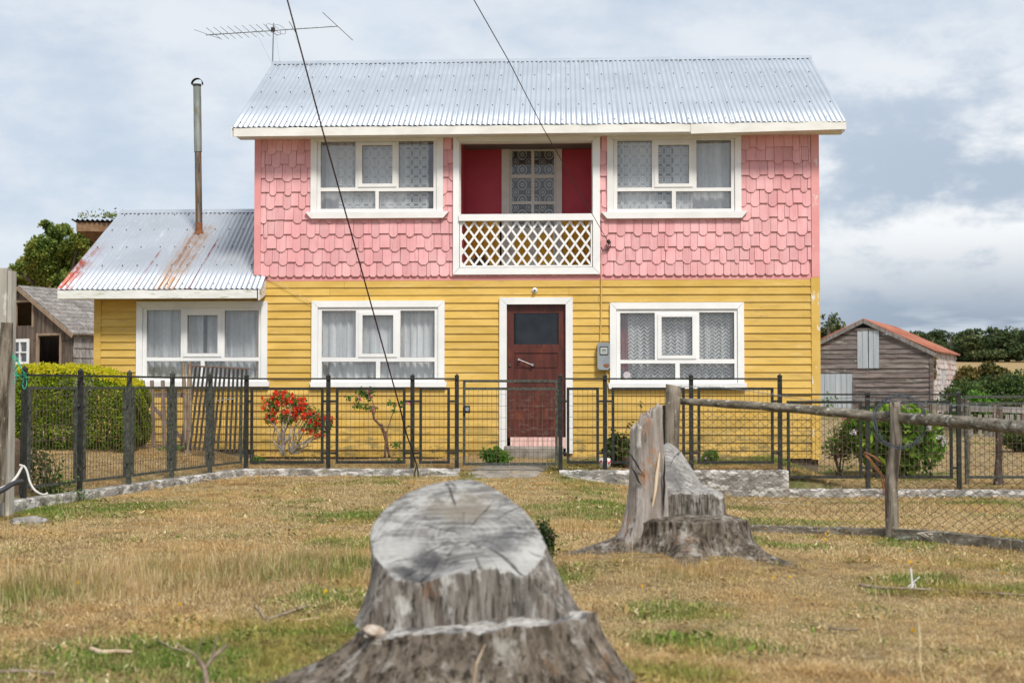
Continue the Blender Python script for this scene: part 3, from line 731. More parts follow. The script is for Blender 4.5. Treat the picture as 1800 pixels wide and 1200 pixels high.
# ---- windows
def curtain(parent, u0, u1, z0, z1, v, mat, folds=9, amp=.018, seed=0, gather=0.):
    n = int(max(24, (u1-u0)*90)); V = []; F = []
    g = random.Random(seed); ph = g.random()*6; ph2 = g.random()*6
    for j in range(5):
        s = j/4
        for i in range(n+1):
            r = i/n; u = u0+(u1-u0)*r
            w = amp*(math.sin(r*folds*6.283+ph+.5*math.sin(r*5+ph2)+.3*s)+.35*math.sin(r*folds*14+ph2))
            V.append((u+gather*(1-s)*(u1-u)*0, v+w*(.7+.5*s), z1-(z1-z0)*s))
    for j in range(4):
        for i in range(n): a = j*(n+1)+i; F.append((a, a+n+1, a+n+2, a+1))
    return link('curtain', fast_mesh('curtain', V, F, None, True), mat, parent, None, False)
def window(key, curts, trim, label=None):
    o, ps, s = WINS[key]; R = rect(*o); P = [rect(*p) for p in ps]; RS = rect(*s, v=-.06)
    c0 = .095
    mb = MB()
    # casing of four mitred boards, standing proud of the cladding
    a, b, z0, z1 = R; I = (a+c0, b-c0, z0-.02, z1-c0); v0, v1 = -.058, -.004
    def mitre(p):  mb.prism(p, 'y', v0, v1)
    mitre([(a, z1), (b, z1), (I[1], I[3]), (I[0], I[3])]); mitre([(a, z1-.003), (I[0]-.002, I[3]-.003), (I[0]-.002, z0), (a, z0)]); mitre([(b, z1-.003), (b, z0), (I[1]+.002, z0), (I[1]+.002, I[3]-.003)])
    w = hb(mb, 'window', trim, house, label=label)
    mb = MB(); holed(mb, I[0]+.001, I[1]-.001, z0+.0, I[3]-.001, P, -.034, .05); hb(mb, 'window_frame', trim, w)
    # opening casement in the middle, with its own raised frame
    m = P[1]; f = .058; mb = MB(); holed(mb, m[0]-f, m[1]+f, m[2]-f*.85, m[3]+f*.75, [m], -.046, -.0345); hb(mb, 'casement', trim, w)
    for i, p in enumerate(P):
        mb = MB(); q = .004; mb.box((p[0]+.001, .000, p[2]+.001), (p[1]-.001, .004, p[3]-.001)); hb(mb, 'pane', M['glass'], w)
    mb = MB()
    for p in P: holed(mb, p[0]+.0005, p[1]-.0005, p[2]+.0005, p[3]-.0005, [[p[0]+.0055, p[1]-.0055, p[2]+.0055, p[3]-.0055]], -.012, -.001)
    hb(mb, 'putty', surf('aged_putty', (.12, .10, .085), (.32, .30, .27), 14, .9, bump=0) if 'putty' not in M else M['putty'], w)
    # sill
    mb = MB(); za_, zb_ = RS[2], RS[3]; ch = .085 if key[0] == 'u' else .012
    mb.prism([(RS[0], zb_), (RS[1], zb_), (RS[1]-ch, za_), (RS[0]+ch, za_)], 'y', -.085, -.0035); hb(mb, 'sill', trim, w)
    for (ra, rb, mat, fo, am, sd, vv) in curts:
        W0, W1 = P[0][0]-.04, P[2][1]+.04
        curtain(w, W0+(W1-W0)*ra, W0+(W1-W0)*rb, P[3][2]-.05, P[0][3]+.04, vv, M[mat], fo, am, sd)
    return w
M['putty'] = surf('aged_putty', (.14, .12, .10), (.36, .34, .31), 14, .9, bump=0)
M['upwhite'] = surf('chalky_white_paint', (.72, .71, .69), (.79, .78, .77), 3, .6, bump=.2, bsc=25, stains=[((.42, .30, .2), (11, 11, 11), .73, .78, .8)])
window('ul', [(0, .74, 'c_sheer', 7, .012, 1, .16), (.17, .93, 'c_swirl', 5, .010, 2, .07)], M['upwhite'], 'window with swirl lace curtain on the left of the balcony')
window('ur', [(.50, 1, 'c_sheer', 7, .012, 4, .16), (.06, .36, 'c_sheer', 4, .012, 14, .17), (.0, .66, 'c_swirl', 5, .010, 5, .07)], M['upwhite'], 'window with swirl lace curtain on the right of the balcony')
window('ll', [(0, .480, 'c_sheer', 8, .022, 7, .13), (.515, 1, 'c_sheer', 8, .022, 8, .13)], M['white'])
window('lm', [(0, .56, 'c_sheer', 8, .02, 9, .12), (.52, 1, 'c_sheer', 8, .02, 10, .13)], M['white'])
window('lr', [(.0, .10, 'c_red', 3, .02, 11, .17), (.09, 1, 'c_zigzag', 14, .022, 12, .12)], M['white'])
# round sticker on the lower left pane of the right hand window
p = HP(1102, 659, -.003); mb = MB(); mb.prism([(p.x+.052*math.cos(t_), p.z+.052*math.sin(t_)) for t_ in [i*math.pi/10 for i in range(20)]], 'y', -.004, -.001)
stk = hb(mb, 'sticker', surf('pale_sticker', (.45, .42, .43), (.60, .55, .57), 40, .6, bump=0)); 

# ---- front door
mb = MB(); a, b, z0, z1 = DOOR; ia, ib, iz0, iz1 = DIN; v0, v1 = -.056, -.004; z0 = .26
mb.prism([(a, z1), (b, z1), (ib, iz1), (ia, iz1)], 'y', v0, v1); mb.prism([(a, z1-.003), (ia-.002, iz1-.003), (ia-.002, z0), (a, z0)], 'y', v0, v1); mb.prism([(b, z1-.003), (b, z0-.03), (ib+.002, z0-.03), (ib+.002, iz1-.003)], 'y', v0, v1)
hb(mb, 'door_casing', M['white'])
mb = MB(); gl = rect(903, 982, 550.5, 605, v=.03); p1 = rect(904, 981, 620, 648, v=.03); p2 = rect(904, 981, 671, 762, v=.03)
holed(mb, ia+.004, ib-.004, HP(950, 770).z, iz1-.004, [gl, p1, p2], .020, .062); dr = hb(mb, 'front_door', M['door'])
mb = MB(); mb.box((p1[0]-.002, .034, p1[2]-.002), (p1[1]+.002, .05, p1[3]+.002)); mb.prism([(p1[0]+.02, p1[2]+.02), (p1[1]-.02, p1[2]+.02), (p1[1]-.02, p1[3]-.02), (p1[0]+.02, p1[3]-.02)], 'y', .024, .0335); hb(mb, 'door_panel', M['door'], dr)
nn_ = 4
for k in range(nn_):
    a_ = p2[2]+(p2[3]-p2[2])*k/nn_; b_ = p2[2]+(p2[3]-p2[2])*(k+1)/nn_
    mb = MB(); mb.box((p2[0]-.002, .030+.003*(k % 2), a_+.002), (p2[1]+.002, .05, b_-.002)); hb(mb, 'door_panel', M['door'], dr)
mb = MB(); n_ = 60
V = []; 
for i in range(n_*2+1):
    u = gl[0]+(gl[1]-gl[0])*i/(n_*2); V += [(u, .036-(.003 if i % 2 else 0), gl[2]), (u, .036-(.003 if i % 2 else 0), gl[3])]
mb.add(V, [(2*i, 2*i+2, 2*i+3, 2*i+1) for i in range(n_*2)]); mb.add([(x, y+.006, z) for x, y, z in V], [(2*i, 2*i+1, 2*i+3, 2*i+2) for i in range(n_*2)])
hb(mb, 'door_glass', M['glassdoor'], dr)
mb = MB(); q0, q1 = HP(912, 632, -.03), HP(936, 641.5, -.03)
mb.tube([q0, q1], .007, 10)
for q in (q0, q1): mb.tube([(q.x, .022, q.z), (q.x, .016, q.z), (q.x, -.022, q.z), (q.x, -.042, q.z)], [.028, .028, .017, .014], 14)
hb(mb, 'door_handle', M['chrome'], dr, smooth=False)
q = HP(896.5, 642, .02); mb = MB(); mb.tube([(q.x, .02, q.z), (q.x, .006, q.z)], [.028, .024], 16, 0); mb.tube([(q.x, .004, q.z), (q.x, -.004, q.z)], [.012, .011], 10, 1); hb(mb, 'door_lock', [M['galv_dark'], M['rust']], dr)
mb = MB(); mb.box((ia-.0, .05, .18), (ib, .3, .255)); hb(mb, 'threshold', M['footing'])
# ---- balcony
D1 = 1.05
bl, br, bz0, bz1 = BIN; T = BAL
mb = MB(); mb.box((bl-.10, .112, bz0-.06), (br+.10, D1+.1, bz0-.02)); hb(mb, 'balcony_floor', M['footing'])
mb = MB(); mb.box((bl-.10, .112, bz1+.30), (br+.10, D1, bz1+.34)); hb(mb, 'balcony_ceiling', M['cream'])
bo = MB(); zw = HP(850, 381, D1).z
for (x, s) in ((bl-.03, -1), (br+.0, 1)):
    mb = MB(); mb.box((x, .112, bz0-.018), (x+.03, D1, bz1+.298)); hb(mb, 'balcony_side_wall', M['crimson'])
dc = rect(882, 988, 246, 470, v=D1); 
mb = MB(); mb.box((bl-.1, D1, zw), (dc[0]+.02, D1+.05, bz1+.33)); hb(mb, 'balcony_rear_wall', M['crimson']); mb = MB(); mb.box((dc[1]-.02, D1, zw), (br+.1, D1+.05, bz1+.33)); hb(mb, 'balcony_rear_wall', M['crimson'])
k = 0; x = bl-.08
while x < br+.08:
    w = .088
    if not (dc[0]-.02 < x+w/2 < dc[1]+.02):
        mb = MB(); mb.prism([(x+.002, D1+.05), (x+.002, D1-.008), (x+.008, D1-.014), (x+w-.008, D1-.014), (x+w-.002, D1-.008), (x+w-.002, D1+.05)], 'z', bz0-.018, zw-.003); hb(mb, 'wainscot_board', M['orange'])
    x += w
mb = MB(); dl = rect(896.5, 977, 262, 470, v=D1); z1_ = HP(930, 248, D1).z
mb.box((dc[0], D1-.035, bz0-.018), (dl[0]-.004, D1+.055, bz1+.22)); mb.box((dl[1]+.004, D1-.035, bz0-.018), (dc[1], D1+.055, bz1+.22)); mb.box((dl[0]-.003, D1-.033, dl[3]+.012), (dl[1]+.003, D1+.055, bz1+.22)); hb(mb, 'balcony_door_casing', M['cream'])
gp = [rect(x0, x1, y0, y1, v=D1) for (y0, y1) in ((265.5, 307), (313, 354), (359, 400)) for (x0, x1) in ((899.5, 934), (939, 974))]
bp = [rect(x0, x1, y0, y1, v=D1) for (y0, y1) in ((410, 465),) for (x0, x1) in ((904, 931), (943, 972))]
mb = MB(); holed(mb, dl[0], dl[1], bz0-.017, dl[3], gp+bp, D1+.0, D1+.04); bd = hb(mb, 'balcony_door', M['cream'])
for p in gp: mb = MB(); mb.box((p[0]+.001, D1+.014, p[2]+.001), (p[1]-.001, D1+.018, p[3]-.001)); hb(mb, 'pane', M['glassbal'], bd)
for p in bp: mb = MB(); mb.box((p[0]-.002, D1+.012, p[2]-.002), (p[1]+.002, D1+.03, p[3]+.002)); hb(mb, 'door_panel', M['orange'], bd)
curtain(bd, dl[0]+.01, dl[1]-.01, gp[4][2]-.03, gp[0][3]+.03, D1+.047, M['c_ring'], 2, .003, 20)
# white frame round the opening, mitred
mb = MB(); v0, v1 = -.066, -.0045
mb.prism([(T[0], T[3]), (T[1], T[3]), (br, bz1), (bl, bz1)], 'y', v0+.003, v1); mb.prism([(T[0], T[2]), (bl, bz0), (br, bz0), (T[1], T[2])], 'y', v0+.003, v1)
mb.prism([(T[0], T[3]-.004), (bl-.002, bz1-.004), (bl-.002, bz0+.004), (T[0], T[2]+.004)], 'y', v0, v1); mb.prism([(T[1], T[3]-.004), (T[1], T[2]+.004), (br+.002, bz0+.004), (br+.002, bz1-.004)], 'y', v0, v1)
hb(mb, 'balcony_frame', M['white'])
mb = MB(); mb.box((bl-.0, -.003, bz0+.001), (bl+.012, .112, bz1)); mb.box((br-.012, -.003, bz0+.001), (br, .112, bz1)); mb.box((bl+.013, -.003, bz1-.012), (br-.013, .112, bz1)); mb.box((bl+.013, -.003, bz0), (br-.013, .112, bz0+.012)); hb(mb, 'balcony_jamb', M['cream'])
lr_ = rect(812, 1038.5, 389.5, 466, v=-.03)
mb = MB(); rt = rect(806.5, 1042.5, 375.5, 387, v=-.08); mb.prism([(-.095, rt[2]), (-.095, rt[3]-.012), (-.0, rt[3]), (-.0, rt[2])], 'x', rt[0], rt[1]); bal = hb(mb, 'balustrade', M['white'])
mb = MB(); holed(mb, lr_[0]-.03, lr_[1]+.02, lr_[2]-.025, rt[2]-.002, [[lr_[0], lr_[1], lr_[2], lr_[3]]], -.052, -.022); hb(mb, 'lattice_frame', M['white'], bal)
uL_, uR_, zl_, zh_ = lr_[0]-.008, lr_[1]+.008, lr_[2]-.008, lr_[3]+.008
sp = .157; sl = 58/79.0; Hh = zh_-zl_; DX = Hh*sl
for s, vv in ((1, -.040), (-1, -.032)):
    x = uL_-DX+.05 if s > 0 else uL_+.04
    while x < (uR_ if s > 0 else uR_+DX):
        p, q = (x, zl_), (x+s*DX, zh_)
        # clip on the sides
        def cl(p, q):
            (x0, y0), (x1, y1) = p, q
            pts = []
            for (xa, ya), (xb, yb) in (((x0, y0), (x1, y1)), ((x1, y1), (x0, y0))):
                if xa < uL_: t_ = (uL_-xa)/(xb-xa); xa, ya = uL_, ya+(yb-ya)*t_
                if xa > uR_: t_ = (uR_-xa)/(xb-xa); xa, ya = uR_, ya+(yb-ya)*t_
                pts.append((xa, ya))
            return pts
        if max(p[0], q[0]) > uL_+.03 and min(p[0], q[0]) < uR_-.03:
            (xa, ya), (xb, yb) = cl(p, q)
            if abs(yb-ya) > .03: mb = MB(); mb.bar((xa, vv, ya), (xb, vv, yb), .031, .007, up=(0, 1, 0)); hb(mb, 'slat', M['white'], bal)
        x += sp

# ---- stove pipe on the annex roof
top = HP(346.5, 150, pc.y); r_ = .058
sp_ = thing('stove_pipe', 'tall rusty metal stove pipe with arched cowl on the annex roof', 'chimney', tuple(HW(*pc)))
mid = pc + (top-pc)*.56
Wp = lambda p: HW(p.x, p.y, p.z)
M['pipe'] = surf('streaked_zinc_pipe', (.22, .24, .22), (.34, .37, .35), (20, 20, 3), .5, metal=.5, bump=.3, stains=[((.22, .15, .06), (9, 9, 2), .55, .7, .8), ((.05, .05, .05), (14, 14, 3), .6, .7, .7)])
M['pipelow'] = surf('brown_stained_pipe', (.14, .11, .09), (.26, .23, .20), (30, 30, 2), .5, metal=.5, bump=.3, stains=[((.24, .12, .04), (20, 20, 2), .45, .6, .7), ((.03, .03, .03), (22, 22, 3), .55, .65, .8)])
mb = MB(); mb.tube([Wp(pc)-Vector((0, 0, .15)), Wp(pc+(mid-pc)*.12)], [r_*.97, r_*.97], 20); mb.build('pipe_foot', M['rust'], sp_, smooth=False)
mb = MB(); mb.tube([Wp(pc+(mid-pc)*.12), Wp(pc+(mid-pc)*.6), Wp(mid)], r_*.93, 20); mb.build('pipe_section', M['pipelow'], sp_)
mb = MB(); mb.tube([Wp(mid)-Vector((0, 0, .03)), Wp(mid+(top-mid)*.5), Wp(top)], r_*1.08, 20); mb.build('pipe_section', M['pipe'], sp_)
mb = MB(); tp = Wp(top); mb.tube([tp-Vector((0, 0, .02)), tp+Vector((0, 0, .015))], r_*1.16, 20)
ar = []
n_ = 14; w_ = .115
V = []; 
for i in range(n_+1):
    a_ = math.radians(-8+196*i/n_); rr = .088
    for rr2 in (rr, rr-.004):
        for yy in (-w_/2, w_/2): V.append((tp.x+rr2*math.cos(a_)-.0+.01*math.sin(a_), tp.y+yy, tp.z+.02+rr2*1.0*math.sin(a_)))
Fq = []
for i in range(n_):
    b_ = i*4; Fq += [(b_, b_+1, b_+5, b_+4), (b_+2, b_+6, b_+7, b_+3), (b_, b_+4, b_+6, b_+2), (b_+1, b_+3, b_+7, b_+5)]
mb.add(V, Fq); mb.build('cowl', M['galv_dark'], sp_)
mb = MB()
for k in range(16):
    a_ = k*math.pi/8; b_ = a_+math.pi/8
mb.tube([Wp(pc)-Vector((0, 0, .03)), Wp(pc)+Vector((0, 0, .03))], [r_*1.5, r_*1.05], 20); mb.build('pipe_collar', M['rust'], sp_)

# ---- television aerial at the end of the ridge
base = HP(478.5, 112, 2.5); top_ = HP(481, 41, 2.5)
an = thing('tv_aerial', 'long thin television aerial on a short mast above the left end of the ridge', 'antenna', tuple(Wp(base)))
M['alu'] = surf('dull_aluminium', (.20, .23, .25), (.28, .31, .33), 9, .5, metal=.4, bump=0)
mb = MB(); mb.tube([Wp(base)-Vector((0, 0, .25)), Wp(top_)], .011, 8); mb.build('mast', M['alu'], an)
c0 = HP(480, 52, 2.5); L0 = HP(362, 61.5, 2.15); R0 = HP(594, 46, 2.85)
bl0, br0 = Wp(L0), Wp(R0); bl0.z += 0
mb = MB(); mb.tube([bl0, br0], .0125, 8); mb.build('boom', M['alu'], an)
Bd = (br0-bl0)
for k, xx in enumerate([364, 376, 388.5, 400, 412, 424, 437, 450, 461.5, 474]):
    f = (xx-362)/(594-362); c = bl0+Bd*f; L_ = .52
    sx = 1.0 if k else 1.3
    d = Vector((.165, .52, -.06)).normalized()*L_*.5
    if k == 0: d = Vector((.28, .45, -.0)).normalized()*.3
    mb = MB(); mb.tube([c-d+Vector((0, 0, .02)), c+d], .0042, 5); mb.build('aerial_element', M['alu'], an)
for (xa, ya, xb, yb, va, vb) in ((567, 22, 620, 71, 1.7, 3.6), (508, 38, 520, 58, 2.2, 2.9)):
    mb = MB(); mb.tube([Wp(HP(xa, ya, va)), Wp(HP((xa+xb)/2, (ya+yb)/2, (va+vb)/2)), Wp(HP(xb, yb, vb))], .006, 6); mb.build('aerial_element', M['alu'], an)
for (ca, sx) in ((481, 1.0), (492, .8)):
    ce = Wp(HP(ca, 52, 2.5)); pts = []
    for i in range(13):
        a_ = i/12*2*math.pi; pts.append(ce+Vector((.165, .50, -.04)).normalized()*.26*math.cos(a_)*sx+Vector((.03, 0, .05))*math.sin(a_))
    mb = MB(); mb.tube(pts, .004, 5); mb.build('folded_dipole', M['alu'], an)
mb = MB(); mb.box(tuple(Wp(HP(480, 52, 2.5))-Vector((.03, .03, .035))), tuple(Wp(HP(480, 52, 2.5))+Vector((.03, .03, .03)))); mb.build('junction_box', M['galv_dark'], an)
for (xa, ya, xb, yb, vb) in ((450, 56, 478, 112, 3.2), (484, 56, 492, 109, 2.0), (517, 60, 536, 108, 2.5)):
    mb = MB(); mb.tube([Wp(HP(xa, ya, 2.5)), Wp(HP(xb, yb, vb))], .0016, 4); mb.build('stay_wire', M['galvwire'], an)

# ---- meter, conduit, lamp holder, door cloth, step
q = rect(1050, 1072, 602, 650, v=-.10); mc = HP(1061, 650, -.04)
me_ = thing('electric_meter', 'grey electricity meter box on the yellow wall left of the right window', 'meter', tuple(HW(mc.x, -.04, q[2])))
def hw_build(mb, name, mat, par, **k):
    mb.V = [tuple(HW(*v)) for v in mb.V]; return mb.build(name, mat, par, **k)
mb = MB(); a, b, z0, z1 = q; mb.box((a+.006, -.028, z0+.01), (b-.006, -.018, z1-.01)); mb.prism([(a, z0+.03), (a+.025, z0), (b-.025, z0), (b, z0+.03), (b, z1-.02), (b-.02, z1), (a+.02, z1), (a, z1-.02)], 'y', -.115, -.0285); hw_build(mb, 'meter_case', M['meter'], me_)
w_ = rect(1055.5, 1068, 610, 622, v=-.115); mb = MB(); holed(mb, w_[0]-.01, w_[1]+.01, w_[2]-.01, w_[3]+.01, [w_], -.124, -.1155); hw_build(mb, 'window_rim', M['galv_dark'], me_)
mb = MB(); mb.box((w_[0], -.119, w_[2]), (w_[1], -.1155, w_[3])); hw_build(mb, 'dial_plate', surf('meter_dial', (.42, .45, .43), (.5, .52, .5), 20, .3, bump=0), me_)
mb = MB(); zc = (w_[2]+w_[3])/2
for k in range(4): mb.box((w_[0]+.022+k*.016, -.1205, zc), (w_[0]+.033+k*.016, -.1192, zc+.018))
mb.box((w_[0]+.02, -.1205, zc-.02), (w_[1]-.02, -.1192, zc-.014)); hw_build(mb, 'counter', M['galv_dark'], me_)
mb = MB(); e = HP(1066, 642, -.118); mb.prism([(e.x-.045, e.z+.006), (e.x-.02, e.z+.022), (e.x+.02, e.z+.024), (e.x+.045, e.z+.008), (e.x+.03, e.z-.02), (e.x-.02, e.z-.026)], 'y', -.122, -.1155); hw_build(mb, 'rusty_patch', M['rust'], me_)
cd = thing('conduit', 'thin painted conduit running down the wall to the meter box and on to the ground', 'conduit', tuple(HW(HP(1057, 600).x, -.03, .2)))
mb = MB(); mb.tube([HP(1057, 423, -.045), HP(1057, 487, -.042)], .009, 8); hw_build(mb, 'upper_pipe', M['pcable'], cd)
mb = MB(); mb.tube([HP(1057, 487, -.042), HP(1056.5, 560, -.04), HP(1055, 601, -.04)], .009, 8); mb.tube([HP(1066.5, 650, -.045), HP(1067, 720, -.042), HP(1067, 790, -.04)], .013, 8); hw_build(mb, 'lower_pipe', M['ycable'], cd)
lh = HP(940, 510, -.05); lt = thing('lamp_holder', 'small round empty lamp holder on the wall above the front door', 'lamp', tuple(HW(lh.x, -.02, lh.z)))
mb = MB(); mb.tube([(lh.x, -.018, lh.z), (lh.x, -.035, lh.z), (lh.x, -.04, lh.z)], [.042, .04, .03], 18); hw_build(mb, 'base', M['whitedirty'], lt)
mb = MB(); mb.tube([(lh.x, -.04, lh.z), (lh.x, -.09, lh.z-.008)], [.024, .022], 14); mb.tube([(lh.x, -.0905, lh.z-.008), (lh.x, -.093, lh.z-.008)], .014, 10, 1); hw_build(mb, 'socket', [M['whitedirty'], M['galv_dark']], lt)
# cloth hung at the foot of the door
V = []; F = []; n_ = 60; ua, ub = HP(897, 768, -.05).x, HP(995, 768, -.05).x; zt_, zb_ = HP(950, 768, -.05).z, HP(950, 786.5, -.05).z
for j in range(5):
    for i in range(n_+1):
        r = i/n_; V.append(HW(ua+(ub-ua)*r, -.062+.012*math.sin(r*31+j*.4)+.006*math.sin(r*70)-.02*(j/4), zt_+(zb_-zt_)*j/4+.010*math.sin(r*12)*(j == 4)))
for j in range(4):
    for i in range(n_): a = j*(n_+1)+i; F.append((a, a+n_+1, a+n_+2, a+1))
o = link('door_cloth', fast_mesh('door_cloth', V, F, None, True), M['mat']); tag(o, 'crumpled pink cloth laid along the foot of the dark red front door', 'cloth')
st = rect(886, 990, 785, 812, v=-.36)
mb = MB(); a, b = HP(886, 800, -.3).x, HP(990, 800, -.3).x; zt_ = HP(930, 785.5, -.34).z
mb.prism([(-.36, -.2), (-.36, zt_-.02), (-.345, zt_), (-.03, zt_+.005), (-.03, -.2)], 'x', a, b)
o = hw_build(mb, 'door_step', M['conc_plain'], None); tag(o, 'rough concrete step below the front door', 'step')
# dark wooden stool parts lying in the corner of the balcony
pq = HP(835, 462, .45); ch = thing('broken_chair', 'dark broken chair lying behind the lattice in the left corner of the balcony', 'chair', tuple(HW(pq.x, .45, bz0)))
mb = MB(); mb.bar(HP(812, 463, .4), HP(858, 444, .45), .05, .02); hw_build(mb, 'board', surf('pale_lath', (.5, .45, .35), (.6, .55, .45), 6, .8), ch)
mb = MB(); mb.prism([(HP(822, 0, .4).x, bz0-.017), (HP(858, 0, .4).x, bz0-.017), (HP(851, 0, .4).x, HP(0, 449, .4).z), (HP(838, 0, .4).x, HP(0, 452, .4).z)], 'y', .35, .5); hw_build(mb, 'seat', surf('dark_brown_wood', (.05, .03, .02), (.10, .06, .04), 9, .7), ch)
mb = MB(); mb.bar(HP(848, 449, .52), HP(860, 466, .52), .03, .03); hw_build(mb, 'leg', M['dark'], ch)

# ---------------------------------------------------------------- concrete plinth under the fence
def plinth(name, label, pts, top, bot, w=.16, seed=0):
    """a low cast wall following pts, with chipped rough faces"""
    V = []; F = []; g = random.Random(seed); P = []
    for (x0, y0), (x1, y1) in zip(pts, pts[1:]):
        n = max(2, int(math.hypot(x1-x0, y1-y0)/.04)); P += [(x0+(x1-x0)*i/n, y0+(y1-y0)*i/n) for i in range(n)]
    P.append(pts[-1]); K = 9; m = len(P)
    for i, (x, y) in enumerate(P):
        a = P[max(i-1, 0)]; b = P[min(i+1, m-1)]; d = Vector((b[0]-a[0], b[1]-a[1], 0)).normalized(); nrm = Vector((d.y, -d.x, 0))
        zt_ = top[0]+(top[1]-top[0])*i/(m-1)
        sec = [(w/2, bot), (w/2, zt_-.14), (w/2, zt_-.09), (w/2, zt_-.045), (w/2-.006, zt_-.012), (w/2-.022, zt_), (0, zt_+.004), (-w/2+.01, zt_), (-w/2, bot)]
        for o, z in sec:
            q = mnoise.noise(Vector((x*9, y*9+o*5, z*11)))*.016 + mnoise.noise(Vector((x*30, y*30, z*30)))*.006
            V.append((x+nrm.x*(o+q), y+nrm.y*(o+q), z+(q*.8 if z > bot else 0)))
    for i in range(m-1):
        for k in range(K-1): a = i*K+k; F.append((a, a+K, a+K+1, a+1))
    F.append(tuple(range(K))); F.append(tuple(range(m*K-1, m*K-K-1, -1)))
    o = link(name, fast_mesh(name, V, F), M['conc']); return tag(o, label, 'kerb')
XG0, XG1, XS = at(812, 820, FY0).x, at(980, 820, FY0).x, at(1383, 830, FY0).x
ZK = at(900, 823, FY0).z; ZK2 = at(1600, 858, FY0).z
plinth('concrete_kerb', 'whitish chipped concrete kerb under the left fence run that comes towards the viewer', [(FX1-.1, FY1-.45), (FX0-.02, FY0-.08)], (gz(FX1, FY1)+.06, ZK), -.35, seed=1)
plinth('concrete_kerb', 'low grey concrete kerb under the fence between the corner post and the gate', [(FX0-.0, FY0-.06), (XG0-.02, FY0-.06)], (ZK, ZK), -.35, seed=2)
plinth('concrete_kerb', 'tall mossy concrete kerb behind the split stump, right of the gate', [(XG1+.02, FY0-.06), (XS, FY0-.06)], (ZK-.02, ZK-.02), -.6, seed=3)
plinth('concrete_kerb', 'lower concrete kerb at the right under the fence beyond the house corner', [(XS+.003, FY0-.06), (XS+5.5, FY0-.06)], (ZK2, ZK2-.03), -.75, seed=4)
# path through the gate
V = []; F = []; n1, n2 = 30, 24
for j in range(n2+1):
    for i in range(n1+1):
        y = FY0-.42+1.25*j/n2; x0, x1 = XG0+.10+.06*math.sin(j), XG1-.02-.3*(1-j/n2)
        if j > n2*.45: x0 += .35*(j/n2-.45)
        x = x0+(x1-x0)*i/n1; e = min(i, n1-i, j*2, 99)
        V.append((x, y, gz(x, y)+.016*min(e, 2)/2+.003*math.sin(i*2.1+j)))
for j in range(n2):
    for i in range(n1): a = j*(n1+1)+i; F.append((a, a+1, a+n1+2, a+n1+1))
link('path', fast_mesh('path', V, F, None, True), M['conc_plain'], kind='structure')

# ---------------------------------------------------------------- metal fence
def mesh_panel(mb, A, B, z0a, z1a, z0b, z1b, pv=.060, ph_=.155, r=.0022):
    """welded mesh between two verticals A and B (plan points) with sloping bottoms allowed"""
    A = Vector(A); B = Vector(B); L_ = (B-A).length; n = max(2, int(L_/pv))
    for i in range(1, n):
        f = i/n; p = A.lerp(B, f); lo = z0a+(z0b-z0a)*f; hi = z1a+(z1b-z1a)*f
        mb.bar((p.x, p.y, lo), (p.x, p.y, hi), r*2, r*2)
    m = int((z1a-z0a)/ph_)
    for k in range(1, m+1):
        f = k/(m+.5); mb.bar((A.x, A.y-.004, z0a+(z1a-z0a)*f), (B.x, B.y-.004, z0b+(z1b-z0b)*f), r*2, r*2)
def post(mb, x, y, z0, z1, w=.055, ang=0):
    mb.bar((x, y, z0), (x, y, z1-.03), w, w, up=(math.sin(ang), math.cos(ang), 0))
    # pointed cap
    c, s = math.cos(ang)*w/2, math.sin(ang)*w/2; n = len(mb.V)
    q = [(x-c-s, y+s-c), (x+c-s, y-s-c), (x+c+s, y-s+c), (x-c+s, y+s+c)]
    mb.add([(a, b, z1-.0295) for a, b in q]+[((a-x)*1.15+x, (b-y)*1.15+y, z1-.012) for a, b in q]+[(x, y, z1+.022)], [(3, 2, 1, 0), (0, 1, 5, 4), (1, 2, 6, 5), (2, 3, 7, 6), (3, 0, 4, 7), (4, 5, 8), (5, 6, 8), (6, 7, 8), (7, 4, 8)])
def frame(mb, A, B, z0a, z1a, z0b, z1b, w=.036):
    A = Vector(A); B = Vector(B); d = (B-A).normalized()
    a0 = Vector((A.x, A.y, z0a)); a1 = Vector((A.x, A.y, z1a)); b0 = Vector((B.x, B.y, z0b)); b1 = Vector((B.x, B.y, z1b)); D3 = Vector((d.x, d.y, 0))
    up = (0, 0, 1)
    nrm = Vector((d.y, -d.x, 0))
    mb.bar(a0-Vector((0, 0, w/2)), a1+Vector((0, 0, w/2)), w, w, up=nrm); mb.bar(b0-Vector((0, 0, w/2)), b1+Vector((0, 0, w/2)), w, w, up=nrm)
    mb.bar(a0+D3*w/2, b0-D3*w/2, w*.98, w*.98); mb.bar(a1+D3*w/2, b1-D3*w/2, w*.98, w*.98)
def fence_panel(th, A, B, z0a, z1a, z0b, z1b, mat, pv=.060, w=.036):
    mb = MB(); frame(mb, A, B, z0a, z1a, z0b, z1b, w); fr = mb.build('panel_frame', mat, th)
    mb = MB(); mesh_panel(mb, A, B, z0a, z1a, z0b, z1b, pv); mb.build('wire_mesh', M['wire'], fr, kind='stuff')
FZ = lambda py: at(900, py, FY0).z
fx = lambda px: at(px, 740, FY0).x
TOP, RAIL, FT, FB, C1, C2 = FZ(659), FZ(665.5), FZ(683), FZ(812), FZ(705), FZ(796)
TOP2, RAIL2, FT2, FB2, C12, C22 = FZ(689), FZ(693), FZ(706.5), FZ(838), FZ(716), FZ(822)
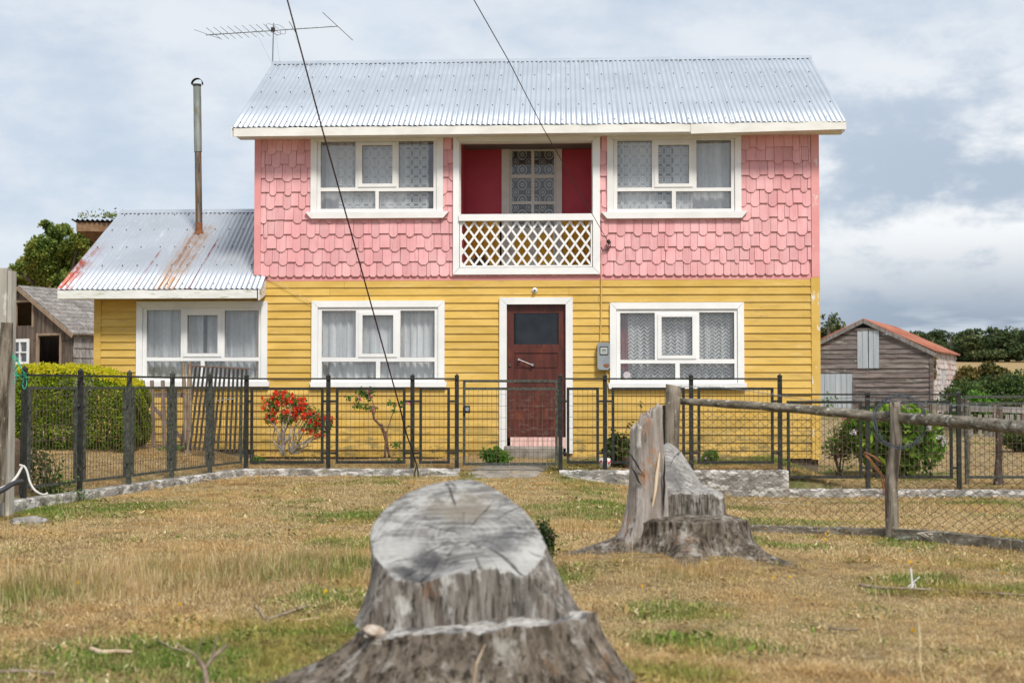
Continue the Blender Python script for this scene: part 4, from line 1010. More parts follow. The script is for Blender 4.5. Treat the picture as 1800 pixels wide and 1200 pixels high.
def front_run(label, posts, panels, top, rail, ft, fb, c1, c2, zk, rail_span, group=None):
    th = thing('metal_fence', label, 'fence', (fx(posts[0]), FY0, zk))
    for p in posts:
        mb = MB(); post(mb, fx(p), FY0, zk-.08, top); mb.build('post', M['iron'], th)
    mb = MB(); mb.bar((fx(rail_span[0]), FY0-.035, rail), (fx(rail_span[1]), FY0-.035, rail+rail_span[2] if len(rail_span) > 2 else rail), .026, .022); mb.build('top_rail', M['iron'], th)
    for a, b in panels:
        A = (fx(a+2.5), FY0-.0); B = (fx(b-2.5), FY0-.0); fence_panel(th, A, B, fb, ft, fb, ft, M['iron'])
        # stubs tying the frame to its posts
        for e, sgn in ((a, -1), (b, 1)):
            near = [p for p in posts if 0 < (p-e)*sgn < 26]
            for p in near:
                for cz in (c1, c2):
                    mb = MB(); mb.bar((fx(e)+sgn*.001, FY0, cz), (fx(p)-sgn*.03, FY0, cz), .022, .03); mb.build('bracket', M['iron'], th)
    return th
front_run('dark mesh panel fence left of the gate, in front of the red flowering shrub', [433, 577, 725, 803], [(440, 569), (590, 713), (737, 791)], TOP, RAIL, FT, FB, C1, C2, ZK, (431, 805))
front_run('dark metal fence with wire mesh panels right of the gate, behind the split stump', [985, 1063.5, 1215, 1371], [(996, 1053), (1075, 1204), (1226, 1360)], TOP, RAIL, FT, FB, C1, C2, ZK-.02, (987, 1373))
front_run('lower dark metal fence with wire mesh panels beyond the right corner of the house', [1525, 1685], [(1383, 1515), (1538, 1674)], TOP2, RAIL2, FT2, FB2, C12, C22, ZK2, (1373, 1684))
# gates
def gate(label, x0, x1, zt, zf, zb, lock=None, hinge=None):
    th = thing('garden_gate', label, 'gate', (x0, FY0, zb))
    w = .036; y = FY0-.02
    mb = MB(); mb.bar((x0, y, zb-w/2), (x0, y, zt+w/2), w, w, up=(0, 1, 0)); mb.bar((x1, y, zb-w/2), (x1, y, zt+w/2), w, w, up=(0, 1, 0))
    for z in (zb, zf, zt): mb.bar((x0+w/2, y, z), (x1-w/2, y, z), w*.97, w*.97)
    mb.build('gate_frame', M['iron_lichen'], th)
    mb = MB(); mesh_panel(mb, (x0, y), (x1, y), zb, zf, zb, zf, .062); mb.build('wire_mesh', M['wire'], th, kind='stuff')
    return th
g1 = gate('closed dark metal garden gate with a square lock, in front of the front door', fx(816), fx(978), FZ(669.5), FZ(683), FZ(815))
lx, lz = fx(820), FZ(719)
mb = MB(); mb.box((lx-.035, FY0-.075, lz-.05), (lx+.05, FY0-.041, lz+.05)); lk = mb.build('lock_case', M['iron'], g1)
mb = MB(); mb.tube([(lx+.012, FY0-.075, lz), (lx+.012, FY0-.10, lz)], [.030, .024], 16); mb.build('lock_cylinder', M['galvwire'], lk)
mb = MB(); 
for z in (FZ(690), FZ(800)): mb.tube([(fx(980.5), FY0-.03, z-.04), (fx(980.5), FY0-.03, z+.04)], .012, 8)
mb.build('hinge', M['iron_lichen'], g1)
g2 = gate('second metal gate with mesh at the right edge, beyond the hydrangea', fx(1697), fx(1875), FZ(697), FZ(709), FZ(838))
mb = MB(); post(mb, fx(1880), FY0, ZK2-.1, TOP2); o = mb.build('metal_post', M['iron'], None); tag(o, 'dark metal post outside the right edge that closes the second gate', 'post')
# left run, coming forward
thl = thing('metal_fence', 'lichen spotted metal fence coming forward on the left, in front of the hedge', 'fence', (FX1, FY1, 0))
L5 = [Vector((FX0+(FX1-FX0)*k/5, FY0+(FY1-FY0)*k/5, 0)) for k in range(6)]
dl_ = (L5[5]-L5[0]).normalized(); ang = math.atan2(dl_.x, dl_.y)
def zl(k, a, b): return a+(b-a)*k/5
zb5 = gz(FX1+.1, FY1)+.03
tops = [TOP]+[at(px, py, L5[k].y).z for k, (px, py) in enumerate([(368, 656), (303, 655.5), (230, 653), (148, 650), (55, 646)], 1)]
rails = [RAIL]+[at(px, py, L5[k].y).z for k, (px, py) in enumerate([(368, 663.5), (303, 663.5), (230, 662), (148, 660.5), (55, 659)], 1)]
bots = [ZK]+[at(px, py, L5[k].y).z for k, (px, py) in enumerate([(368, 829), (303, 838), (230, 846), (148, 856), (55, 872)], 1)]
ft5 = [at(px, py, L5[k].y).z for k, (px, py) in enumerate([(430, 682), (368, 681.5), (303, 681.5), (230, 681.5), (148, 682), (55, 682)])]
fb5 = [at(px, py, L5[k].y).z for k, (px, py) in enumerate([(430, 811), (368, 818), (303, 826), (230, 836), (148, 845.5), (55, 857)])]
for k in range(1, 6):
    mb = MB(); post(mb, L5[k].x, L5[k].y, bots[k]-.1, tops[k], .044, ang); mb.build('post', M['iron_lichen'] if k < 4 else M['iron'], thl)
for k in range(5):
    mb = MB(); q = Vector((.035, 0, 0)); mb.bar(L5[k]+q+Vector((0, 0, rails[k])), L5[k+1]+q+Vector((0, 0, rails[k+1])), .024, .022); mb.build('top_rail', M['iron'], thl)
    A = L5[k]+dl_*.10; B = L5[k+1]-dl_*.09
    f0, f1 = .11/1.05, .95/1.05
    g_ = lambda arr, f: arr[k]+(arr[k+1]-arr[k])*f
    fence_panel(thl, (A.x, A.y), (B.x, B.y), g_(fb5, .09), g_(ft5, .09), g_(fb5, .91), g_(ft5, .91), M['iron_lichen'], w=.027)
    for f in (.16, .82):
        for (E, kk, s) in ((L5[k], k, 1), (L5[k+1], k+1, -1)):
            if kk == 0: continue
            z = fb5[kk]+(ft5[kk]-fb5[kk])*f; a = E+dl_*s*.03; b = E+dl_*s*.085
            mb = MB(); mb.bar((a.x, a.y, z), (b.x, b.y, z), .022, .03); mb.build('bracket', M['iron_lichen'], thl)
# thin tube beside the last post
p0 = at(36, 850, 14.0); p1 = at(42, 664, 14.0)
mb = MB(); mb.tube([p0-Vector((0, 0, .1)), p1], .016, 8); o = mb.build('metal_tube', M['iron'], None); tag(o, 'thin dark metal tube standing left of the last fence post', 'pole')

# ---------------------------------------------------------------- wood: logs, posts, rails
def log(path, R, n=14, amp=.12, fr=5, seed=0, sub=5, end_slope=0):
    P = []; Q = []
    path = [Vector(p) for p in path]
    for i in range(len(path)-1):
        for k in range(sub): f = k/sub; P.append(path[i].lerp(path[i+1], f)); Q.append(R[i]+(R[i+1]-R[i])*f)
    P.append(path[-1]); Q.append(R[-1]); mb = MB(); mb.tube(P, Q, n, amp=amp, fr=fr, seed=seed)
    if end_slope:
        for j in range(n):
            v = mb.V[-n+j]; mb.V[-n+j] = (v[0], v[1], v[2]+(v[0]-P[-1].x)*end_slope)
    return mb
def on(px, py, Y): return at(px, py, Y)
YR1, YR2, YR3 = 12.6, 11.4, 10.3
wf = thing('wooden_fence', 'old grey wooden rail fence with chain link netting, coming forward at the right', 'fence', tuple(on(1568, 955, YR2)))
b = on(1181, 905, YR1); t_ = on(1184, 677, YR1)
log([b, b.lerp(t_, .5)+Vector((-.008, 0, 0)), t_], [.075, .064, .062], 20, .22, 3, 1, 8, -.15).build('post', M['oldwood'], wf, smooth=True)
b = on(1568, 962, YR2); t_ = on(1572, 706, YR2)
log([b-Vector((0, 0, .05)), on(1567, 850, YR2), on(1575, 770, YR2), t_], [.052, .049, .047, .044], 20, .16, 3, 2, 7, .1).build('post', M['oldwood'], wf, smooth=True)
top1 = [on(1198, 705, YR1-.0), on(1300, 711, 12.25), on(1400, 718, 11.95), on(1500, 727, 11.62), on(1552, 733, 11.5)]
log(top1, [.030, .036, .038, .040, .040], 12, .20, 6, 3).build('rail', M['railwood'], wf, smooth=True)
top2 = [on(1540, 731, 11.55), on(1600, 735, 11.33), on(1700, 742, 10.9), on(1800, 752, 10.4), on(1900, 763, 9.9)]
log(top2, [.044, .046, .047, .050, .052], 12, .22, 6, 5).build('rail', M['railwood'], wf, smooth=True)
def beam(pts, w, h, seed=0, name='bottom_rail', mat='railwood'):
    mb = MB(); P = []
    for i in range(len(pts)-1):
        for k in range(8): P.append(Vector(pts[i]).lerp(Vector(pts[i+1]), k/8))
    P.append(Vector(pts[-1])); V = []; F = []; K = 8; m = len(P)
    for i, p in enumerate(P):
        d = (P[min(i+1, m-1)]-P[max(i-1, 0)]).normalized(); r = d.cross(Vector((0, 0, 1))).normalized(); u = r.cross(d)
        for k, (a, b_) in enumerate(((-1, -1), (0, -1), (1, -1), (1, 0), (1, 1), (0, 1), (-1, 1), (-1, 0))):
            q = 1+.16*mnoise.noise(Vector((i*.5+seed, k*2.1, 0)))
            V.append(p+r*a*w/2*q+u*b_*h/2*q)
    for i in range(m-1):
        for k in range(K): F.append((i*K+k, i*K+(k+1) % K, (i+1)*K+(k+1) % K, (i+1)*K+k))
    F += [tuple(range(K-1, -1, -1)), tuple(range((m-1)*K, m*K))]
    mb.add(V, F); return mb.build(name, M[mat], wf)
beam([on(1310, 929, 12.0), on(1440, 934, 11.8), on(1562, 937, 11.5)], .09, .075, 1)
beam([on(1575, 938, 11.3), on(1640, 942, 11.1), on(1720, 951, 10.8), on(1810, 961, 10.4), on(1900, 972, 10.0)], .09, .085, 7)
mb = MB(); g = random.Random(5)
for k in range(9):
    p = on(1612+k*3.2, 936+g.uniform(-3, 3), 11.06); q = p+Vector((g.uniform(.04, .16), g.uniform(-.03, 0), g.uniform(-.05, .02))); mb.bar(p, q, g.uniform(.008, .02), .006, w1=.002, h1=.002)
mb.build('splinters', surf('fresh_splintered_wood', (.45, .40, .34), (.58, .53, .46), 30, .9), wf, kind='stuff')
mb = MB(); mb.bar(on(1170, 905, YR1+.2), on(1170, 712, YR1+.2), .055, .035); o = mb.build('wooden_stake', surf('dark_wet_wood', (.03, .025, .02), (.06, .05, .04), (20, 20, 2), .9), None); tag(o, 'dark thin wooden stake just behind the first post of the rail fence', 'stake')
# chain link netting between the rails
def lerp_line(tbl, px):
    for (x0, *a), (x1, *b_) in zip(tbl, tbl[1:]):
        if x0 <= px <= x1: f = (px-x0)/(x1-x0); return [p+(q-p)*f for p, q in zip(a, b_)]
net_top = [(1185, 716, 12.62), (1300, 722, 12.28), (1400, 730, 11.97), (1552, 741, 11.53), (1700, 752, 10.93), (1800, 761, 10.43), (1900, 772, 9.93)]
net_bot = [(1185, 900, 12.62), (1300, 926, 12.2), (1400, 929, 11.9), (1552, 934, 11.53), (1700, 947, 10.93), (1800, 958, 10.43), (1900, 970, 9.93)]
mb = MB(); NP = []
px = 1190.0; cols = []
while px < 1890:
    a = lerp_line(net_top, px); b = lerp_line(net_bot, px); cols.append((on(px, a[0], a[1]), on(px, b[0], b[1]))); px += 9.4*(12/a[1])
NR = 26; g = random.Random(3)
grid = [[c[0].lerp(c[1], j/NR)+Vector((g.uniform(-.008, .008), g.uniform(-.015, .015), g.uniform(-.008, .008))) for j in range(NR+1)] for c in cols]
for i in range(len(cols)-1):
    for j in range(NR):
        if (i+j) % 2 == 0: a, b = grid[i][j], grid[i+1][j+1]
        else: a, b = grid[i][j+1], grid[i+1][j]
        mb.bar(a, b, .0026, .0026)
mb.build('chain_link_netting', M['wire'], wf, kind='stuff')
# barbed wire along the top
bw = thing('barbed_wire', 'strand of barbed wire strung over the posts of the wooden fence', 'wire', tuple(on(1184, 679, YR1)))
mb = MB(); pts = []
for (px, py, Y) in ((1184, 679, 12.6), (1260, 679.5, 12.4), (1345, 691, 12.1), (1420, 703, 11.9), (1500, 699, 11.65), (1572, 706, 11.35), (1660, 710, 11.0), (1800, 719, 10.35), (1900, 724, 9.9)): pts.append(on(px, py, Y))
for s in (0, 1):
    P = []
    for i in range(len(pts)-1):
        for k in range(24):
            p = pts[i].lerp(pts[i+1], k/24); a_ = (i*24+k)*.9+s*math.pi; P.append(p+Vector((0, math.sin(a_), math.cos(a_)))*.003)
    mb.tube(P, .0016, 4)
mb.build('strand', M['galvwire'], bw)
mb = MB()
for i in range(len(pts)-1):
    L_ = (pts[i+1]-pts[i]).length; n_ = int(L_/.11)
    for k in range(n_):
        p = pts[i].lerp(pts[i+1], (k+.5)/n_)
        for d in ((.4, .2, 1), (-.3, .3, -1), (.2, -1, .3)): mb.bar(p, p+Vector(d).normalized()*.018, .0022, .0022)
mb.build('barbs', M['galvwire'], bw, kind='stuff')
# coil of wire hung on the post
cc = on(1577, 740, 11.28); cw = thing('wire_coil', 'round coil of grey barbed wire hanging on the second fence post', 'wire coil', tuple(cc))
g = random.Random(8)
for k in range(7):
    mb = MB(); R_ = .205+g.uniform(-.012, .010); o_ = Vector((g.uniform(-.008, .008), -.075+g.uniform(-.012, .012), g.uniform(-.012, .012))); P = []
    for i in range(61):
        a_ = i/60*2*math.pi; w_ = .004*math.sin(a_*17+k)+.005*math.sin(a_*3+k*2)
        P.append(cc+o_+Vector(((R_+w_)*math.cos(a_), .012*math.sin(a_*5+k), (R_+w_)*math.sin(a_)*.99)))
    for i in range(0, 60, 4):
        d = Vector((g.uniform(-1, 1), g.uniform(-1, 1), g.uniform(-1, 1))).normalized()*.014; mb.bar(P[i]-d, P[i]+d, .0022, .0022)
    mb.tube(P, .0024, 5, cap=False); mb.build('wire_turn', surf('dull_coil_wire', (.065, .072, .085), (.12, .13, .15), 30, .6, metal=.4, bump=0) if 'coil' not in M else M['coil'], cw)
    if 'coil' not in M: M['coil'] = bpy.data.materials['dull_coil_wire']
# bent rusty strip leaning by the post
mb = MB(); Pp = [on(1554, 870, 11.4), on(1549, 835, 11.4), on(1541, 826, 11.4), on(1527, 806, 11.45), on(1517, 797, 11.5), on(1520, 795, 11.42), on(1534, 801, 11.35), on(1547, 812, 11.3)]
for s in (0, .016): mb.tube([p+Vector((s, 0, -s*.3)) for p in Pp], .0055, 6)
o = mb.build('bent_iron_rod', M['rust'], None); tag(o, 'bent rusty iron rod leaning against the second post of the wooden fence', 'rod')

# ---------------------------------------------------------------- things at the left edge
gp_ = gz(-4.9, 13.4)
cp = thing('concrete_post', 'tall pale concrete fence post with a groove, cut off by the left edge', 'post', (at(8, 850, 13.3).x, 13.3, gp_))
a, b, c_, d_ = at(-34, 640, 13.3).x, at(10.5, 640, 13.3).x, at(12, 640, 13.3).x, at(19.5, 640, 13.3).x; zt_ = at(0, 471, 13.3).z; zt2 = at(0, 474, 13.3).z
M['palepost'] = surf('pale_post', (.34, .32, .28), (.46, .43, .38), (8, 8, 2), .9, bump=.5, bsc=(30, 30, 6), stains=[((.62, .60, .56), (12, 12, 5), .56, .68, .8)])
mb = MB(); mb.box((a, 13.3, gp_-.2), (b, 13.42, zt_)); mb.build('slab', M['palepost'], cp)
mb = MB(); mb.box((b+.003, 13.315, gp_-.2), (c_, 13.42, zt2)); mb.build('groove', surf('brown_grey_groove', (.16, .13, .11), (.22, .19, .16), 8, .9), cp)
mb = MB(); mb.box((c_+.002, 13.29, gp_-.2), (d_, 13.42, zt2-.01)); mb.build('edge_strip', M['palepost'], cp)
lp0, lp1 = at(2, 862, 13.1), at(13, 567, 13.05)
log([lp0-Vector((.08, 0, .1)), at(-6, 800, 13.08), at(3, 700, 13.06), at(10, 620, 13.05), lp1], [.12, .085, .062, .054, .048], 20, .25, 2.5, 11, 8).build('leaning_log', M['oldwood'], None)
tag(bpy.data.objects['leaning_log'], 'old split grey log leaning on the concrete post at the left edge', 'log')
log([at(22, 850, 14.6)-Vector((0, 0, .2)), at(26, 775, 14.6), at(28, 770, 14.6)], [.13, .10, .03], 14, .35, 5, 4, 5).build('wood_stump', surf('brown_split_wood', (.14, .09, .06), (.26, .18, .12), (12, 12, 3), .9, bump=.8, bdist=.02), None)
tag(bpy.data.objects['wood_stump'], 'small brown split stump behind the thin metal tube', 'stump')
g = random.Random(12); tw = thing('green_twine', 'tangle of green twine tied from the leaning log to the end of the fence', 'twine', tuple(at(30, 640, 13.2)))
M['twine'] = surf('green_twine', (.02, .36, .20), (.05, .45, .28), 20, .7, bump=0)
for pts in ([(0, 609), (10, 614), (20, 618), (26, 630), (36, 645), (44, 656)], [(20, 617), (24, 640), (30, 628), (38, 650), (46, 662), (47, 676), (43, 684), (39, 676), (42, 662), (48, 655)], [(22, 630), (26, 648), (34, 640), (24, 652), (30, 660), (26, 674)], [(20, 656), (30, 660), (40, 658), (50, 664)], [(24, 625), (33, 632), (28, 655), (40, 668), (45, 660)]):
    P = [at(x, y, 13.25+g.uniform(-.05, .05)) for x, y in pts]; Q = []
    for i in range(len(P)-1):
        for k in range(5): Q.append(P[i].lerp(P[i+1], k/5)+Vector((g.uniform(-.004, .004), g.uniform(-.01, .01), g.uniform(-.004, .004))))
    mb = MB(); mb.tube(Q+[P[-1]], .0035, 5); mb.build('twine_strand', M['twine'], tw)
def smooth_path(P, k=6):
    out = []; n = len(P)
    for i in range(n-1):
        p0, p1, p2, p3 = P[max(i-1, 0)], P[i], P[i+1], P[min(i+2, n-1)]
        for j in range(k):
            t = j/k; out.append(.5*((2*p1)+(p2-p0)*t+(2*p0-5*p1+4*p2-p3)*t*t+(3*p1-p0-3*p2+p3)*t**3))
    return out+[P[-1]]
wr = thing('dead_branch', 'white bleached dead branch arching over the ground at the foot of the last fence post', 'branch', tuple(at(40, 850, 13.0)))
mb = MB(); mb.tube(smooth_path([at(-20, 866, 12.8), at(14, 852, 12.9), at(30, 836, 13.0), at(38, 822, 13.05), at(43, 819, 13.05)]), [.012]*25, 8, amp=.25); mb.build('limb', M['whiteobj'] if 0 else surf('bleached_wood', (.46, .44, .41), (.60, .58, .55), (9, 9, 9), .9), wr, smooth=True)
mb = MB(); mb.tube(smooth_path([at(34, 817, 13.05), at(43, 820, 13.05), at(48, 830, 13.0), at(53, 848, 12.95), at(62, 862, 12.9), at(76, 869, 12.8), at(84, 866, 12.8)]), .010, 8, amp=.25); mb.build('limb', bpy.data.materials['bleached_wood'], wr, smooth=True)
mb = MB(); mb.tube(smooth_path([at(-20, 872, 12.7), at(6, 860, 12.75), at(22, 850, 12.9), at(38, 846, 13.1)]), .024, 10); o = mb.build('hose', surf('dark_grey_hose', (.035, .037, .042), (.05, .052, .06), 5, .5, bump=0), None, smooth=True); tag(o, 'dark grey hose lying under the bleached branch at the left edge', 'hose')
g = random.Random(4); 
for i, (px, py, s) in enumerate([(34, 866, .09), (52, 868, .11), (70, 874, .09)]):
    c = at(px, py, 12.75); V, Fc = [], []
    me = bpy.data.meshes.new('stone')
    import bmesh
    bm = bmesh.new(); bmesh.ops.create_icosphere(bm, subdivisions=3, radius=s)
    for v in bm.verts: v.co *= 1+.35*mnoise.noise(v.co*9+Vector((i*5, 0, 0))); v.co.z *= .5
    bm.to_mesh(me); bm.free(); o = link('stone', me, M['conc']); o.location = (c.x, c.y, gz(c.x, c.y)+.01)
    tag(o, ['pale stone nearest the left edge at the foot of the last post', 'largest pale stone at the foot of the last fence post, middle of the three', 'pale stone furthest right at the foot of the last fence post'][i], 'stone', 'stones by the last fence post')

# ---------------------------------------------------------------- overhead cables
cab = thing('stay_cable', 'thick purple black cable slanting down to the ground before the left half of the house', 'cable', tuple(at(735, 836, 18.9)))
A_ = at(735, 836, 18.95); B_ = at(505, 0, 12.0); C_ = B_+(B_-A_)*1.2
mb = MB(); mb.tube([at(704, 720, 18.4), at(565, 222, 14.6)], [.0095, .0082], 8); mb.tube([at(565, 222, 14.6), at(505, 0, 12.0), at(505, 0, 12.0)+(at(505, 0, 12.0)-at(565, 222, 14.6))*2], [.0082, .0068, .0068], 8, 1); mb.build('upper_cable', [M['purple'], M['purple']], cab)
mb = MB(); mb.tube(smooth_path([at(703, 716, 18.4), at(713, 757, 18.7), at(724, 790, 18.8), at(733, 820, 18.9), at(736, 838, 18.9)]), .010, 6); mb.tube(smooth_path([at(733, 818, 18.9), at(729, 830, 18.9), at(727, 842, 18.9)]), .011, 6)
mb.tube(smooth_path([at(712, 757, 18.7), at(718, 748, 18.7), at(724, 756, 18.7), at(727, 772, 18.8), at(725, 792, 18.8)]), .007, 6); mb.build('lower_loop', M['blackcable'], cab)
cab2 = thing('power_line', 'thin black power line coming down to the wall right of the balcony', 'cable', tuple(HW(*HP(1070, 427, -.1))))
e_ = HW(*HP(1070, 427, -.10)); pts = [e_, at(1010, 322, 19.2), at(955, 226, 17.8), at(893, 105, 15.8), at(833, 0, 14.0)]; pts.append(pts[-1]+(pts[-1]-pts[-2])*3)
mb = MB(); mb.tube(pts, [.0050, .0056, .0060, .0058, .0055, .0055], 6); mb.build('cable', M['blackcable'], cab2)
mb = MB(); mb.tube([HW(*HP(1068, 422, -.10)), HW(*HP(1072, 428, -.10))], .028, 8); mb.tube([HW(*HP(1071, 427, -.10)), HW(*HP(1071, 427, -.03))], .008, 6); mb.build('anchor', M['galv_dark'], cab2)
mb = MB(); mb.tube(smooth_path([HW(*HP(*q, -.06)) for q in ((1072, 428), (1073, 433), (1068, 439), (1060, 438.5), (1057, 434))]), .006, 6); mb.build('loop', M['blackcable'], cab2)
mb = MB(); mb.tube([HW(*HP(466, 483, -.05)), HW(*HP(549, 533, -.06))], .0035, 5); o = mb.build('thin_wire', surf('pale_wire', (.5, .42, .3), (.6, .5, .35), 5, .7, bump=0), None); tag(o, 'thin pale wire slanting over the yellow boards to the middle lower window', 'wire')

# ---------------------------------------------------------------- far and middle background
LM = {}
LM['far'] = leafmat('far_forest_leaf', [(.022, .042, .018), (.05, .08, .03), (.09, .125, .045), (.18, .19, .07)], .2)
LM['rowan'] = leafmat('rowan_leaf', [(.06, .11, .02), (.13, .19, .035), (.24, .29, .055), (.36, .26, .06)], .3)
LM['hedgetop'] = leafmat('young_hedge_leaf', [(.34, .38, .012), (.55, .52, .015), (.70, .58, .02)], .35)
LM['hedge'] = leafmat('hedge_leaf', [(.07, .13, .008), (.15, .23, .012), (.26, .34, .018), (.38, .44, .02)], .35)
LM['bush'] = leafmat('dark_bush_leaf', [(.022, .042, .012), (.045, .08, .018), (.09, .14, .03), (.13, .13, .04)], .25)
LM['brownbush'] = leafmat('brown_tipped_leaf', [(.05, .06, .015), (.10, .10, .025), (.18, .13, .035), (.24, .12, .05)], .25)
LM['hydr'] = leafmat('hydrangea_leaf', [(.04, .11, .012), (.09, .20, .02), (.18, .34, .03), (.30, .46, .05)], .4, .45)
LM['fresh'] = leafmat('fresh_green_leaf', [(.05, .14, .02), (.10, .24, .03), (.22, .34, .05)], .4)
LM['redfl'] = leafmat('red_petal', [(.80, .03, .015), (.92, .05, .02), (.95, .16, .06)], .4)
LM['pinkfl'] = leafmat('pink_petal', [(.55, .05, .25), (.75, .25, .4)], .3)
LM['whitefl'] = leafmat('white_petal', [(.70, .62, .66), (.8, .78, .78)], .3)
LM['yellowfl'] = leafmat('yellow_petal', [(.75, .42, .01), (.85, .55, .02)], .2)
M['bark'] = surf('grey_bark', (.07, .055, .045), (.14, .115, .09), (9, 9, 3), .95, bump=.5)
M['palebark'] = surf('pale_twisted_bark', (.30, .26, .21), (.46, .42, .36), (20, 20, 8), .9, bump=.4)
def tree(name, label, cat, x, y, blobs, ntr, leaf, n, mat, group=None, trunk=True, tr=.16, shell=.3, gaps=.40, fr=.9, seed=0, z=None, core=True):
    z = gz(x, y) if z is None else z
    th = thing(name, label, cat, (x, y, z), group)
    B = [(x+b[0], y+b[1], z+b[2], b[3], b[4], b[5]) for b in blobs]
    P = blob_points(B, n, shell, seed, gaps, fr); g = np.random.default_rng(seed+1)
    v = np.clip(.5+.55*(fbm(P[:, 0]*fr*1.3+P[:, 1], P[:, 2]*fr*1.3, seed+9, 3)-.5)*2+g.normal(size=len(P))*.16, 0, 1)
    leaf_obj('crown' if trunk else 'foliage', [leaves(P, leaf, v, 0, .7, seed)+(0,)], [mat], th)
    if trunk:
        mb = MB(); rg = random.Random(seed); top = max(b[2]+b[5]*.5 for b in blobs)
        mb.tube(smooth_path([Vector((x, y, z-.2)), Vector((x+.1, y, z+top*.35)), Vector((x-.1, y, z+top*.7)), Vector((x, y, z+top))]), [tr*(1-.7*i/18) for i in range(19)], 8, amp=.2)
        for b in B:
            h = rg.uniform(.25, .55)*top; mb.tube(smooth_path([Vector((x, y, z+h)), Vector(((x+b[0])/2, (y+b[1])/2, (z+h+b[2])/2+.1)), Vector(b[:3])], 4), [tr*.5*(1-.08*i) for i in range(9)], 6, amp=.2)
        mb.build('trunk', M['bark'], th, smooth=True)
    return th
rg = random.Random(77)
def far_tree(px, pyt, Y, w, label, seed, group='trees in the far tree line'):
    p = at(px, 640, Y); z = gz(p.x, Y); h = at(px, pyt, Y).z-z; r = random.Random(seed); bl = []
    for k in range(9):
        f = (k+.6)/9; bl.append((r.uniform(-.35, .35)*w*(1.1-f), r.uniform(-.4, .4)*w, h*(.08+.86*f), w*(.55-.30*f)*r.uniform(.8, 1.2), w*.5*(1.1-f), h*.13*r.uniform(.8, 1.3)))
    return tree('forest_tree', label, 'tree', p.x, Y, bl, 1, .34, 2600, LM['far'], group, True, .22, .2, .36, .5, seed, z)
FT_ = [(1458, 554, 118, 4.2, 'tall tree just right of the house corner, left of the grey barn'), (1468, 577, 126, 4.5, 'low round tree between the house corner and the grey barn roof'), (1612, 582, 150, 5, 'dark tree top showing over the red barn roof'),
    (1648, 580, 165, 5, 'tree with separate tufts just right of the red barn roof'), (1672, 592, 160, 4.5, 'thin tufted tree second to the right of the barn roof'), (1690, 585, 162, 5, 'broad tree standing over the brown bush in the far tree line'), (1712, 577, 158, 5, 'tallest rounded tree left of the middle of the far tree line'),
    (1733, 581, 160, 5, 'tree left of the twin tops above the straw field'), (1752, 577, 157, 4.6, 'left one of twin flat topped trees above the straw field'), (1772, 577.5, 158, 4.6, 'right one of twin flat topped trees above the straw field'), (1788, 590, 163, 5, 'lower tree in the dip near the right edge of the tree line'), (1803, 573, 156, 5.5, 'tall tree cut by the right edge in the far tree line')]
for i, (px, py, Y, w, lb) in enumerate(FT_): far_tree(px, py, Y, w, lb, 100+i)
# the wood behind them reads as one mass
P = []; g = np.random.default_rng(5)
n = 26000; X = g.uniform(-120, 190, n); Yw = 172+g.uniform(0, 10, n); hh = .8+3.2*fbm(X*.22, X*0, 8, 3)
Z = hgt(X, Yw)+hh*g.random(n)**.7
Xc = np.stack([X, Yw, Z], 1); m_ = fbm(X*.5, Z*.5, 4, 3) > .33; Xc = Xc[m_]
v, f, a = leaves(Xc, .75, np.clip(g.random(len(Xc))*.8, 0, 1), 0, .8, 3)
o = leaf_obj('far_wood', [(v, f, a, 0)], [LM['far']], None); tag(o, 'dark mass of woodland behind the single trees on the skyline', 'wood', kind='stuff')
# bushes in the middle distance on the right
def bush(label, px, pyt, pyb, w, Y, mat, seed, n=9000, leaf=.09, name='bush', group='bushes beyond the right paddock', gaps=.34, hgtf=1.0, var=0):
    p = at(px, 700, Y); z = gz(p.x, Y); h = at(px, pyt, Y).z-z; r = random.Random(seed); bl = []
    for k in range(7): bl.append((r.uniform(-.5, .5)*w, r.uniform(-.4, .4)*w*.7, h*r.uniform(.25, .72), w*.33*r.uniform(.8, 1.25), w*.35, h*.27*r.uniform(.8, 1.1)))
    bl.append((0, 0, h*.35, w*.5, w*.4, h*.36)); bl.append((w*.05, 0, h*.74, w*.3, w*.3, h*.25))
    th = tree(name, label, 'bush', p.x, Y, bl, 0, leaf, n, mat, group, False, .1, .25, gaps, 1.8/w*2, seed, z)
    mb = MB()
    for k in range(7):
        x = p.x+r.uniform(-.3, .3)*w; mb.tube([(x, Y+r.uniform(-.3, .3), z-.05), (x+r.uniform(-.2, .2), Y, z+h*.3), (x+r.uniform(-.3, .3)*w, Y, z+h*.7)], [.04, .03, .012], 6)
    mb.build('stems', M['bark'], th); return th
bush('brown topped dark bush just right of the barn, standing before the straw field', 1735, 634, 700, 1.25, 44, LM['brownbush'], 1, 26000, .10, gaps=.2)
bush('dark bush low at the right side of the barn below the brown topped one', 1722, 668, 720, 1.2, 41, LM['bush'], 2, 8000)
bush('green leafy bush right of the brown topped bush, under the straw field', 1738, 656, 720, 1.7, 40, LM['bush'], 3, 9000)
bush('reddish dark bush in the middle of the right hand bushes', 1766, 652, 720, 1.6, 41.5, LM['brownbush'], 4, 9000)
bush('green bush reaching highest at the right edge of the picture', 1797, 645, 720, 1.6, 40, LM['bush'], 5, 9000)
bush('light green leafy shrub in front of the dark bushes, above the second gate', 1712, 684, 720, 1.1, 37, LM['fresh'], 6, 3500, .09)
bush('dark rounded shrub cut by the right edge, low behind the second gate', 1800, 755, 800, .75, 27, LM['bush'], 7, 7000, .05)
bush('low dark scrub right of the light green shrub behind the paddock rail', 1765, 694, 745, 2.4, 38.5, LM['bush'], 8, 9000, .09)
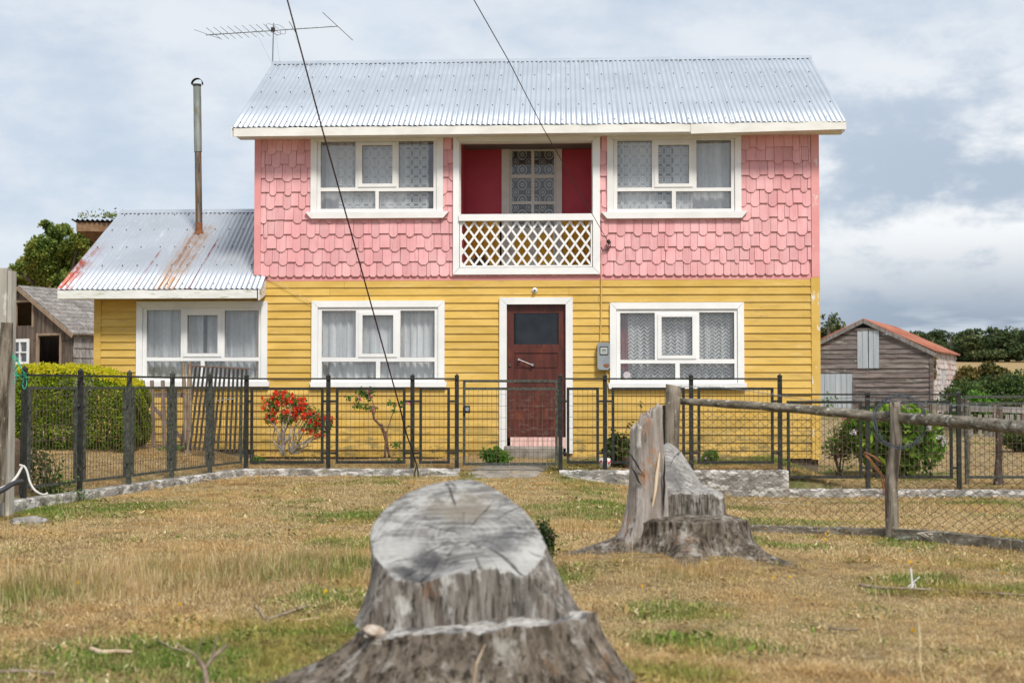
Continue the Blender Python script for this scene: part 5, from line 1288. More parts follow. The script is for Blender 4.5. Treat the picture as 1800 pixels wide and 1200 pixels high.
# old rail fence behind, at the far side of the paddock
pr = at(1700, 745, 34); bf = thing('paddock_fence', 'pale wooden rail fence far back at the right in front of the dark bushes', 'fence', (at(1640, 745, 34).x, 34, gz(10, 34)))
for a, b in ((1640, 1692), (1694, 1748), (1750, 1830)):
    mb = MB(); mb.bar(at(a, 716+(a-1640)*.03, 34), at(b, 716+(b-1640)*.03, 34), .04, .14); mb.build('rail', M['shakes'], bf)
for px, pt in ((1641, 706), (1693, 700), (1749, 711), (1800, 711)):
    mb = MB(); q = at(px, pt, 34.06); mb.tube([(q.x, q.y, gz(q.x, 34)-.1), tuple(q)], [.10, .085], 8, amp=.2); mb.build('post', M['oldwood'], bf)
for px in (1722, 1733, 1741, 1770, 1778, 1790, 1707):
    mb = MB(); q = at(px, 728, 33.9); mb.box((q.x-.04, 33.88, gz(q.x, 34)-.05), (q.x+.04, 33.91, q.z)); mb.build('picket', M['shakes'], bf)
b = at(1755, 856, 19.9); q = at(1757, 712, 19.9); log([(b.x, b.y, b.z-.05), tuple(b.lerp(q, .15)), tuple(b.lerp(q, .4)), tuple(q)], [.085, .055, .045, .04], 12, .25, 5, 3).build('wooden_post', surf('dark_lichened_post', (.07, .05, .04), (.14, .10, .08), (20, 20, 5), .95, bump=.8, stains=[((.40, .38, .34), (22, 22, 9), .56, .66, .8)]), None)
tag(bpy.data.objects['wooden_post'], 'dark old wooden post behind the second metal gate at the right', 'post')
b = at(1700, 856, 20.1); q = at(1702, 703, 20.1); mb = MB(); mb.bar(b, q, .05, .05); o = mb.build('wooden_post', M['oldwood'], None); tag(o, 'straight grey wooden post hidden behind the metal post between the two right panels', 'post')

# ---------------------------------------------------------------- the grey barn
bA = Vector((13.62, 55, 0)); ax = Vector((.916, -.4, 0)); dp = Vector((.4, .916, 0)); zb_ = gz(14, 55)-.3
barn = thing('barn', 'weathered grey board barn with a rusty red roof and pale zinc doors', 'barn', tuple(bA))
Bp = lambda u, v, z: bA+ax*u+dp*v+Vector((0, 0, z))
ZR, ZEV, HWD, DB = 3.77, 2.60, 2.52, 8.0
M['barnwood2'] = M['barnwood']
us_ = -HWD; nb = 21
opn = [(-.30, .54, 1.62, 3.12), (-2.0, -.72, -.5, 1.36)]
def bu(px, py): # reading on the gable plane
    d = ray(px, py); n = dp; t = (bA-Vector((0, 0, CAMZ))+Vector((0, 0, 0))).dot(n)/d.dot(n); p = Vector((0, 0, CAMZ))+d*t; return (p-bA).dot(ax), p.z
d0 = bu(1507, 581); d1 = bu(1546, 647); e0 = bu(1430, 657); e1 = bu(1499, 715)
opn = [(d0[0], d1[0], d1[1], d0[1]), (e0[0], e1[0], -.6, e0[1])]
def barnbox(mb, u0, u1, v0, v1, z0, z1, mi=0):
    mb.hexa([tuple(Bp(*q)) for q in ((u0, v0, z0), (u1, v0, z0), (u1, v1, z0), (u0, v1, z0), (u0, v0, z1), (u1, v0, z1), (u1, v1, z1), (u0, v1, z1))], mi)
r_ = random.Random(3); zc = zb_+.1; pit = .185
while zc < ZR-.25:
    z1 = zc+pit; lim = HWD if z1 < ZEV else HWD*(ZR-z1)/(ZR-ZEV)
    segs = [(-lim, lim)]
    for (a, b, c_, d_) in opn:
        if d_ > zc+.02 and c_ < z1-.02: segs = [q for s in segs for q in ([(s[0], min(s[1], a)), (max(s[0], b), s[1])] if s[0] < b and s[1] > a else [s]) if q[1]-q[0] > .05]
    for s in segs:
        cuts = [s[0]]
        if s[1]-s[0] > 2 and r_.random() < .6: cuts.append(s[0]+(s[1]-s[0])*r_.uniform(.3, .7))
        cuts.append(s[1])
        for a, b in zip(cuts, cuts[1:]):
            mb = MB(); dz0, dz1 = r_.uniform(-.012, .012), r_.uniform(-.012, .012); o_ = r_.uniform(-.01, .01)
            mb.hexa([tuple(Bp(*q)) for q in ((a, -.045+o_, zc+dz0), (b, -.045+o_, zc+dz1), (b, 0, zc+dz1), (a, 0, zc+dz0), (a, -.02+o_, z1-.012), (b, -.02+o_, z1-.012), (b, 0, z1-.012), (a, 0, z1-.012))]); mb.build('board', M['barnwood'], barn)
    zc = z1
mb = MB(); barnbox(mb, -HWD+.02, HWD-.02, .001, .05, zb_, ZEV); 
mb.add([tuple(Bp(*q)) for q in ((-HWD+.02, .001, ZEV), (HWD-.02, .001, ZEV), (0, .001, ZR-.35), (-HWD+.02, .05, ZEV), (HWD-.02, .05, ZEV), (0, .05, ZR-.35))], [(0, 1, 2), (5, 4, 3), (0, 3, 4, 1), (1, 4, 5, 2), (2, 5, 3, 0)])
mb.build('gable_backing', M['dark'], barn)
for (a, b, c_, d_), npl in ((opn[0], 4), (opn[1], 7)):
    for k in range(npl):
        x0 = a+(b-a)*k/npl; x1 = a+(b-a)*(k+1)/npl; mb = MB(); gap = .03 if (npl == 4 and k == 2) else .006
        barnbox(mb, x0+gap, x1-.006, -.06-.008*(k % 2), -.001, c_, d_); mb.build('door_plank', M['zincdoor'], barn)
mb = MB(); barnbox(mb, opn[0][0]-.1, opn[0][1]+.12, -.09, -.03, opn[0][3]+.01, opn[0][3]+.09); barnbox(mb, opn[1][1]+.01, opn[1][1]+.10, -.08, -.03, -.5, 1.4); barnbox(mb, HWD-.06, HWD+.06, -.08, .06, zb_, ZEV); mb.build('frame_timber', M['barnwood'], barn)
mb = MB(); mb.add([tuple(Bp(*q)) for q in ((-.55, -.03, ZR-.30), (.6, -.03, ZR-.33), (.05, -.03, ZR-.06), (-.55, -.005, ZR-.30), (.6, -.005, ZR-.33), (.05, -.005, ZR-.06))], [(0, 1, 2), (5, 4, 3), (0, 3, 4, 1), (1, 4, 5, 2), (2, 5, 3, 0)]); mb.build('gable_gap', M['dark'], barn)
# right side wall of flaking shingles
mb = MB(); barnbox(mb, HWD-.06, HWD-.01, .06, DB, zb_, ZEV); barnbox(mb, -HWD+.01, -HWD+.06, .06, DB, zb_, ZEV); barnbox(mb, -HWD+.02, HWD-.02, DB-.05, DB, zb_, ZEV); mb.build('side_wall', M['barnshake'], barn)
zc = zb_+.2; rw = 0
while zc < ZEV-.05:
    v = .1-(rw % 2)*.28
    while v < DB-.1:
        w = .58*r_.uniform(.8, 1.15); a, b = max(v, .08), min(v+w, DB-.06)
        if b-a > .08 and not (2.9 < (a+b)/2 < 3.6 and zc < 1.8):
            mb = MB(); t0, t1 = r_.uniform(-.025, .025), r_.uniform(-.025, .025); oo = r_.uniform(.03, .07)
            mb.hexa([tuple(Bp(*q)) for q in ((HWD, a, zc+t0), (HWD+oo, a, zc+t0), (HWD+oo, b-.03, zc+t1), (HWD, b-.03, zc+t1), (HWD, a, zc+.24), (HWD+.02, a, zc+.24), (HWD+.02, b-.03, zc+.24), (HWD, b-.03, zc+.24))]); mb.build('shake', M['barnshake'], barn)
        v += w
    zc += .215; rw += 1
mb = MB(); barnbox(mb, HWD+.0, HWD+.07, 2.95, 3.45, -.2, 1.85); mb.build('side_door', M['zincdoor'], barn)
def slope(mb, s, v0, v1, over=.18, t=.03):
    sl = (ZR-ZEV)/HWD; e = HWD+over
    mb.hexa([tuple(Bp(*q)) for q in ((s*e, v0, ZEV-over*sl), (s*e, v1, ZEV-over*sl), (0, v1, ZR), (0, v0, ZR), (s*e, v0, ZEV-over*sl+t), (s*e, v1, ZEV-over*sl+t), (0, v1, ZR+t), (0, v0, ZR+t))])
rf = MB(); slope(rf, 1, -.12, DB+.1); slope(rf, -1, -.12, DB+.1, t=.032); rfo = rf.build('roof', M['redroof'], barn)
for s in (1, -1):
    for k in range(10):
        mb = MB(); v0 = -.12+k*.83; sl = (ZR-ZEV)/HWD
        for q in range(4):
            vv = v0+q*.2; mb.hexa([tuple(Bp(*w)) for w in ((s*(HWD+.19), vv, ZEV-.18*sl+.033), (s*(HWD+.19), vv+.09, ZEV-.18*sl+.033), (0, vv+.09, ZR+.035), (0, vv, ZR+.035), (s*(HWD+.19), vv+.02, ZEV-.18*sl+.055), (s*(HWD+.19), vv+.07, ZEV-.18*sl+.055), (0, vv+.07, ZR+.057), (0, vv+.02, ZR+.057))])
        mb.build('roof_sheet', M['redroof'], rfo)
mb = MB()
for s in (1, -1): mb.bar(Bp(s*(HWD+.2), -.14, ZEV-.22), Bp(0, -.14, ZR-.05), .03, .14)
mb.build('barge_board', M['shakes'], barn)
P = np.array([tuple(Bp(HWD+.1, .1+.35*abs(rg.gauss(0, .6)), rg.uniform(1.5, 2.6))) for _ in range(260)]); v, f, a = leaves(P, .09, np.random.default_rng(2).random(260), 0, .7, 5)
o = leaf_obj('climbing_plant', [(v, f, a, 0)], [LM['brownbush']], None, 'stuff'); tag(o, 'thin climbing plant hanging down the corner of the grey barn', 'plant', kind='stuff')

# ---------------------------------------------------------------- the wooden shed behind the hedge
sA = Vector((at(38, 505, 45).x, 45, 0)); sax = Vector((.88, -.47, 0)); sdp = Vector((.47, .88, 0))
shed = thing('shed', 'old brown plank shed with open dark doorway and grey shingled roof, behind the hedge', 'shed', (sA.x, sA.y, gz(sA.x, 45)))
Sp = lambda u, v, z: sA+sax*u+sdp*v+Vector((0, 0, z))
def su(px, py):
    d = ray(px, py); t = (sA-Vector((0, 0, CAMZ))).dot(sdp)/d.dot(sdp); p = Vector((0, 0, CAMZ))+d*t; return (p-sA).dot(sax), p.z
apx = su(38, 505); evr = su(128, 583); SH_W, SH_R, SH_E, SH_D = evr[0], apx[1], evr[1], 4.2
def sbox(mb, u0, u1, v0, v1, z0, z1): mb.hexa([tuple(Sp(*q)) for q in ((u0, v0, z0), (u1, v0, z0), (u1, v1, z0), (u0, v1, z0), (u0, v0, z1), (u1, v0, z1), (u1, v1, z1), (u0, v1, z1))])
w1 = su(30, 532); w1b = su(58, 572); dd = su(69, 590); ddb = su(106, 700); ww = su(20, 596); wwb = su(53, 640)
so = [(w1[0], w1b[0], w1b[1], w1[1]), (dd[0], ddb[0], 0, dd[1]), (ww[0], wwb[0], wwb[1], ww[1])]
x = -SH_W; r_ = random.Random(9)
zg = gz(sA.x, 45)-.1
while x < SH_W:
    w = .165*r_.uniform(.85, 1.15); x1 = min(x+w, SH_W); c_ = (x+x1)/2; zt_ = SH_E+(SH_R-SH_E)*(1-abs(c_)/SH_W)-.04
    parts = [(zg, zt_)]
    for a, b, lo, hi in so:
        if a-.02 < c_ < b+.02: parts = [q for s in parts for q in ((s[0], min(s[1], lo)), (max(s[0], hi), s[1])) if q[1]-q[0] > .05]
    for lo, hi in parts:
        if hi == zt_ and lo < 2.55 < hi and r_.random() < 1:
            parts2 = [(lo, 2.62), (2.63, hi)]
        else: parts2 = [(lo, hi)]
        for a_, b_ in parts2:
            mb = MB(); sbox(mb, x+.004, x1-.004, -.03+r_.uniform(-.008, .008)-(.015 if a_ > 2.6 else 0), 0, a_, b_); mb.build('plank', M['shedwood'], shed)
    x = x1
M['trimbrown'] = surf('pale_brown_trim', (.24, .17, .12), (.32, .24, .17), (9, 9, 3), .9)
mb = MB()
for a, b, lo, hi in so[:2]:
    sbox(mb, a-.07, a, -.06, .02, lo-.06, hi+.08); sbox(mb, b, b+.07, -.06, .02, lo-.06, hi+.08); sbox(mb, a, b, -.058, .02, hi, hi+.07)
mb.build('opening_trim', M['trimbrown'], shed)
a, b, lo, hi = so[2]; mb = MB(); us2 = [a+.09, (a+b)/2-.02, (a+b)/2+.02, b-.1]
hl = [[us2[0], us2[1], lo+.08+(hi-lo)*.0, lo+(hi-lo)*.45], [us2[2], us2[3], lo+.08, lo+(hi-lo)*.45], [us2[0], us2[1], lo+(hi-lo)*.5, hi-.1], [us2[2], us2[3], lo+(hi-lo)*.5, hi-.1]]
tmp = MB(); holed(tmp, a, b, lo, hi, hl, -.06, .02); mb.V = [tuple(Sp(*v)) for v in tmp.V]; mb.F = tmp.F; mb.mi = tmp.mi; wn = mb.build('window', M['white'], shed)
for h in hl:
    mb = MB(); sbox(mb, h[0], h[1], -.02, -.01, h[2], h[3]); mb.build('pane', M['glass'], wn)
mb = MB(); sbox(mb, SH_W-.08, SH_W-.02, .02, SH_D, zg, SH_E); sbox(mb, -SH_W+.02, -SH_W+.08, .02, SH_D, zg, SH_E); sbox(mb, -SH_W+.1, SH_W-.1, SH_D-.06, SH_D, zg, SH_E); mb.build('wall', M['shedwood'], shed)
zc = zg+.1; rw = 0
while zc < SH_E-.1:
    v = .05-(rw % 2)*.09
    while v < 3.4:
        w = .18*r_.uniform(.85, 1.15); a_, b_ = max(v, .03), v+w-.012
        mb = MB(); mb.hexa([tuple(Sp(*q)) for q in ((SH_W-.015, a_, zc+r_.uniform(-.02, .02)), (SH_W+.035, a_, zc), (SH_W+.035, b_, zc), (SH_W-.015, b_, zc), (SH_W-.015, a_, zc+.36), (SH_W+.0, a_, zc+.36), (SH_W+.0, b_, zc+.36), (SH_W-.015, b_, zc+.36))]); mb.build('shake', M['shakes'], shed)
        v += w
    zc += .30; rw += 1
sl = (SH_R-SH_E)/SH_W
mb = MB()
for s in (1, -1): mb.hexa([tuple(Sp(*q)) for q in ((s*(SH_W+.16), -.14, SH_E-.16*sl), (s*(SH_W+.16), SH_D+.2, SH_E-.16*sl), (0, SH_D+.2, SH_R), (0, -.14, SH_R), (s*(SH_W+.16), -.14, SH_E-.16*sl+.04), (s*(SH_W+.16), SH_D+.2, SH_E-.16*sl+.04), (0, SH_D+.2, SH_R+.04), (0, -.14, SH_R+.04))])
srf = mb.build('roof', M['trimbrown'], shed)
Ls = math.hypot(SH_W+.18, SH_R-SH_E+.16*sl); nr = 12
for j in range(nr):
    f0 = (SH_W+.18)*(1-j/nr); f1 = (SH_W+.18)*(1-(j+1.5)/nr); f1 = max(f1, .0)
    v = -.16-(j % 2)*.12
    while v < 4.3:
        w = .30*r_.uniform(.75, 1.2); z_ = lambda u, o: SH_R-u*sl+.045+o
        l_ = r_.uniform(-.012, .012)
        mb = MB(); mb.hexa([tuple(Sp(*q)) for q in ((f0+l_, max(v, -.16), z_(f0, 0)), (f0+l_, v+w-.014, z_(f0, 0)), (f1, v+w-.014, z_(f1, 0)), (f1, max(v, -.16), z_(f1, 0)), (f0+l_, max(v, -.16), z_(f0, .045)), (f0+l_, v+w-.014, z_(f0, .045)), (f1, v+w-.014, z_(f1, .012)), (f1, max(v, -.16), z_(f1, .012)))]); mb.build('roof_shingle', M['shakes'], srf)
        v += w
mb = MB()
for s in (1, -1): mb.bar(Sp(s*(SH_W+.17), -.17, SH_E-.16*sl-.04), Sp(0, -.17, SH_R-.04), .03, .12)
mb.build('barge_board', M['trimbrown'], shed)

# high eave of the outbuilding that shows behind the annex roof
ob = thing('outbuilding', 'wooden outbuilding corner eave with black corrugated iron, behind the annex roof', 'outbuilding', (-7.0, 27, gz(-7, 27)))
q0, q1, q2 = at(125, 384, 26.5), at(196, 386.5, 26.9), at(133, 389, 26.5)
zt_ = q0.z
mb = MB(); A1, B1 = Vector((q0.x, 26.5, zt_-.02)), Vector((q0.x+6.2, 27.6, zt_-.02)); C1_, D1_ = B1+Vector((.6, 4.4, -.7)), A1+Vector((.6, 4.4, -.7))
corr(mb, A1, B1, C1_, D1_, .09, .02); ro2 = mb.build('roof_sheet', M['galv_dark'], ob, smooth=True)
e = (B1-A1).normalized()
mb = MB(); a_, b_ = A1+e*.08+Vector((0, .05, -.04)), B1+Vector((0, .05, -.04))
mb.hexa([a_+Vector((0, 0, -.17)), b_+Vector((0, 0, -.17)), b_+Vector((0, .03, -.17)), a_+Vector((0, .03, -.17)), a_, b_, b_+Vector((0, .03, 0)), a_+Vector((0, .03, 0))]); mb.build('fascia_board', M['soffit'], ob)
sc_ = a_+Vector((0, .035, -.17)); 
for k in range(9):
    f0, f1 = k/9*.62, (k+.93)/9*.62; dv = Vector((.75, 1.3, -.62)); ed = e*3.9*1
    mb = MB(); p, q = sc_+dv*f0/.62, sc_+dv*f1/.62
    mb.hexa([p, p+e*5, q+e*5-dv*0, q, p+Vector((0, 0, .02)), p+e*5+Vector((0, 0, .02)), q+e*5+Vector((0, 0, .02)), q+Vector((0, 0, .02))]); mb.build('soffit_board', M['soffit'], ob)
wb = sc_+Vector((.75, 1.3, -.62)); mb = MB(); mb.hexa([(wb.x, wb.y, gz(-7, 28)), (wb.x+5, wb.y+.9, gz(-7, 28)), (wb.x+5, wb.y+3.6, gz(-7, 28)), (wb.x, wb.y+3, gz(-7, 28)), (wb.x, wb.y, wb.z+.0), (wb.x+5, wb.y+.9, wb.z), (wb.x+5, wb.y+3.6, wb.z-.2), (wb.x, wb.y+3, wb.z-.2)]); mb.build('wall', M['shedwood'], ob)
P = []; g = np.random.default_rng(9)
for c in range(9):
    cx_ = q0.x+.15+g.random()*.75; P += [(cx_+g.normal()*.05, 26.6+g.normal()*.06, zt_+.02+abs(g.normal())*.07) for _ in range(26)]
v, f, a = leaves(np.array(P), .05, g.random(len(P)), .5, .5, 3); o = leaf_obj('roof_weeds', [(v, f, a, 0)], [LM['rowan']], None, None); tag(o, 'small weeds growing on the black iron eave behind the annex', 'plant')
# tree behind the shed
c0 = at(105, 460, 60); z0 = gz(c0.x, 60)
bl = []
for px, py, rx, rz in ((100, 425, 32, 30), (82, 400, 14, 14), (110, 410, 20, 18), (70, 440, 26, 26), (55, 470, 28, 24), (120, 455, 38, 34), (160, 450, 34, 34), (90, 490, 45, 30), (150, 490, 45, 28), (30, 475, 14, 18), (140, 420, 18, 18), (40, 500, 30, 24), (75, 460, 30, 26), (18, 500, 12, 18), (178, 430, 20, 26)):
    p = at(px, py, 60+rg.uniform(-1, 1)); bl.append((p.x-c0.x, p.y-60, p.z-z0, rx/2500*60, rx/2500*60, rz/2500*60))
tree('rowan_tree', 'bushy green tree with orange berries behind the brown shed', 'tree', c0.x, 60, bl, 0, .13, 62000, LM['rowan'], None, True, .2, .1, .41, 2.0, 55, z0)

# ---------------------------------------------------------------- the clipped hedge inside the left yard
hx0, hx1 = at(-60, 700, 19.2).x, at(250, 700, 19.3).x
hz0 = .30; hz1 = at(150, 641, 18.9).z
hd = thing('hedge', 'clipped yellow green box hedge behind the left fence run', 'hedge', ((hx0+hx1)/2, 19.4, hz0))
g = np.random.default_rng(11)
def hedge_pts(n, inset, seed):
    g = np.random.default_rng(seed); cx, cy, cz = (hx0+hx1)/2, 19.45, (hz0+hz1)/2; rx, ry, rz = (hx1-hx0)/2, .72, (hz1-hz0)/2
    d = g.normal(size=(n, 3))*np.array([1.6, 1, 1]); d /= np.linalg.norm(d, axis=1)[:, None]
    p_ = 7.0; s = 1/(np.abs(d[:, 0]/1)**p_+np.abs(d[:, 1])**p_+np.abs(d[:, 2])**p_)**(1/p_)
    Q = d*s[:, None]; bump = 1-.17*(fbm(Q[:, 0]*7, Q[:, 2]*4+Q[:, 1]*4, 3, 3))
    dropr = 1-.30*ss(.35, 1.0, Q[:, 0])*(Q[:, 2] > 0)
    k = inset*(bump+.04*g.random(n)); P = np.stack([cx+Q[:, 0]*rx*k, cy+Q[:, 1]*ry*k, cz+Q[:, 2]*rz*k*dropr], 1)
    return P, Q
P, Q = hedge_pts(46000, 1.0, 1); P2, Q2 = hedge_pts(16000, .86, 2)
top = (Q[:, 2] > .80)
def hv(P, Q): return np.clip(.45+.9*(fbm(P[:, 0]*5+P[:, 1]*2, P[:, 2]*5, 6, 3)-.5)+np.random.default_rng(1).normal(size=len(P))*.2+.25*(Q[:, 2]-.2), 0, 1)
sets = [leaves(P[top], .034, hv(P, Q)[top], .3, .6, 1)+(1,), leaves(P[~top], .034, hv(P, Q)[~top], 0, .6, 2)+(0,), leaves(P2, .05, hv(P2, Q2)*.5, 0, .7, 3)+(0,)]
# young shoots standing up along the top
T = P[top][::7]; n = len(T); sh = np.concatenate([T+np.array([0, 0, .012*k]) for k in range(1, 5)]); sets.append(leaves(sh, .026, np.random.default_rng(3).random(len(sh)), .8, .6, 4)+(1,))
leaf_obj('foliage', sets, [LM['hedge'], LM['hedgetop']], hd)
mb = MB()
for k in range(60):
    x = random.uniform(hx0+.2, hx1-.25); y = random.uniform(19.0, 19.8); mb.tube([(x, y, .15), (x+random.uniform(-.1, .1), y, .7), (x+random.uniform(-.2, .2), y, 1.3)], [.014, .010, .005], 5)
mb.build('stems', M['bark'], hd, kind='stuff')
# straggly weeds beside the last left post
def weed(label, px, py, Y, h, w, n, mat, leaf, seed, name='weed', cat='plant', stems=6, group=None):
    p = at(px, py, Y); z = gz(p.x, Y); th = thing(name, label, cat, (p.x, Y, z), group); r = random.Random(seed); pts = []; mb = MB()
    for k in range(stems):
        e_ = Vector((p.x+r.uniform(-.5, .5)*w, Y+r.uniform(-.3, .3)*w, z+h*r.uniform(.6, 1))); b_ = Vector((p.x+r.uniform(-.12, .12)*w, Y, z-.02)); m_ = b_.lerp(e_, .5)+Vector((r.uniform(-.1, .1)*w, 0, h*.08)); path = smooth_path([b_, m_, e_], 6)
        mb.tube(path, [.006*(1-.6*i/12) for i in range(13)], 5)
        for _ in range(n//stems):
            q = path[min(12, int(2+11*r.random()))]; pts.append(q+Vector((r.gauss(0, .05), r.gauss(0, .05), r.gauss(0, .035)))*(w/.4)**.5)
    mb.build('stems', M['bark'], th, kind=None)
    P = np.array([tuple(q) for q in pts]); leaf_obj('foliage', [leaves(P, leaf, np.random.default_rng(seed).random(len(P)), .2, .5, seed)+(0,)], [mat], th); return th
weed('straggly dark weed just inside the last panel of the left fence', 85, 860, 14.75, .55, .5, 520, LM['bush'], .05, 1, stems=9)
weed('small green weed at the foot of the last panel of the left fence', 100, 870, 14.9, .26, .35, 260, LM['fresh'], .04, 2)
weed('tiny green weed in the grass before the white kerb at the left', 143, 885, 14.9, .14, .12, 70, LM['fresh'], .03, 3)
# ---------------------------------------------------------------- old gate, stakes and pickets leaning on the annex
g_ = random.Random(6); Yp = 20.3
slg = thing('slat_gate', 'old dark iron gate of upright bars leaning in front of the left lower window', 'gate', tuple(at(390, 800, Yp)))
mb = MB(); mb.bar(at(335, 643, Yp), at(438, 648, Yp), .03, .022); mb.build('top_bar', surf('rusty_flat_bar', (.12, .075, .055), (.2, .13, .1), 14, .8), slg)
M['slatdark'] = surf('sooty_slat', (.025, .022, .02), (.05, .045, .04), (15, 15, 3), .8)
for k in range(14):
    f = k/13; a = at(337+96*f, 644+5*f, Yp-.02); b = at(318+104*f+(6 if k > 8 else 0), 788+10*f, Yp-.28+.1)
    mb = MB(); mb.bar(a, b, .030, .014, up=(0, 1, 0)); mb.build('slat', M['slatdark'], slg)
mb = MB(); mb.bar(at(380, 704, Yp-.12), at(412, 700, Yp-.12), .02, .014); mb.build('wire_tie', M['galvwire'], slg)
for i, (a, b, r0, lb) in enumerate([((322, 638), (327, 792), .030, 'left one of two pale wooden stakes standing by the old slatted gate'), ((333, 638), (331, 790), .036, 'right one of two pale wooden stakes, touching the old slatted gate')]):
    A_, B_ = at(*a, Yp-.1), at(*b, Yp-.15); log([B_-Vector((0, 0, .1)), B_.lerp(A_, .5)+Vector((.01, 0, 0)), A_], [r0*1.1, r0, r0*.85], 10, .25, 5, i+3, 8, .8).build('wooden_stake', surf('barked_stake', (.17, .12, .08), (.32, .25, .18), (18, 18, 4), .9, bump=.6, stains=[((.62, .46, .33), (9, 9, 3), .60, .68, .8)]) if i == 0 else bpy.data.materials['barked_stake'], None)
    tag(bpy.data.objects['wooden_stake' + ('.%03d' % (i+1))], lb, 'stake', 'stakes by the slatted gate')
pk = thing('picket_gate', 'low brown picket gate with a diagonal brace between the hedge and the stakes', 'gate', tuple(at(285, 800, Yp)))
M['picket'] = surf('brown_grey_picket', (.17, .12, .10), (.26, .20, .165), (12, 12, 3), .9, bump=.4)
for px in (251, 267, 286): mb = MB(); mb.bar(at(px, 668, Yp), at(px+3, 785, Yp), .055, .02, up=(0, 1, 0)); mb.build('picket', M['picket'], pk)
mb = MB(); mb.bar(at(248, 694, Yp+.02), at(324, 694, Yp+.02), .02, .07); mb.build('rail', M['picket'], pk)
mb = MB(); mb.bar(at(250, 789, Yp+.02), at(324, 785, Yp+.02), .02, .07); mb.build('rail', M['picket'], pk)
mb = MB(); mb.bar(at(256, 700, Yp+.04), at(326, 778, Yp+.04), .02, .05); mb.build('brace', M['picket'], pk)

# ---------------------------------------------------------------- shrubs along the house wall
def branchy(th, root, tips, r0, mat, seed, wig=.05, name='branches', smooth=True, mids=3):
    r = random.Random(seed); mb = MB(); paths = []
    for tp_ in tips:
        tp_ = Vector(tp_); P = [root]
        for k in range(1, mids+1):
            f = k/(mids+1); P.append(root.lerp(tp_, f**1.15)*1+Vector((r.gauss(0, wig), r.gauss(0, wig), r.gauss(0, wig*.6)+.0)))
        P.append(tp_); S_ = smooth_path(P, 5); mb.tube(S_, [r0*(1-.72*i/(len(S_)-1)) for i in range(len(S_))], 6, amp=.2); paths.append(S_)
    mb.build(name, mat, th, smooth=smooth); return paths
Ys = 20.05
root = at(497, 800, Ys); sb = thing('flowering_shrub', 'shrub with pale twisted stems and masses of bright red flowers by the yellow wall', 'shrub', tuple(root))
r = random.Random(21); tips = []
for (px, py) in ((470, 735), (480, 715), (495, 705), (510, 700), (500, 730), (485, 745), (520, 710), (512, 735)): tips.append(at(px, py, Ys+r.uniform(-.15, .15)))
branchy(sb, root, tips, .022, M['palebark'], 3, .035)
root2 = at(512, 797, Ys); tips = [at(px, py, Ys+r.uniform(-.15, .15)) for (px, py) in ((530, 715), (545, 712), (560, 725), (572, 735), (540, 740), (560, 750), (525, 735), (568, 752), (550, 765), (535, 760), (566, 768), (548, 735))]
mbp = branchy(sb, root2, tips, .014, M['palebark'], 5, .05)
bl = []
for (px, py, rx, rz) in ((478, 712, 16, 18), (500, 700, 20, 14), (515, 715, 20, 18), (535, 722, 22, 14), (555, 735, 20, 16), (560, 755, 14, 14), (545, 750, 14, 12), (475, 735, 12, 14), (505, 735, 18, 12), (527, 705, 12, 10), (575, 740, 10, 14), (490, 690, 12, 6), (578, 748, 6, 14)):
    p = at(px, py, Ys); bl.append((p.x, p.y, p.z, rx/125, .16, rz/125))
P = blob_points(bl, 1900, .1, 4, .30, 6); leaf_obj('foliage', [leaves(P, .048, np.random.default_rng(4).random(len(P)), .2, .6, 4)+(0,)], [LM['fresh']], sb)
gN = np.random.default_rng(6); C = blob_points(bl, 130, .75, 8); C[:, 1] -= .05; C = C[C[:, 2] > at(500, 768, Ys).z]
FP = np.repeat(C, 13, 0); FP = FP+gN.normal(size=FP.shape)*.017
leaf_obj('red_flowers', [leaves(FP, .034, gN.random(len(FP)), 0, .9, 9)+(0,)], [LM['redfl']], sb)
# the old rose by the middle window
root = at(680, 800, Ys); rb = thing('rose_bush', 'crooked old rose bush with few leaves and pink blooms under the middle window', 'shrub', tuple(root))
mb = MB(); pth = [at(*q, Ys) for q in ((676, 803), (678, 780), (676, 765), (672, 748), (665, 744), (657, 733), (656, 715), (660, 716), (665, 718))]; mb.tube(smooth_path(pth), .017, 8, amp=.35, fr=18); mb.build('stem', surf('dark_rose_bark', (.10, .055, .035), (.22, .13, .09), (18, 18, 8), .9, bump=.8), rb, smooth=True)
mb = MB(); mb.tube(smooth_path([at(*q, Ys) for q in ((684, 803), (681, 782), (679, 765), (678, 757))]), .016, 8, amp=.4, fr=18); mb.tube(smooth_path([at(*q, Ys) for q in ((678, 766), (672, 758), (668, 748), (664, 742))]), .010, 8, amp=.3); mb.tube(smooth_path([at(*q, Ys) for q in ((680, 762), (684, 745), (690, 728), (697, 710))]), .007, 6); mb.tube(smooth_path([at(*q, Ys) for q in ((656, 732), (660, 722), (656, 708), (650, 698))]), .007, 6); mb.tube(smooth_path([at(*q, Ys) for q in ((655, 715), (645, 712), (632, 712), (620, 706))]), .004, 5); mb.build('stem', bpy.data.materials['dark_rose_bark'], rb, smooth=True)
gl = np.random.default_rng(14); P = []
for (px, py, s, n_) in ((614, 700, 5, 26), (627, 702, 4, 14), (634, 690, 8, 60), (645, 697, 7, 50), (652, 688, 7, 44), (628, 713, 6, 36), (640, 715, 6, 30), (652, 717, 5, 26), (684, 708, 5, 26), (694, 710, 4, 16), (706, 709, 5, 26), (693, 722, 4, 16), (696, 782, 6, 26)):
    c = at(px, py, Ys); P.append(np.array(c)+gl.normal(size=(n_, 3))*s/125*.55)
P = np.concatenate(P); leaf_obj('foliage', [leaves(P, .05, gl.random(len(P)), 0, .6, 3)+(0,)], [LM['fresh']], rb)
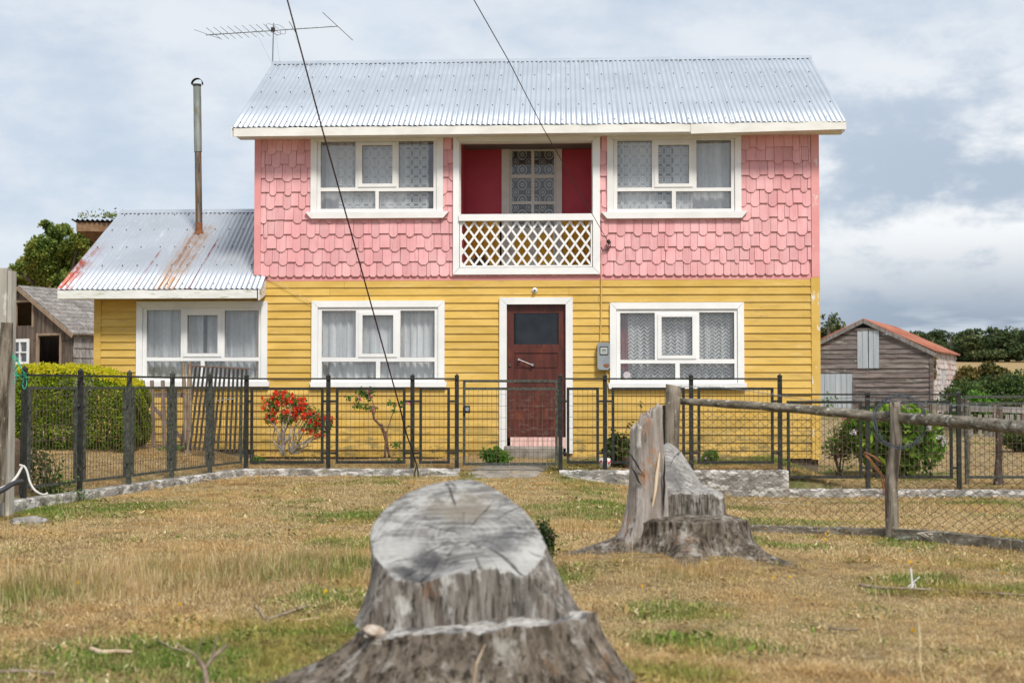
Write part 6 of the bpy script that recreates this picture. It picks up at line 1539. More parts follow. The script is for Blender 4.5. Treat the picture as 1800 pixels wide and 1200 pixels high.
P = np.concatenate([np.array(at(px, py, Ys-.04))+gl.normal(size=(16, 3))*.014 for (px, py) in ((651, 697), (632, 702), (654, 720), (720, 709), (648, 688))]); leaf_obj('pink_flowers', [leaves(P, .03, gl.random(len(P)), 0, .9, 3)+(0,)], [LM['pinkfl']], rb)
def clump(label, px, py, Y, w, h, n, mat, leaf, seed, name='plant', flowers=None, cat='plant', group=None, base=True):
    p = at(px, py, Y); z = gz(p.x, Y); th = thing(name, label, cat, (p.x, Y, z), group); r = random.Random(seed)
    bl = [(p.x+r.uniform(-.32, .32)*w, Y+r.uniform(-.2, .2)*w, z+h*r.uniform(.3, .65), w*.26, w*.26, h*.32) for _ in range(6)]+[(p.x, Y, z+h*.4, w*.4, w*.35, h*.42)]
    P = blob_points(bl, n, .2, seed, .3, 4/w*.6); P = P[P[:, 2] > z]; g = np.random.default_rng(seed)
    v = np.clip(.5+.9*(fbm(P[:, 0]*4, P[:, 2]*4+P[:, 1]*3, seed, 3)-.5)*1.5+g.normal(size=len(P))*.18, 0, 1)
    leaf_obj('foliage', [leaves(P, leaf, v, .3, .6, seed)+(0,)], [mat], th)
    mb = MB()
    for k in range(8): mb.tube([(p.x+r.uniform(-.1, .1)*w, Y, z-.03), (p.x+r.uniform(-.3, .3)*w, Y+r.uniform(-.1, .1)*w, z+h*.6)], [.006+.01*w, .004], 5)
    mb.build('stems', M['bark'], th)
    if flowers:
        fm, pts, s, fn = flowers; Q = np.concatenate([np.array(at(a, b, Y-.3*w-.06))+g.normal(size=(fn, 3))*s for a, b in pts]); leaf_obj('flowers', [leaves(Q, s*1.5, g.random(len(Q)), 0, .9, seed)+(0,)], [fm], th)
    return th
clump('leafy green geranium growing left of the front door step', 872, 800, 20.1, .40, .33, 700, LM['fresh'], .06, 31)
clump('tiny green plant at the foot of the wall left of the red flowering shrub', 452, 800, 20.3, .2, .14, 160, LM['fresh'], .04, 32)
clump('small green plant in the grass at the foot of the rose bush', 700, 800, 20.2, .16, .10, 90, LM['fresh'], .035, 33)
clump('dark leafy potted plant in front of the wall right of the door', 1085, 800, 19.85, .42, .58, 900, LM['bush'], .07, 34)
clump('low green plant with small white flowers under the right lower window', 1245, 820, 20.1, .30, .22, 420, LM['fresh'], .05, 35, flowers=(LM['whitefl'], [(1225, 806), (1240, 805), (1228, 800)], .012, 10))
clump('little green weed by the foot of the annex wall left of the corner post', 300, 806, 20.0, .35, .12, 160, LM['fresh'], .04, 36)
# potted plant by the conduit: red and white pot
pc_ = at(1063, 800, 19.75); pt = thing('flower_pot', 'round white pot with red pattern on the ground right of the front door', 'pot', (pc_.x, pc_.y, gz(pc_.x, pc_.y)))
mb = MB(); zz = gz(pc_.x, pc_.y); mb.tube([(pc_.x, pc_.y, zz), (pc_.x, pc_.y, zz+.03), (pc_.x, pc_.y, zz+.09), (pc_.x, pc_.y, zz+.14), (pc_.x, pc_.y, zz+.145)], [.05, .075, .09, .078, .066], 18); mb.build('bowl', M['whiteobj'], pt, smooth=True)
for k in range(6):
    a_ = -math.pi/2+(k-2.5)*.42; mb = MB(); c = Vector((pc_.x+.088*math.cos(a_), pc_.y+.088*math.sin(a_), zz+.085+.02*(k % 2))); mb.tube([c, c+Vector((math.cos(a_), math.sin(a_), 0))*.006], .017, 8); mb.build('red_spot', M['red'], pt)
pc2 = at(1104, 812, 19.75); zz = gz(pc2.x, pc2.y); mb = MB(); mb.tube([(pc2.x, pc2.y, zz-.01), (pc2.x, pc2.y, zz+.16), (pc2.x, pc2.y, zz+.165)], [.07, .095, .08], 16); o = mb.build('flower_pot', surf('dark_clay', (.06, .04, .03), (.1, .07, .05), 6, .8), None); tag(o, 'dark clay pot standing behind the left side of the split stump', 'pot')
# hydrangea and rose at the right corner
hy = clump('big hydrangea bush with pale flower heads behind the coil of wire', 1583, 830, 21.3, 1.7, 1.18, 8200, LM['hydr'], .12, 40, name='hydrangea', cat='bush', flowers=(LM['whitefl'], [(1607, 743), (1626, 742), (1660, 775), (1652, 768), (1632, 750), (1500, 760)], .022, 40))
cl = clump('loose rose bush with thin arching stems at the right corner of the house', 1474, 800, 21.6, .55, .95, 620, LM['hydr'], .055, 41, name='rose_bush', cat='bush', flowers=(LM['pinkfl'], [(1484, 737), (1492, 741)], .018, 20))
r = random.Random(2); root = at(1470, 805, 21.6); tips = [at(1455+r.uniform(0, 70), 720+r.uniform(0, 50), 21.6+r.uniform(-.3, .3)) for _ in range(22)]
branchy(cl, root, tips, .009, surf('brown_cane', (.16, .11, .07), (.26, .19, .13), 12, .9), 8, .06, 'canes')
tips = [at(1447+r.uniform(0, 10), 690+r.uniform(0, 30), 21.2) for _ in range(3)]
P = np.concatenate([np.array(t_)+np.random.default_rng(3).normal(size=(9, 3))*.04 for t_ in tips]); o = leaf_obj('vine_shoot', [leaves(P, .055, np.random.default_rng(3).random(len(P)), 0, .6, 3)+(0,)], [LM['fresh']], None, None); tag(o, 'few bright leaves of a climbing shoot at the right corner of the house', 'plant')
clump('small dark conifer seedling in the grass between the two stumps', 961, 955, 9.3, .19, .36, 0+900, LM['bush'], .028, 43, name='conifer_seedling')
r = random.Random(12); root = at(1120, 800, 19.9); tb = thing('dry_rose', 'thin thorny stem with reddish leaves rising behind the split stump', 'plant', tuple(root))
branchy(tb, root, [at(1128, 708, 19.9), at(1110, 740, 19.9), at(1118, 760, 19.9), at(1100, 775, 19.9)], .007, M['bark'], 2, .03)
P = np.concatenate([np.array(at(px, py, 19.88))+np.random.default_rng(px).normal(size=(12, 3))*.03 for (px, py) in ((1128, 711), (1108, 745), (1104, 760), (1112, 770), (1100, 778))]); leaf_obj('foliage', [leaves(P, .045, np.random.default_rng(3).random(len(P)), 0, .6, 3)+(0,)], [LM['brownbush']], tb)

# ---------------------------------------------------------------- the two stumps
def cutmat(name, c1, c2, dark, cx, cy, bright=(.62, .60, .57), blots=()):
    t = NT(name); p = t.scale(t.pos, (1, 1, 1), (-cx, -cy, 0)); s = t.n.new('ShaderNodeSeparateXYZ'); t.L.new(p, s.inputs[0])
    x, y = s.outputs[0], s.outputs[1]; wob = t.noise(3.5, 3)
    r = t.math('ADD', t.math('SQRT', t.math('ADD', t.math('MULTIPLY', x, x), t.math('MULTIPLY', y, y))), t.math('MULTIPLY', wob, .10))
    ring = t.math('SINE', t.math('MULTIPLY', r, 210.)); ring2 = t.math('SINE', t.math('MULTIPLY', r, 61.))
    an = t.math('ARCTAN2', y, x); cb = t.n.new('ShaderNodeCombineXYZ'); t.L.new(t.math('MULTIPLY', an, 7.), cb.inputs[0]); t.L.new(t.math('MULTIPLY', r, 1.6), cb.inputs[1])
    crack = t.mr(t.noise(1, 5, .7, vec=cb.outputs[0]), .57, .63)
    saw = t.noise((3, 46, 46), 3, .6, .4)           # chainsaw strokes
    c = t.mix(t.mr(t.noise(3.2, 6, .65), .36, .64), c1, c2)
    c = t.mix(t.mr(t.noise(5.5, 6, .75, off=(4, 1, 2)), .50, .68, 0, .85), c, dark)
    c = t.mix(t.mr(t.noise(6.5, 6, .7, off=(9, 5, 2)), .56, .70, 0, .9), c, bright)
    c = t.mix(t.mr(ring, .2, 1, 0, .34), c, dark); c = t.mix(t.mr(ring2, .5, 1, 0, .30), c, dark); c = t.mix(t.mr(saw, .48, .60, 0, .45), c, bright)
    for (qx, qy, qr, col, am) in blots:
        u_ = t.math('SUBTRACT', x, qx); w_ = t.math('SUBTRACT', y, qy); dd_ = t.math('ADD', t.math('SQRT', t.math('ADD', t.math('MULTIPLY', u_, u_), t.math('MULTIPLY', w_, w_))), t.math('MULTIPLY', t.math('SUBTRACT', t.noise(9, 6, .7), .5), .30))
        c = t.mix(t.mr(dd_, qr, qr*.35, 0, am), c, col)
    c = t.mix(t.math('MULTIPLY', t.mr(r, .28, .38), t.mr(t.noise(7, 5, .7), .44, .60, 0, .65)), c, bright)
    c = t.mix(t.math('MULTIPLY', crack, .85), c, (.03, .027, .025))
    h = t.math('ADD', t.math('MULTIPLY', ring, .15), t.math('ADD', saw, t.math('MULTIPLY', crack, -1.5)))
    t.bsdf(c, .9, 0, .2, t.bump(h, .6, .008)); return t.m
def fibremat(name, c1, c2, c3, pale, sc=1.):
    t = NT(name)
    c = t.mix(t.mr(t.noise((26*sc, 26*sc, 2.2), 6, .7, .3), .36, .62), c1, c2)
    c = t.mix(t.mr(t.noise((60*sc, 60*sc, 3), 4, .6), .52, .64, 0, .9), c, c3)
    c = t.mix(t.mr(t.noise((10*sc, 10*sc, 5), 6, .7, off=(5, 2, 0)), .52, .64, 0, .9), c, pale)
    c = t.mix(t.mr(t.noise((5, 5, 3), 5, .7, off=(1, 2, 8)), .58, .72, 0, .7), c, (.22, .12, .06))
    t.bsdf(c, .92, 0, .2, t.bump(t.noise((55*sc, 55*sc, 4), 6, .7, .3), 1.0, .02)); return t.m
M['fibre'] = fibremat('grey_torn_fibre', (.13, .11, .092), (.30, .275, .245), (.035, .028, .022), (.52, .50, .47))
M['stumpbark'] = surf('rough_stump_bark', (.075, .06, .045), (.20, .165, .13), (7, 7, 5), .95, bump=1.0, bsc=(34, 34, 16), bdist=.03, stains=[((.20, .11, .04), (6, 6, 6), .50, .64, .75), ((.35, .33, .30), (20, 20, 20), .58, .68, .8), ((.035, .03, .025), (16, 16, 10), .55, .68, .8), ((.15, .15, .06), (5, 5, 5), .60, .72, .5)], det=7)
M['stumpbase'] = fibremat('brown_grey_bark_grain', (.07, .055, .040), (.205, .17, .135), (.026, .02, .015), (.36, .335, .30), .75)
M['cut1'] = cutmat('sawn_grey_face', (.13, .123, .112), (.255, .245, .23), (.045, .043, .045), -.2, 6.0, (.43, .42, .40), [(-.16, -.20, .17, (.05, .05, .055), .85), (.16, -.10, .14, (.09, .09, .095), .7), (-.02, .25, .2, (.20, .17, .13), .7), (-.30, -.1, .14, (.42, .41, .39), .65), (.28, -.2, .14, (.42, .41, .39), .65)])
M['cut2'] = cutmat('sawn_pale_face', (.21, .20, .185), (.34, .32, .30), (.08, .078, .075), 1.1, 10.0, (.44, .425, .40), [(.02, -.05, .12, (.10, .10, .10), .7)])
M['ledge'] = surf('white_sawn_ledge', (.36, .34, .31), (.56, .54, .51), (9, 14, 14), .9, bump=.9, bsc=30, bdist=.02, stains=[((.11, .10, .10), (6, 6, 6), .48, .60, .85), ((.28, .22, .15), (9, 9, 9), .6, .7, .6)])
M['spur'] = surf('orange_streaked_spur', (.24, .20, .17), (.40, .36, .33), (16, 16, 3), .92, bump=.9, bsc=(50, 50, 8), bdist=.02, stains=[((.36, .19, .10), (9, 9, 4), .55, .64, .8), ((.60, .57, .53), (11, 11, 5), .55, .66, .8), ((.07, .06, .05), (22, 22, 5), .57, .66, .8)])
def column(outline, zb, ztop, n=300, nt=26, nc=34, seed=0, side_mi=0, cap_mi=1, cap_amp=.004, cen=None):
    """skin rings from the ground up to a cut surface, and the cut surface itself"""
    V = []; F = []; mi = []
    th = np.linspace(0, 2*np.pi, n, endpoint=False)
    tx, ty = outline(th, 1.0)
    tz = ztop(tx, ty)
    for j in range(nt+1):
        s = j/nt; x, y = outline(th, s); z = zb+(tz-zb)*s; V.append(np.stack([x, y, z], 1))
    cx, cy = cen or (tx.mean(), ty.mean())
    for j in range(1, nc+1):
        f = 1-j/nc; x = cx+(tx-cx)*f; y = cy+(ty-cy)*f
        z = ztop(x, y)+cap_amp*(fbm(x*22, y*22, seed, 3)-.5)*2*min(1, j/3)
        V.append(np.stack([x, y, z], 1))
    V = np.concatenate(V); tot = nt+nc
    i = np.arange(n); F = []
    for j in range(tot):
        a = j*n+i; b = j*n+(i+1) % n; F.append(np.stack([a, b, b+n, a+n], 1)); mi += [side_mi if j < nt else cap_mi]*n
    return V, np.concatenate(F), mi
def wrap(d): return (d+np.pi) % (2*np.pi)-np.pi
def stump_obj(name, cols, mats, parent, smooth=True):
    V = []; F = []; mi = []; o = 0
    for v, f, m in cols: V.append(v); F.append(f+o); mi += m; o += len(v)
    return link(name, fast_mesh(name, np.concatenate(V), np.concatenate(F), mi, smooth), mats, parent)
st1 = thing('tree_stump', 'huge grey weathered stump with a slanting sawn face, nearest to the viewer', 'stump', (-.15, 5.9, gz(-.15, 5.9)))
def o1b(th, s):
    lobes = .70*np.exp(-(wrap(th-math.radians(192))/.55)**2)+.14*np.exp(-(wrap(th-math.radians(-35))/.5)**2)+.2*np.exp(-(wrap(th-math.radians(-100))/.35)**2)+.2*np.exp(-(wrap(th-math.radians(80))/.4)**2)
    f = 1+(.42+1.5*lobes)*(1-s)**1.5
    rid = 1+.045*(fbm(th*9, s*1.6+0*th, 3, 4)-.5)*2+.028*(fbm(th*42, s*6+0*th, 5, 4)-.5)*2
    c, q = np.cos(th), np.sin(th)
    e = .78 if 0 else 1
    rx = .495*np.sign(c)*np.abs(c)**.85; ry = np.where(q < 0, .47, .60)*np.sign(q)*np.abs(q)**.9
    return -.14+rx*f*rid, 5.90+ry*f*rid
def z1b(x, y): return .283+.085*(x+.14)-.07*ss(5.74, 5.84, y)+.018*(fbm(x*9, y*9, 6, 4)-.5)*2-.03*np.clip(fbm(x*16, y*3, 8, 3)-.62, 0, 1)*4 - .02*ss(.3, .6, np.hypot((x+.14)/.5, (y-5.9)/.6)-.55)
def o1t(th, s):
    c, q = np.cos(th), np.sin(th)
    cx = -.17*(1-s)+(-.225)*s; cy = 5.92*(1-s)+6.08*s; rx = .478*(1-s)+.375*s; ry = .60*(1-s)+.48*s
    bul = 1-.12*s*(1-s)*4*.6
    rid = 1+.022*(fbm(th*14, s*.9+0*th, 13, 4)-.5)*2+.006*(fbm(th*60, s*4+0*th, 15, 3)-.5)*2
    x = cx+rx*c*rid*bul; y = cy+ry*q*rid
    rt_ = ss(cx-.05, cx+.1, x); x = x-rt_*s*(x-cx)*np.clip((y-5.92)*.95, 0, .52)+rt_*s*.05*ss(6.0, 5.7, y)
    yc = 5.665+.03*s+.035*(fbm(x*17, s*.5+0*x, 23, 4)-.5)*2+.03*(fbm(x*5, 0*x, 25, 2)-.5)*2-.02*s*(x > -.05)
    # hollow with torn fibres left of the middle
    yc = yc+.06*np.exp(-((x+.02)/.07)**2)*(1-s*.6)
    return x, np.maximum(y, yc)
def z1t(x, y):
    z = .478+.375*(y-5.68)+.04*(x+.225)
    z = z-.045*np.exp(-((x+.36)/.12)**2)*ss(6.05, 5.7, y)-.012*np.exp(-((x-.02)/.08)**2)*ss(5.9, 5.7, y)
    z = z+.014*(fbm(x*6, y*6, 33, 3)-.5)*2*ss(6.6, 5.7, y)
    return z-.02*ss(.80, 1.05, np.hypot((x+.225)/.375, (y-6.08)/.48))
stump_obj('stump_base', [column(o1b, -.06, z1b, 380, 26, 40, 1, 0, 1)], [M['stumpbase'], M['ledge']], st1)
stump_obj('stump_top', [column(o1t, .255, z1t, 420, 30, 44, 2, 0, 1, .003)], [M['fibre'], M['cut1']], st1)
def fringe(name, xs_, wallf, ztopf, par, n, seed, y_edge, z_lo):
    g = random.Random(seed); mb = MB()
    for k in range(n):
        x = g.uniform(*xs_); th_ = 0
        y = wallf(x); zt_ = float(ztopf(np.array(x), np.array(y+.02))); L_ = g.uniform(.03, .15); w = g.uniform(.003, .010)
        z1 = zt_+g.uniform(-.05, .012); z0 = max(z_lo, z1-L_)
        mb.bar((x+g.uniform(-.004, .004), y-g.uniform(.002, .010), z0), (x, y-g.uniform(-.002, .006), z1), w, w*.6, up=(0, 1, 0), w1=w*.25, h1=w*.3)
    mb.build(name, M['fibre'], par, kind='stuff')
def w1_(x):
    return float(5.695+.035*(fbm(np.array(x*17), np.array(.35*1.0), 23, 4)-.5)*2+.03*(fbm(np.array(x*5), np.array(0.), 25, 2)-.5)*2+.03*math.exp(-((x+.02)/.07)**2)-(.012 if x > -.05 else 0))
fringe('fibre_splinters', (-.56, .20), w1_, z1t, st1, 110, 4, 0, .27)
mb = MB(); g = random.Random(31)
for k in range(46):
    x = g.uniform(-.55, .30); y = g.uniform(5.46, 5.66); z = float(z1b(np.array(x), np.array(y))); d_ = g.uniform(-.6, .6); L_ = g.uniform(.015, .06)
    mb.bar((x, y, z+.004), (x+L_*math.cos(d_), y+L_*math.sin(d_), z+g.uniform(.004, .018)), g.uniform(.004, .012), .004, w1=.002, h1=.002)
mb.build('ledge_splinters', M['ledge'], st1, kind='stuff')
# loose chips and a torn lump on the ledge
me = bpy.data.meshes.new('wood_lump'); bm = bmesh.new(); bmesh.ops.create_icosphere(bm, subdivisions=3, radius=.038)
for v in bm.verts: v.co *= 1+.5*mnoise.noise(v.co*22); v.co.x *= 1.25; v.co.z *= .62
bm.to_mesh(me); bm.free(); o = link('wood_lump', me, surf('orange_pale_wood', (.30, .22, .16), (.50, .44, .38), 26, .9, bump=.6, bdist=.01), None); q = at(655, 1088, 5.60); o.location = (q.x, 5.60, float(z1b(q.x, 5.60))+.022); tag(o, 'pale torn lump of wood lying on the ledge of the near stump', 'wood')

bx, by = 1.2, 9.85
st2 = thing('tree_stump', 'split grey stump with a tall broken spur, standing before the fence right of the gate', 'stump', (bx, by, gz(bx, by)-.05))
def o2b(th, s):
    L_ = 2.3*np.exp(-(wrap(th-math.radians(184))/.42)**2)+2.0*np.exp(-(wrap(th-math.radians(-48))/.24)**2)+1.9*np.exp(-(wrap(th-math.radians(-96))/.22)**2)+.5*np.exp(-(wrap(th-math.radians(20))/.3)**2)+.4*np.exp(-(wrap(th-math.radians(100))/.4)**2)
    f = 1+(.55+L_)*(1-s)**2.1
    rid = 1+.06*(fbm(th*7, s*1.2+0*th, 43, 4)-.5)*2+.04*(fbm(th*36, s*6+0*th, 45, 4)-.5)*2
    return bx+.02+.395*np.cos(th)*f*rid, by+.36*np.sin(th)*f*rid
def z2b(x, y): return .335-.05*(x-bx)**2*2+.012*(fbm(x*14, y*14, 46, 3)-.5)*2-.03*ss(.75, 1.1, np.hypot((x-bx-.02)/.395, (y-by)/.36))
def o2t(th, s):
    rid = 1+.03*(fbm(th*11, s+0*th, 53, 4)-.5)*2
    x = 1.25+(.25-.02*s)*np.cos(th)*rid; y = 10.0+(.32)*np.sin(th)*rid
    yc = 9.80+.035*(fbm(x*17, s*.6+0*x, 54, 4)-.5)*2+.12*np.maximum(0, x-1.28)*1.2
    return x, np.maximum(y, yc)
def z2t(x, y): 
    k = np.clip((y-9.80)/.45, -.1, 1.1)
    z = .475+k*np.clip(.37-2.4*np.maximum(0, x-1.04)**1.75, .04, .4)
    return z+.01*(fbm(x*9, y*9, 55, 3)-.5)*2-.03*ss(.84, 1.05, np.hypot((x-1.235)/.22, (y-10.0)/.32))
def o2s(th, s):
    rid = 1+.09*(fbm(th*3.4, s*1.5+0*th, 63, 4)-.5)*2+.03*(fbm(th*22, s*5+0*th, 64, 3)-.5)*2
    fl = 1+1.5*(1-s)**3.5*np.exp(-(wrap(th-math.pi)/1.1)**2)+.35*(1-s)**1.3
    cx = .925+.012*s+.012*np.sin(s*5); return cx+.108*np.cos(th)*rid*fl, 9.80+.12*np.sin(th)*rid*fl
def z2s(x, y): return 1.012+.25*(x-.94)+.07*(fbm(x*34, y*30, 65, 3)-.5)*2+.03*(x > .96)-.05*ss(.90, .86, x)
stump_obj('stump_base', [column(o2b, -.04, z2b, 360, 34, 26, 3, 0, 0, .006)], [M['stumpbase']], st2)
stump_obj('stump_top', [column(o2t, .30, z2t, 320, 24, 30, 4, 0, 1)], [M['fibre'], M['cut2']], st2)
stump_obj('stump_spur', [column(o2s, .02, z2s, 200, 46, 10, 5, 0, 0, .012)], [M['spur']], st2)
fringe('fibre_splinters', (1.05, 1.42), lambda x: 9.80+.12*max(0, x-1.28)*1.2, z2t, st2, 50, 6, 0, .32)
mb = MB(); g = random.Random(2)      # open cracks and splinters on the spur
for (a, b, w) in (((1103, 790), (1133, 838), .012), ((1110, 818), (1128, 855), .016), ((1168, 800), (1166, 905), .018)):
    A_, B_ = at(*a, 9.672), at(*b, 9.665); n_ = 8
    P = [A_.lerp(B_, i/n_)+Vector((g.uniform(-.004, .004), 0, g.uniform(-.003, .003))) for i in range(n_+1)]; mb.tube(P, [w*.5*math.sin(math.pi*(i+.4)/(n_+.8)) for i in range(n_+1)], 6)
mb.build('crack', M['dark'], st2)
mb = MB(); n_ = 30
mb.tube(smooth_path([at(1145, 700+200, 9.66), at(1152, 860, 9.66), at(1155, 830, 9.66), at(1160, 795, 9.665)]), [.012*math.sin(math.pi*(i+1)/20) for i in range(19)], 8, amp=.4); mb.build('pale_splinter', surf('cream_split_wood', (.62, .46, .30), (.72, .60, .44), (30, 30, 4), .9), st2, smooth=True)


# ---------------------------------------------------------------- grass: tufts of real blades, scattered as instances
def tuft_mesh(name, n, rad, lmin, lmax, lean0, lean1, wid, seed, curve=.5):
    g = np.random.default_rng(seed); r = rad*np.sqrt(g.random(n)); a = g.random(n)*6.283
    bx_, by_ = r*np.cos(a), r*np.sin(a); L_ = lmin+(lmax-lmin)*g.random(n)**1.5; d = g.random(n)*6.283; ln = np.radians(lean0+(lean1-lean0)*g.random(n))
    w = wid*(.6+.8*g.random(n)); sx, sy = -np.sin(d), np.cos(d); V = np.zeros((n, 5, 3))
    def pt(f, ln_): return bx_+np.cos(d)*np.sin(ln_)*L_*f, by_+np.sin(d)*np.sin(ln_)*L_*f, np.cos(ln_)*L_*f-.004
    x1, y1, z1 = pt(.55, ln*(1-curve*.3)); x2, y2, z2 = pt(1., np.minimum(ln*(1+curve*.3), 1.5))
    V[:, 0] = np.stack([bx_-sx*w/2, by_-sy*w/2, 0*bx_-.004], 1); V[:, 1] = np.stack([bx_+sx*w/2, by_+sy*w/2, 0*bx_-.004], 1)
    V[:, 2] = np.stack([x1+sx*w*.4, y1+sy*w*.4, z1], 1); V[:, 3] = np.stack([x1-sx*w*.4, y1-sy*w*.4, z1], 1); V[:, 4] = np.stack([x2, y2, z2], 1)
    b = np.arange(n)*5; q = np.stack([b, b+1, b+2, b+3], 1); t_ = np.stack([b+3, b+2, b+4, b+4], 1)
    F = [tuple(x) for x in q]+[tuple(x[:3]) for x in t_]; v = g.random(n)
    return fast_mesh(name, V.reshape(-1, 3), F, None, False, {'var': ('FACE', np.concatenate([v, v]))})
t = NT('grass_blade'); v = t.attr('var'); gg = t.attr('green', 'INSTANCER')
rp = t.n.new('ShaderNodeValToRGB'); t.L.new(v, rp.inputs[0]); el = rp.color_ramp.elements; 
while len(el) < 5: el.new(.5)
for i, (p, c_) in enumerate(((0, (.15, .085, .04)), (.22, (.38, .25, .105)), (.5, (.58, .42, .20)), (.8, (.73, .58, .32)), (1, (.84, .74, .50)))): el[i].position = p; el[i].color = (*c_, 1)
rq = t.n.new('ShaderNodeValToRGB'); t.L.new(v, rq.inputs[0]); el = rq.color_ramp.elements
while len(el) < 4: el.new(.5)
for i, (p, c_) in enumerate(((0, (.055, .10, .015)), (.4, (.12, .20, .03)), (.75, (.22, .32, .05)), (1, (.42, .42, .14)))): el[i].position = p; el[i].color = (*c_, 1)
vv = t.math('ADD', v, t.mr(t.noise(1.3, 4), .3, .7, -.22, .22))
gf = t.mr(t.math('ADD', gg, t.math('MULTIPLY', t.math('SUBTRACT', t.math('FRACT', t.math('MULTIPLY', v, 37.7)), .5), .75)), .42, .56)
c = t.mix(gf, rp.outputs[0], rq.outputs[0])
c = t.mix(t.mr(t.noise(.8, 4, off=(3, 3, 0)), .46, .62, 0, .45), c, (.62, .39, .15))
c = t.mix(t.mr(t.noise(2.6, 5, .7, off=(8, 1, 0)), .50, .66, 0, .5), c, (.26, .165, .085))
b_ = t.bsdf(c, .7, 0, .15, link=False); tr = t.n.new('ShaderNodeBsdfTranslucent'); t.L.new(c, tr.inputs[0]); mx = t.n.new('ShaderNodeMixShader'); mx.inputs[0].default_value = .3
t.L.new(b_.outputs[0], mx.inputs[1]); t.L.new(tr.outputs[0], mx.inputs[2]); t.L.new(mx.outputs[0], t.out.inputs[0]); M['blade'] = t.m
tc_ = bpy.data.collections.new('grass_tufts')
specs = [(150, .12, .012, .04, 55, 88, .0030)]*3+[(120, .13, .015, .055, 35, 85, .0030)]*3+[(60, .10, .05, .14, 5, 50, .0024)]*2+[(120, .11, .015, .05, 15, 70, .0036)]*3+[(10, .10, .14, .34, 2, 28, .0024)]*2+[(26, .12, .012, .035, 60, 89, .010)]*2+[(18, .07, .03, .07, 35, 80, .020)]*2
for i, sp_ in enumerate(specs):
    o = bpy.data.objects.new('tuft_%02d' % i, tuft_mesh('tuft_%02d' % i, *sp_, 50+i)); o.data.materials.append(M['blade']); tc_.objects.link(o)
g = np.random.default_rng(17)
def sample(n, y0, y1, pw, wid, xc=0):
    Y = y0+(y1-y0)*g.random(n)**pw; X = xc+(g.random(n)-.5)*2*(Y*.40+wid); return X, Y
parts_ = [sample(26000, 4.4, 12, 1., .8), sample(24000, 11, 19.6, .9, 1.2), sample(7000, 19.2, 21, 1., .9), sample(9000, 19.5, 34, .9, 1.5, 6)]
X = np.concatenate([p[0] for p in parts_]); Yv = np.concatenate([p[1] for p in parts_])
lx_ = X*CT-(Yv-HY)*ST; ly_ = X*ST+(Yv-HY)*CT
keep = ~((ly_ > -.03) & (ly_ < 5.2) & (lx_ > UA-.05) & (lx_ < UR+.05))
keep &= np.hypot((X+.14)/.62, (Yv-5.9)/.74) > 1.0
keep &= np.hypot((X-bx)/.43, (Yv-by)/.40) > 1.0
keep &= ~((X > XG0+.12) & (X < XG1-.1) & (Yv > 18.95) & (Yv < 20.6) & (g.random(len(X)) > .06))
kd = np.abs(Yv-(FY0-.06)); keep &= ~((kd < .11) & (X > FX0) & ((X < XG0) | (X > XG1)))
sl_ = inside_left(X, Yv); keep &= ~((np.abs(sl_+.02) < .11) & (Yv < FY0))
X, Yv = X[keep], Yv[keep]; sl_ = inside_left(X, Yv); Z = hgt(X, Yv); gr_ = green(X, Yv); n = len(X)
u = g.random(n); idx = np.where(gr_ > .45, 8+(u*3).astype(int), np.where(u < .55, (u/.55*3).astype(int), 3+((u-.55)/.45*3).astype(int)))
gold = np.zeros(n)
for (px, py, sx, sy, a_) in [(430, 1010, .75, .45, 1.), (250, 1030, .6, .5, .8), (560, 990, .45, .35, 1.), (110, 1040, .5, .5, .45), (950, 905, .35, .2, .5), (1560, 900, 1.5, .25, .5), (1000, 930, .35, .25, .6), (1170, 1010, .35, .2, .5)]:
    p = G(px, py); gold += a_*np.exp(-(((X-p.x)/sx)**2+((Yv-p.y)/sy)**2))
idx = np.where((g.random(n) < gold*.75), 6+(g.random(n)*2).astype(int), idx); idx = np.where((g.random(n) < .13) & (gr_ < .5), 13+(g.random(n)*2).astype(int), idx); idx = np.where((g.random(n) < .16) & (gr_ > .30), 15+(g.random(n)*2).astype(int), idx); idx = np.where(g.random(n) < .006+.05*gold, 11+(g.random(n)*2).astype(int), idx)
straw = (X < -3.9) & (sl_ > .2); idx = np.where(straw & (idx >= 6), 1, idx)
scl = (.6+.6*g.random(n)+1.1*np.clip(fbm(X*2.2, Yv*2.2, 71, 4)-.5, -.2, .5))*np.where(Yv > 20, .85, 1)
bare = ((X > .5) & (X < 3.6) & (Yv > 6.2) & (Yv < 9.6)); scl = np.where(bare & (gr_ < .5), scl*.72, scl)
rot = np.stack([g.normal(size=n)*.08, g.normal(size=n)*.08, g.random(n)*6.283], 1)
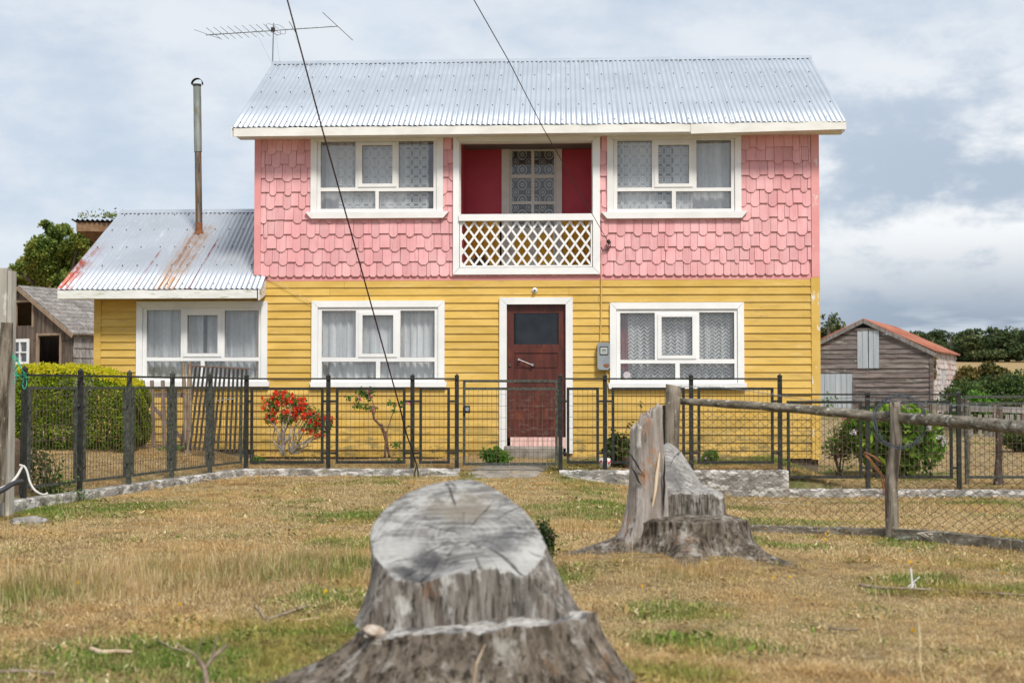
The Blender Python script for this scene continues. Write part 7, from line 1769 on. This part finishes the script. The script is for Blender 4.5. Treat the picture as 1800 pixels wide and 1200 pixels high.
def scatter(name, X, Y, Z, idx, scl, rot, gr_, coll, mat=None):
    me = bpy.data.meshes.new(name); me.vertices.add(len(X)); me.vertices.foreach_set('co', np.stack([X, Y, Z], 1).astype(np.float32).ravel())
    for k, ty, arr in (('idx', 'INT', idx.astype(np.int32)), ('scl', 'FLOAT', scl.astype(np.float32)), ('green', 'FLOAT', gr_.astype(np.float32))):
        a = me.attributes.new(k, ty, 'POINT'); a.data.foreach_set('value', arr)
    a = me.attributes.new('rot', 'FLOAT_VECTOR', 'POINT'); a.data.foreach_set('vector', rot.astype(np.float32).ravel())
    o = bpy.data.objects.new(name, me); COL.objects.link(o)
    ng = bpy.data.node_groups.new(name+'_nodes', 'GeometryNodeTree'); ng.interface.new_socket('Geometry', in_out='INPUT', socket_type='NodeSocketGeometry'); ng.interface.new_socket('Geometry', in_out='OUTPUT', socket_type='NodeSocketGeometry')
    N = ng.nodes; L = ng.links; gi = N.new('NodeGroupInput'); go = N.new('NodeGroupOutput'); ip = N.new('GeometryNodeInstanceOnPoints'); ci = N.new('GeometryNodeCollectionInfo')
    ci.inputs['Collection'].default_value = coll; ci.inputs['Separate Children'].default_value = True; ci.inputs['Reset Children'].default_value = True
    def na(nm, ty):
        q = N.new('GeometryNodeInputNamedAttribute'); q.data_type = ty; q.inputs['Name'].default_value = nm; return q.outputs['Attribute']
    L.new(gi.outputs[0], ip.inputs['Points']); L.new(ci.outputs[0], ip.inputs['Instance']); ip.inputs['Pick Instance'].default_value = True
    L.new(na('idx', 'INT'), ip.inputs['Instance Index']); L.new(na('scl', 'FLOAT'), ip.inputs['Scale'])
    er = N.new('FunctionNodeEulerToRotation'); L.new(na('rot', 'FLOAT_VECTOR'), er.inputs[0]); L.new(er.outputs[0], ip.inputs['Rotation'])
    L.new(ip.outputs[0], go.inputs[0]); md = o.modifiers.new('scatter', 'NODES'); md.node_group = ng; return o
go_ = scatter('grass', X, Yv, Z, idx, scl, rot, gr_, tc_); tag(go_, 'dry matted yellow grass with green patches covering the ground', 'grass', kind='stuff')
# small yellow flowers in the grass
fl = []
for (px, py) in ((725, 700+155, ), (240, 842), (30, 898), (355, 872), (137, 1038), (482, 924), (315, 1078), (572, 1055), (1130, 1045), (1388, 1028), (1360, 1030), (1345, 937), (1412, 937), (1488, 944), (1455, 945), (1598, 981), (1770, 945), (1782, 950), (1745, 950), (1762, 1020), (1605, 1125), (1452, 950), (1480, 897), (1500, 888), (1512, 880), (1700, 882), (1762, 878), (1640, 885), (1690, 905), (1420, 890), (296, 868), (268, 866), (265, 862), (370, 870), (450, 845), (520, 838), (568, 846), (610, 845), (660, 842), (690, 848), (430, 842), (1010, 842), (960, 838), (1055, 855), (905, 836), (1600, 1000), (1450, 960), (900, 700+160)):
    p = G(px, py); fl.append(p+Vector((0, 0, .05)))
P = np.repeat(np.array([tuple(p) for p in fl]), 9, 0); P = P+np.random.default_rng(3).normal(size=P.shape)*.004
o = leaf_obj('yellow_flowers', [leaves(P, .014, np.random.default_rng(1).random(len(P)), 0, .9, 3)+(0,)], [LM['yellowfl']], None); tag(o, 'tiny yellow flowers scattered through the dry grass', 'flowers', kind='stuff')
# twigs, sticks and litter
M['twig'] = surf('dry_grey_twig', (.16, .12, .09), (.34, .27, .21), 14, .9)
M['paletwig'] = surf('pale_dry_twig', (.42, .30, .20), (.55, .43, .31), 14, .9)
def twig(name, label, cat, pts, r, mat='twig', lift=.02, group=None, branches=()):
    P = [G(*q)+Vector((0, 0, lift+(q[2] if len(q) > 2 else 0))) for q in [(p[0], p[1]) if len(p) == 2 else (p[0], p[1]) for p in pts]]
    mb = MB(); S_ = smooth_path(P, 5) if len(P) > 2 else P; mb.tube(S_, [r*(1-.5*i/len(S_)) for i in range(len(S_))], 6, amp=.3); o = mb.build(name, M[mat], None, smooth=True); return tag(o, label, cat, group)
twig('stick', 'brown stick with a pale end lying in the grass left of the near stump', 'stick', [(470, 1095), (505, 1083), (540, 1070)], .009)
twig('stick', 'short thin grey stick crossing near the pale ended one, left of the near stump', 'stick', [(448, 1070), (462, 1088), (474, 1101)], .006)
twig('stick', 'pale flat splinter lying in the grass close to the near stump', 'stick', [(526, 1097), (545, 1094), (563, 1092)], .008, 'paletwig')
twig('bark_strip', 'curled pale bark strip in the grass at the lower left', 'bark', [(160, 1148), (178, 1154), (200, 1152), (232, 1153)], .014, 'paletwig')
twig('stick', 'thin dark stick in the grass at the left of the lower middle', 'stick', [(275, 1130), (300, 1145), (322, 1150)], .006)
twig('stick', 'thin bent stick by the left edge at the bottom of the picture', 'stick', [(0, 1188), (40, 1187), (95, 1192)], .010)
twig('stick', 'small white splinter in front of the white kerb', 'stick', [(357, 848), (366, 849), (376, 850)], .012, 'paletwig', .04)
twig('stick', 'long thin pale stick in the grass under the netting', 'stick', [(1325, 889), (1370, 891), (1430, 894)], .007, 'paletwig', .05)
twig('stick', 'brown twig lying on the dry slope in the lower right middle', 'stick', [(1456, 1114), (1480, 1116), (1512, 1117)], .006, 'twig', .03)
twig('dead_hose', 'long flat grey strip lying in the grass at the right by the white peg', 'strip', [(1510, 1033), (1545, 1038), (1600, 1040), (1700, 1045), (1800, 1052)], .010, 'twig', .02)
bpy.data.objects['dead_hose'].name = 'flat_strip'
p = G(1605, 1040); q = p+Vector((-.012, 0, .14)); th = thing('white_peg', 'thin white peg with a twisted tie standing in the green grass', 'peg', tuple(p))
mb = MB(); mb.tube([p, q], .005, 6); mb.build('peg', M['whiteobj'], th); mb = MB(); mb.tube([p+Vector((-.03, 0, .03)), p+Vector((.04, 0, .09))], .003, 5); mb.tube([p+Vector((-.02, 0, .02)), p+Vector((.01, 0, .05)), p+Vector((.02, 0, .01))], .005, 5); mb.build('tie', M['whiteobj'], th)
# bare forked twig at the bottom
rt = G(368, 1215); bt = thing('forked_twig', 'bare forked grey twig sticking up at the bottom left of the near stump', 'branch', tuple(rt))
Y0 = rt.y+.05; mb = MB(); mb.tube(smooth_path([rt-Vector((0, 0, .05)), at(360, 1178, Y0), at(347, 1158, Y0)]), .010, 8, amp=.2); mb.tube(smooth_path([at(360, 1176, Y0), at(372, 1158, Y0), at(385, 1145, Y0), at(398, 1135, Y0+.05)]), .007, 7, amp=.2)
mb.tube(smooth_path([at(350, 1160, Y0), at(340, 1148, Y0), at(322, 1138, Y0), at(308, 1130, Y0)]), .004, 6); mb.tube(smooth_path([at(371, 1158, Y0), at(378, 1130, Y0), at(382, 1118, Y0)]), .004, 6); mb.tube(smooth_path([at(348, 1158, Y0), at(350, 1140, Y0), at(357, 1118, Y0)]), .003, 6); mb.build('limb', M['twig'], bt, smooth=True)
q = at(822, 1200, 5.05); o = tag(MB().tube([q-Vector((0, 0, .15)), at(838, 1165, 5.05), at(853, 1131, 5.07)], [.004, .004, .002], 6).build('grass_stalk', M['paletwig'], None), 'single pale dry stalk standing before the near stump', 'grass stalk')
